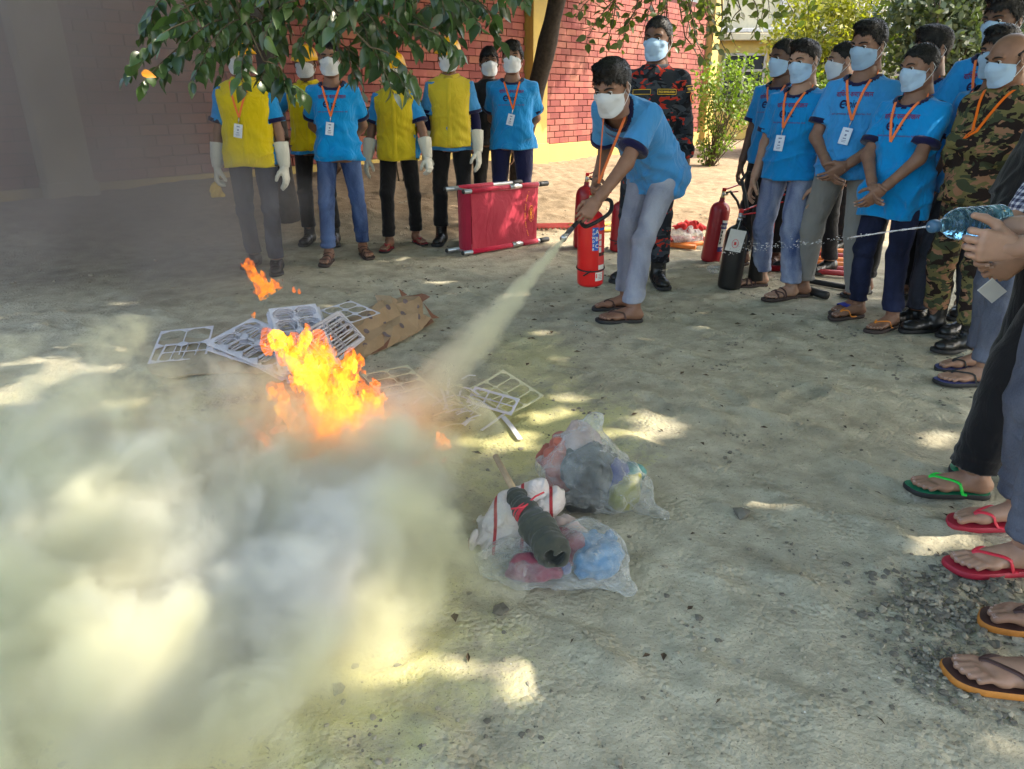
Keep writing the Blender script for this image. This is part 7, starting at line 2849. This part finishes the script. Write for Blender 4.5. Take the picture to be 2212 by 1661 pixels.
# yellow cloth tip hanging from the first volunteer's glove
h_ = np.array(Matrix.LocRotScale(pA['root'].location, pA['root'].rotation_euler, None)) @ pA['hand'][0]
c = h_[:3, 3] + h_[:3, 2] * .14
V, Q = blob_mesh([(np.array((0, 0, .05)), np.array((.045, .03, .075)))], .008, crumple(71, .012, 9), np.array((-.09, -.08, -.05)), np.array((.09, .08, .16)))
o = MD().add(V - (0, 0, .09), Q, 0).build('yellow_cloth', [fabric('amber_cloth', srgb(226, 186, 80), .1)], None, tuple(c))
tag(o, 'amber cloth bundled in the gloved hand nearest the smoke', 'cloth')

# ---- bottle in the hand at the right edge, the squirt of water and the paper slip
b0, b1 = at_y(2012, 489, 1.86), at_y(2212, 471, 1.97)
bax = unit(b1 - b0)
bL = .245
R = np.column_stack([unit(np.cross((0, 0, 1), bax)), np.cross(bax, unit(np.cross((0, 0, 1), bax))), bax])
bt = empty('water_bottle', tuple(b0), 'clear ribbed bottle of water held sideways at the right edge', 'bottle')
bt.rotation_euler = Matrix(R.tolist()).to_euler()
def bottle_mat():
    m, nt, bs, out = new_mat('blue_tinted_water_bottle')
    bs.inputs['Base Color'].default_value = (.26, .62, .90, 1)
    bs.inputs['Roughness'].default_value = .08
    bs.inputs['IOR'].default_value = 1.33
    bs.inputs['Transmission Weight'].default_value = .92
    bs.inputs['Specular IOR Level'].default_value = .6
    vec = coords(nt)
    bump(nt, bs, noise(nt, vec, 30, 3, .5, .6), .5, .01)
    return m
prof = [(.010, .012), (.0145, .016), (.0145, .030)]
for t in np.linspace(0, 1, 9):
    prof.append((.0165 + .0235 * smooth01(t), .034 + .055 * t))
for t in np.linspace(0, 1, 40):
    prof.append((.040 + .0018 * math.cos(t * 2 * math.pi * 7), .092 + .140 * t))
prof += [(.039, .238), (.032, .245), (.012, .241)]
MD().lathe(prof, 32, 0).build('bottle_body', [bottle_mat()], bt)
MD().lathe([(.012, -.004), (.0165, .0), (.0165, .016), (.014, .018)], 20, 0).build('cap', [plain('dark_blue_cap', srgb(50, 90, 120), .4, .1)], bt)
hd = hand_md((1.38, 1.36, 1.34, 1.32), .2, .02, 0, .0032, .7)
zf = unit(-bax + np.array([0, .06, .12]))
xt = np.array([0, 0, 1.0])
xt = unit(xt - zf * zf.dot(xt))
yp = -np.cross(xt, zf)
yp = np.cross(zf, xt)          # palm side of this left hand looks away from the viewer
c_h = at_y(2140, 532, 1.80) - zf * .065
Mh_ = mat4(np.column_stack([xt, yp, zf]), c_h, 1.0)
rootU = pU['root']
Mi = np.linalg.inv(np.array(Matrix.LocRotScale(rootU.location, rootU.rotation_euler, None)))
hmesh = MD().merge(hd, Mh_)
elbU = np.array(Matrix.LocRotScale(rootU.location, rootU.rotation_euler, None)) @ np.append(pU['elb'][1], 1)
F = Field(np.minimum(c_h, elbU[:3]) - .09, np.maximum(c_h, elbU[:3]) + .09, .006)
F.cone(elbU[:3], c_h + zf * .005, .042, .025, k=.01)
F.cone(c_h, c_h + zf * .03, .024, .022, k=.01)
V, Q = F.mesh()
hmesh.add(V, Q, 0)
# becomes part of the same skin surface
me_old = rootU.data
V0 = np.zeros(len(me_old.vertices) * 3)
me_old.vertices.foreach_get('co', V0)
allmd = MD()
polys = {}
mi = np.zeros(len(me_old.polygons), dtype=np.int32)
me_old.polygons.foreach_get('material_index', mi)
tot = np.zeros(len(me_old.polygons), dtype=np.int32)
me_old.polygons.foreach_get('loop_total', tot)
lv = np.zeros(len(me_old.loops), dtype=np.int32)
me_old.loops.foreach_get('vertex_index', lv)
st_ = np.concatenate([[0], np.cumsum(tot)[:-1]])
V0 = V0.reshape(-1, 3)
for k_ in (3, 4):
    sel = np.where(tot == k_)[0]
    if len(sel):
        fa = lv[st_[sel][:, None] + np.arange(k_)]
        allmd.f.append(fa + 0)
        allmd.m.append(mi[sel])
        allmd.s.append(np.full(len(sel), True))
allmd.v.append(V0)
allmd.n = len(V0)
allmd.merge(hmesh, Mi)
rootU.data = allmd.mesh('person', list(me_old.materials))

M_WATER = film_mat('water_drops', (.95, .97, 1), .6, .05)
wp = [at_y(2008, 489, 1.86), at_y(1930, 499, 2.1), at_y(1850, 511, 2.35), at_y(1760, 524, 2.6), at_y(1660, 532, 2.85), at_y(1560, 540, 3.1)]
ts = np.linspace(0, 5, 60)
WC = np.stack([np.interp(ts, range(6), np.array(wp)[:, i]) for i in range(3)], 1)
for _ in range(5):
    WC[1:-1] = (WC[:-2] + WC[1:-1] + WC[2:]) / 3
wm = MD()
wm.tube(WC[:26] - WC[0], np.linspace(.0028, .0018, 26) * (1 + .3 * np.sin(np.arange(26) * 1.7)), 6, 0)
for i in range(230):
    q = 18 + 41 * rs2.random() ** .8
    c = np.array([np.interp(q, range(60), WC[:, a]) for a in range(3)]) + rs2.normal(size=3) * .0035 * (q - 14) / 12
    V, F_ = ROCKS[0]
    wm.add(V * rs2.uniform(.0012, .0034) + c - WC[0], F_, 0)
tag(wm.build('water_jet', [M_WATER], None, tuple(WC[0])), 'thin squirt of water breaking into drops from the bottle mouth', 'water jet', None, 'stuff')
pc = at_y(2143, 628, 2.08)
o = MD().box((0, 0, 0), (.075, .002, .05), rotm(.3, .6, .2), 0).build('paper_slip', [M_LBL_WHITE], None, tuple(pc))
tag(o, 'small white paper slip in the clasped hands at the right edge', 'paper')
# ------------------------------------------------------------------ fire, powder cloud and smoke (real volumes in closed lumpy shells)
def vol_mat(name, step):
    m = bpy.data.materials.new(name)
    m.use_nodes = True
    nt = m.node_tree
    nt.nodes.clear()
    out = nt.nodes.new('ShaderNodeOutputMaterial')
    m.cycles.volume_step_rate = step
    m.cycles.volume_sampling = 'MULTIPLE_IMPORTANCE'
    return m, nt, out

def puff_field(nt, puffs, vec):
    tot = None
    for c, r, w in puffs:
        mp = nt.nodes.new('ShaderNodeMapping')
        mp.vector_type = 'TEXTURE'
        mp.inputs['Location'].default_value = c
        mp.inputs['Scale'].default_value = r
        nt.links.new(vec, mp.inputs[0])
        g = nt.nodes.new('ShaderNodeTexGradient')
        g.gradient_type = 'SPHERICAL'
        nt.links.new(mp.outputs[0], g.inputs[0])
        v = math_n(nt, 'MULTIPLY', g.outputs[1], w)
        tot = v if tot is None else math_n(nt, 'ADD', tot, v)
    return tot

def warped(nt, vec, scale, amount):
    n = nt.nodes.new('ShaderNodeTexNoise')
    n.inputs['Scale'].default_value = scale
    n.inputs['Detail'].default_value = 2
    nt.links.new(vec, n.inputs['Vector'])
    s = nt.nodes.new('ShaderNodeVectorMath')
    s.operation = 'SUBTRACT'
    nt.links.new(n.outputs['Color'], s.inputs[0])
    s.inputs[1].default_value = (.5, .5, .5)
    k = nt.nodes.new('ShaderNodeVectorMath')
    k.operation = 'SCALE'
    nt.links.new(s.outputs[0], k.inputs[0])
    k.inputs['Scale'].default_value = amount
    a = nt.nodes.new('ShaderNodeVectorMath')
    a.operation = 'ADD'
    nt.links.new(vec, a.inputs[0])
    nt.links.new(k.outputs[0], a.inputs[1])
    return a.outputs[0]

def shell(name, puffs, mat, h, grow=1.02, floor=None, seed=0, amp=.03):
    c = np.array([p[0] for p in puffs], float)
    r = np.array([p[1] for p in puffs], float) * grow
    lo, hi = (c - r).min(0) - .1, (c + r).max(0) + .1
    F = Field(lo, hi, h)
    for a, b in zip(c, r):
        F.ell(a, b, k=h)
    F.warp(lambda P: amp * snoise(P, .5 / amp * .05, seed, 2))
    if floor is not None:
        F.cut((0, 0, floor), (0, 0, -1))
    V, Q = F.mesh()
    return MD().add(V, Q, 0).build(name, [mat])

# pale yellow extinguishing powder rolling over the ground
PUFFS = [((-1.0, 1.55, .08), (.85, .62, .46), 1.25), ((-.46, 1.70, .08), (.46, .44, .36), 1.1), ((-1.45, 2.15, .10), (.85, .72, .48), 1.1), ((-.74, 2.22, .08), (.78, .48, .32), 1.0),
         ((-.34, 2.20, .08), (.38, .36, .28), .85), ((-.98, 1.16, .06), (.50, .34, .28), 1.15), ((-.64, 1.22, .05), (.34, .24, .22), .8), ((-.52, 1.38, .06), (.42, .34, .28), 1.0), ((-.56, 2.56, .06), (.48, .30, .22), .5)]
m, nt, out = vol_mat('powder_cloud', .24)
vec = coords(nt, 'Object')
wv = warped(nt, vec, 2.8, .24)
pf = puff_field(nt, PUFFS, wv)
n1 = noise(nt, wv, 3.8, 6, .62, .15)
d = math_n(nt, 'ADD', pf, math_n(nt, 'MULTIPLY', math_n(nt, 'SUBTRACT', n1, .53), 5.2))
d = math_n(nt, 'MINIMUM', math_n(nt, 'MAXIMUM', math_n(nt, 'SUBTRACT', d, .25), 0.0), 1.0)
d = math_n(nt, 'ADD', math_n(nt, 'MULTIPLY', d, 11.5), math_n(nt, 'MULTIPLY', math_n(nt, 'MINIMUM', pf, 1.0), 1.0))
tint = ramp(nt, noise(nt, wv, 1.7, 3), [(.46, (.96, .935, .68)), (.66, (.972, .965, .91))]).outputs[0]
def pvol(nt, out, dens, col, aniso=0.0):
    pv = nt.nodes.new('ShaderNodeVolumePrincipled')
    pv.inputs['Density Attribute'].default_value = ''
    pv.inputs['Absorption Color'].default_value = (0, 0, 0, 1)
    pv.inputs['Anisotropy'].default_value = aniso
    nt.links.new(dens, pv.inputs['Density'])
    if isinstance(col, tuple):
        pv.inputs['Color'].default_value = (*col, 1)
    else:
        nt.links.new(col, pv.inputs['Color'])
    nt.links.new(pv.outputs[0], out.inputs['Volume'])
pvol(nt, out, d, tint)
o = shell('powder_cloud', PUFFS, m, .05, 1.10, .002, 3, .03)
tag(o, 'billowing pale yellow powder cloud rolling over the soil at the lower left', kind='stuff')

# the jet from the nozzle
jd = unit(at(862, 930, .10) - NOZ)
JL = 1.75
m, nt, out = vol_mat('powder_jet', .18)
vec = coords(nt, 'Object')
sp_ = nt.nodes.new('ShaderNodeSeparateXYZ')
nt.links.new(warped(nt, vec, 7, .05), sp_.inputs[0])
r2 = math_n(nt, 'SQRT', math_n(nt, 'ADD', math_n(nt, 'MULTIPLY', sp_.outputs[0], sp_.outputs[0]), math_n(nt, 'MULTIPLY', sp_.outputs[1], sp_.outputs[1])))
s2 = nt.nodes.new('ShaderNodeSeparateXYZ')
nt.links.new(vec, s2.inputs[0])
z = s2.outputs[2]
R_ = math_n(nt, 'ADD', math_n(nt, 'MULTIPLY', z, .088), .014)
q = math_n(nt, 'SUBTRACT', 1.0, math_n(nt, 'DIVIDE', r2, R_))
nz_ = noise(nt, coords(nt, 'Object', (1, 1, .45)), 9, 4, .6, .5)
q = math_n(nt, 'ADD', q, math_n(nt, 'MULTIPLY', math_n(nt, 'SUBTRACT', nz_, .5), 1.3))
q = math_n(nt, 'MAXIMUM', q, 0.0)
fade = ramp(nt, math_n(nt, 'DIVIDE', z, JL), [(0, (1, 1, 1)), (.75, (1, 1, 1)), (1, (0, 0, 0))]).outputs[0]
q = math_n(nt, 'MULTIPLY', math_n(nt, 'MULTIPLY', q, fade), math_n(nt, 'DIVIDE', 15.0, math_n(nt, 'ADD', z, .10)))
pvol(nt, out, q, (.96, .945, .74))
Rj = np.array(Vector(jd).to_track_quat('Z', 'Y').to_matrix())
jr = [(.004, -.01), (.03, 0.0)] + [((.014 + .105 * t) * 1.25 + .015, t) for t in np.linspace(.05, JL, 14)] + [(.03, JL + .06)]
o = MD().lathe(jr, 24, 0).build('powder_jet', [m], None, tuple(NOZ), Matrix(Rj.tolist()).to_euler())
tag(o, 'straight jet of pale powder blown from the nozzle at the flames', 'powder jet', kind='thing')

# flames: nested thin burning skins, deep orange outside to yellow inside, torn open by turbulence
def flame_mat(name, c0, c1, alpha, seed, scale, hole):
    m = bpy.data.materials.new(name)
    m.use_nodes = True
    nt = m.node_tree
    nt.nodes.clear()
    out = nt.nodes.new('ShaderNodeOutputMaterial')
    m.cycles.emission_sampling = 'NONE'
    vec = coords(nt, 'Object', (1, 1, .55))
    mp = nt.nodes.new('ShaderNodeMapping')
    mp.inputs['Location'].default_value = (seed * 1.3, seed * .7, seed)
    nt.links.new(vec, mp.inputs[0])
    n = noise(nt, mp.outputs[0], scale, 5, .6, 1.4)
    ridge = math_n(nt, 'SUBTRACT', 1.0, math_n(nt, 'ABSOLUTE', math_n(nt, 'MULTIPLY', math_n(nt, 'SUBTRACT', n, .5), 7.0)))
    ridge = math_n(nt, 'MAXIMUM', ridge, 0.0)
    n2 = noise(nt, mp.outputs[0], scale * .45, 4, .6, .9)
    open_ = ramp(nt, n2, [(hole - .10, (0, 0, 0)), (hole + .13, (1, 1, 1))]).outputs[0]
    a = math_n(nt, 'MULTIPLY', math_n(nt, 'MULTIPLY', open_, math_n(nt, 'ADD', math_n(nt, 'MULTIPLY', ridge, .75), .30)), alpha)
    col = mix(nt, ridge, c0, c1)
    em = nt.nodes.new('ShaderNodeEmission')
    nt.links.new(col, em.inputs['Color'])
    em.inputs['Strength'].default_value = 1.0
    tr = nt.nodes.new('ShaderNodeBsdfTransparent')
    ms = nt.nodes.new('ShaderNodeMixShader')
    nt.links.new(a, ms.inputs[0])
    nt.links.new(tr.outputs[0], ms.inputs[1])
    nt.links.new(em.outputs[0], ms.inputs[2])
    nt.links.new(ms.outputs[0], out.inputs['Surface'])
    return m

def flames(label, Y, segs, seed, amp=.036, fr=6.5, power=1.0, h=.0075, scale=13, levels=4):
    pts = []
    for (xa, ya, xb, yb, ra, rb, dy) in segs:
        pts.append((at_y(xa, ya, Y + dy * .3), at_y(xb, yb, Y + dy), ra, rb))
    c0 = np.mean([p[0] for p in pts], axis=0)
    allp = np.array([p[0] for p in pts] + [p[1] for p in pts]) - c0
    R = max(max(p[2], p[3]) for p in pts)
    root = empty('flames', tuple(c0), label, 'fire')
    root['kind'] = 'thing'
    for lv in range(levels):
        F = Field(allp.min(0) - R * 1.6 - amp, allp.max(0) + R * 1.6 + amp, h)
        k_ = 1.12 - .24 * lv
        for a_, b_, ra, rb in pts:
            b2 = lerp(a_, b_, 1 - .10 * lv)
            F.cone(a_ - c0, b2 - c0, ra * k_, rb * k_, k=.03)
        def wf(P):
            Q = P * (1, 1, .55) + np.array([0, 0, lv * .13])
            up = np.clip((P[:, 2] - allp[:, 2].min()) / max(.05, np.ptp(allp[:, 2])), 0, 1)
            return (amp * (.6 + .6 * up)) * snoise(Q, fr, seed + lv, 2) + amp * .75 * (1 - 2 * np.abs(snoise(Q, fr * 2.1, seed + 30 + lv, 3))) * (.5 + .9 * up)
        F.warp(wf)
        V, Q = F.mesh()
        if not len(V):
            continue
        V = relax(V, Q, 1, .4)
        cc = [((.42, .065, .006), (.62, .13, .010), .30, .44), ((.46, .10, .006), (.70, .22, .014), .38, .45), ((.50, .17, .008), (.80, .36, .022), .50, .46), ((.55, .24, .012), (.9, .52, .045), .62, .48)][lv]
        MD().add(V, Q, 0).build('flame_sheet', [flame_mat('flame', tuple(x * power for x in cc[0]), tuple(x * power for x in cc[1]), cc[2], seed + lv * 3, scale + 3 * lv, cc[3])], root)
    return root
flames('large orange flames burning on the powdered soil below the board stack', 2.72,
       [(690, 905, 700, 800, .060, .028, 0), (730, 900, 745, 815, .075, .03, -.02), (770, 910, 790, 850, .055, .02, .03), (800, 905, 822, 860, .035, .012, 0), (700, 930, 770, 945, .050, .04, -.04),
        (690, 840, 640, 770, .045, .03, .06), (700, 800, 690, 745, .035, .012, .05), (660, 800, 610, 745, .040, .016, .12), (640, 770, 585, 733, .030, .012, .14), (650, 760, 660, 722, .026, .010, .12),
        (745, 830, 760, 780, .024, .008, .02), (620, 900, 600, 850, .022, .008, .05), (650, 930, 612, 880, .020, .007, .04), (815, 940, 832, 895, .030, .010, -.02), (720, 960, 800, 965, .030, .022, -.06), (690, 960, 660, 940, .024, .012, -.04), (840, 950, 850, 925, .018, .007, 0)], 3)
flames('small detached flame tatters before the black shoes', 4.3, [(560, 605, 535, 575, .030, .010, 0), (575, 620, 600, 612, .030, .020, 0), (600, 622, 640, 630, .022, .008, 0), (565, 640, 545, 632, .014, .006, 0), (548, 680, 556, 668, .016, .008, 0)], 8, .022, 6, .75, .008, 12, 2)
flames('small orange flame at the foot of the powder jet', 2.62, [(955, 960, 948, 938, .032, .012, 0), (965, 970, 972, 950, .02, .008, 0)], 11, .012, 12, .8, .006, 20, 2)
flames('faint flame wisps glowing through the powder right of the fire', 2.5, [(860, 1000, 850, 980, .02, .008, 0), (900, 1005, 930, 1000, .018, .010, 0), (940, 1010, 965, 995, .016, .006, 0), (820, 985, 800, 965, .02, .008, 0)], 13, .014, 9, .6, .007, 15, 2)
flames('faint flame wisps glowing through the powder left of the fire', 2.55, [(560, 940, 540, 915, .022, .008, 0), (580, 970, 575, 945, .018, .008, 0), (600, 930, 590, 900, .020, .008, 0), (460, 1000, 440, 990, .026, .012, 0), (610, 990, 630, 960, .02, .008, 0)], 17, .016, 8, .6, .007, 14, 2)

flames('faint flame wisps at the left frame edge inside the powder', 2.45, [(20, 1040, 8, 1000, .030, .012, 0), (45, 1060, 50, 1030, .024, .010, 0), (0, 1010, -14, 975, .028, .010, 0)], 23, .018, 8, .6, .008, 13, 2)
# added glowing volume: soft flame body and firelight tint in the powder
m, nt, out = vol_mat('flame_halo', .5)
vec = coords(nt, 'Object')
mp = nt.nodes.new('ShaderNodeMapping')
mp.vector_type = 'TEXTURE'
mp.inputs['Scale'].default_value = (.62, .26, .26)
nt.links.new(warped(nt, vec, 4, .22), mp.inputs[0])
g = nt.nodes.new('ShaderNodeTexGradient')
g.gradient_type = 'QUADRATIC_SPHERE'
nt.links.new(mp.outputs[0], g.inputs[0])
em = nt.nodes.new('ShaderNodeEmission')
em.inputs['Color'].default_value = (1, .20, .035, 1)
nt.links.new(math_n(nt, 'MULTIPLY', g.outputs[1], .9), em.inputs['Strength'])
nt.links.new(em.outputs[0], out.inputs['Volume'])
F = Field((-.8, -.4, -.5), (.8, .4, .5), .05)
F.ell((0, 0, 0), (.66, .29, .29))
V, Q = F.mesh()
o = MD().add(V, Q, 0).build('fire_glow', [m], None, tuple(at_y(735, 900, 2.66)))
tag(o, 'added orange glow tinting the powder round the large flames', kind='stuff')

# dark smoke drifting to the left
SM = [((-3.9, 6.4, 1.9), (2.5, 2.6, 2.4), 1.3), ((-3.2, 5.4, .8), (1.6, 1.7, 1.2), 1.1), ((-2.1, 4.7, .55), (.95, 1.1, .85), 1.1), ((-1.55, 4.0, .35), (.6, .7, .45), .8)]
m, nt, out = vol_mat('dark_smoke', .55)
vec = coords(nt, 'Object')
wv = warped(nt, vec, .8, .9)
pf = puff_field(nt, SM, wv)
n1 = noise(nt, wv, 1.3, 5, .6, .7)
d = math_n(nt, 'ADD', pf, math_n(nt, 'MULTIPLY', math_n(nt, 'SUBTRACT', n1, .54), 2.6))
d = math_n(nt, 'MINIMUM', math_n(nt, 'MAXIMUM', math_n(nt, 'SUBTRACT', d, .08), 0.0), 1.0)
d = math_n(nt, 'MULTIPLY', d, .80)
pvol(nt, out, d, (.35, .325, .32))
o = shell('smoke', SM, m, .12, 1.06, .02, 7, .08)
tag(o, 'dark grey smoke drifting across the wall and pillar at the left', kind='stuff')
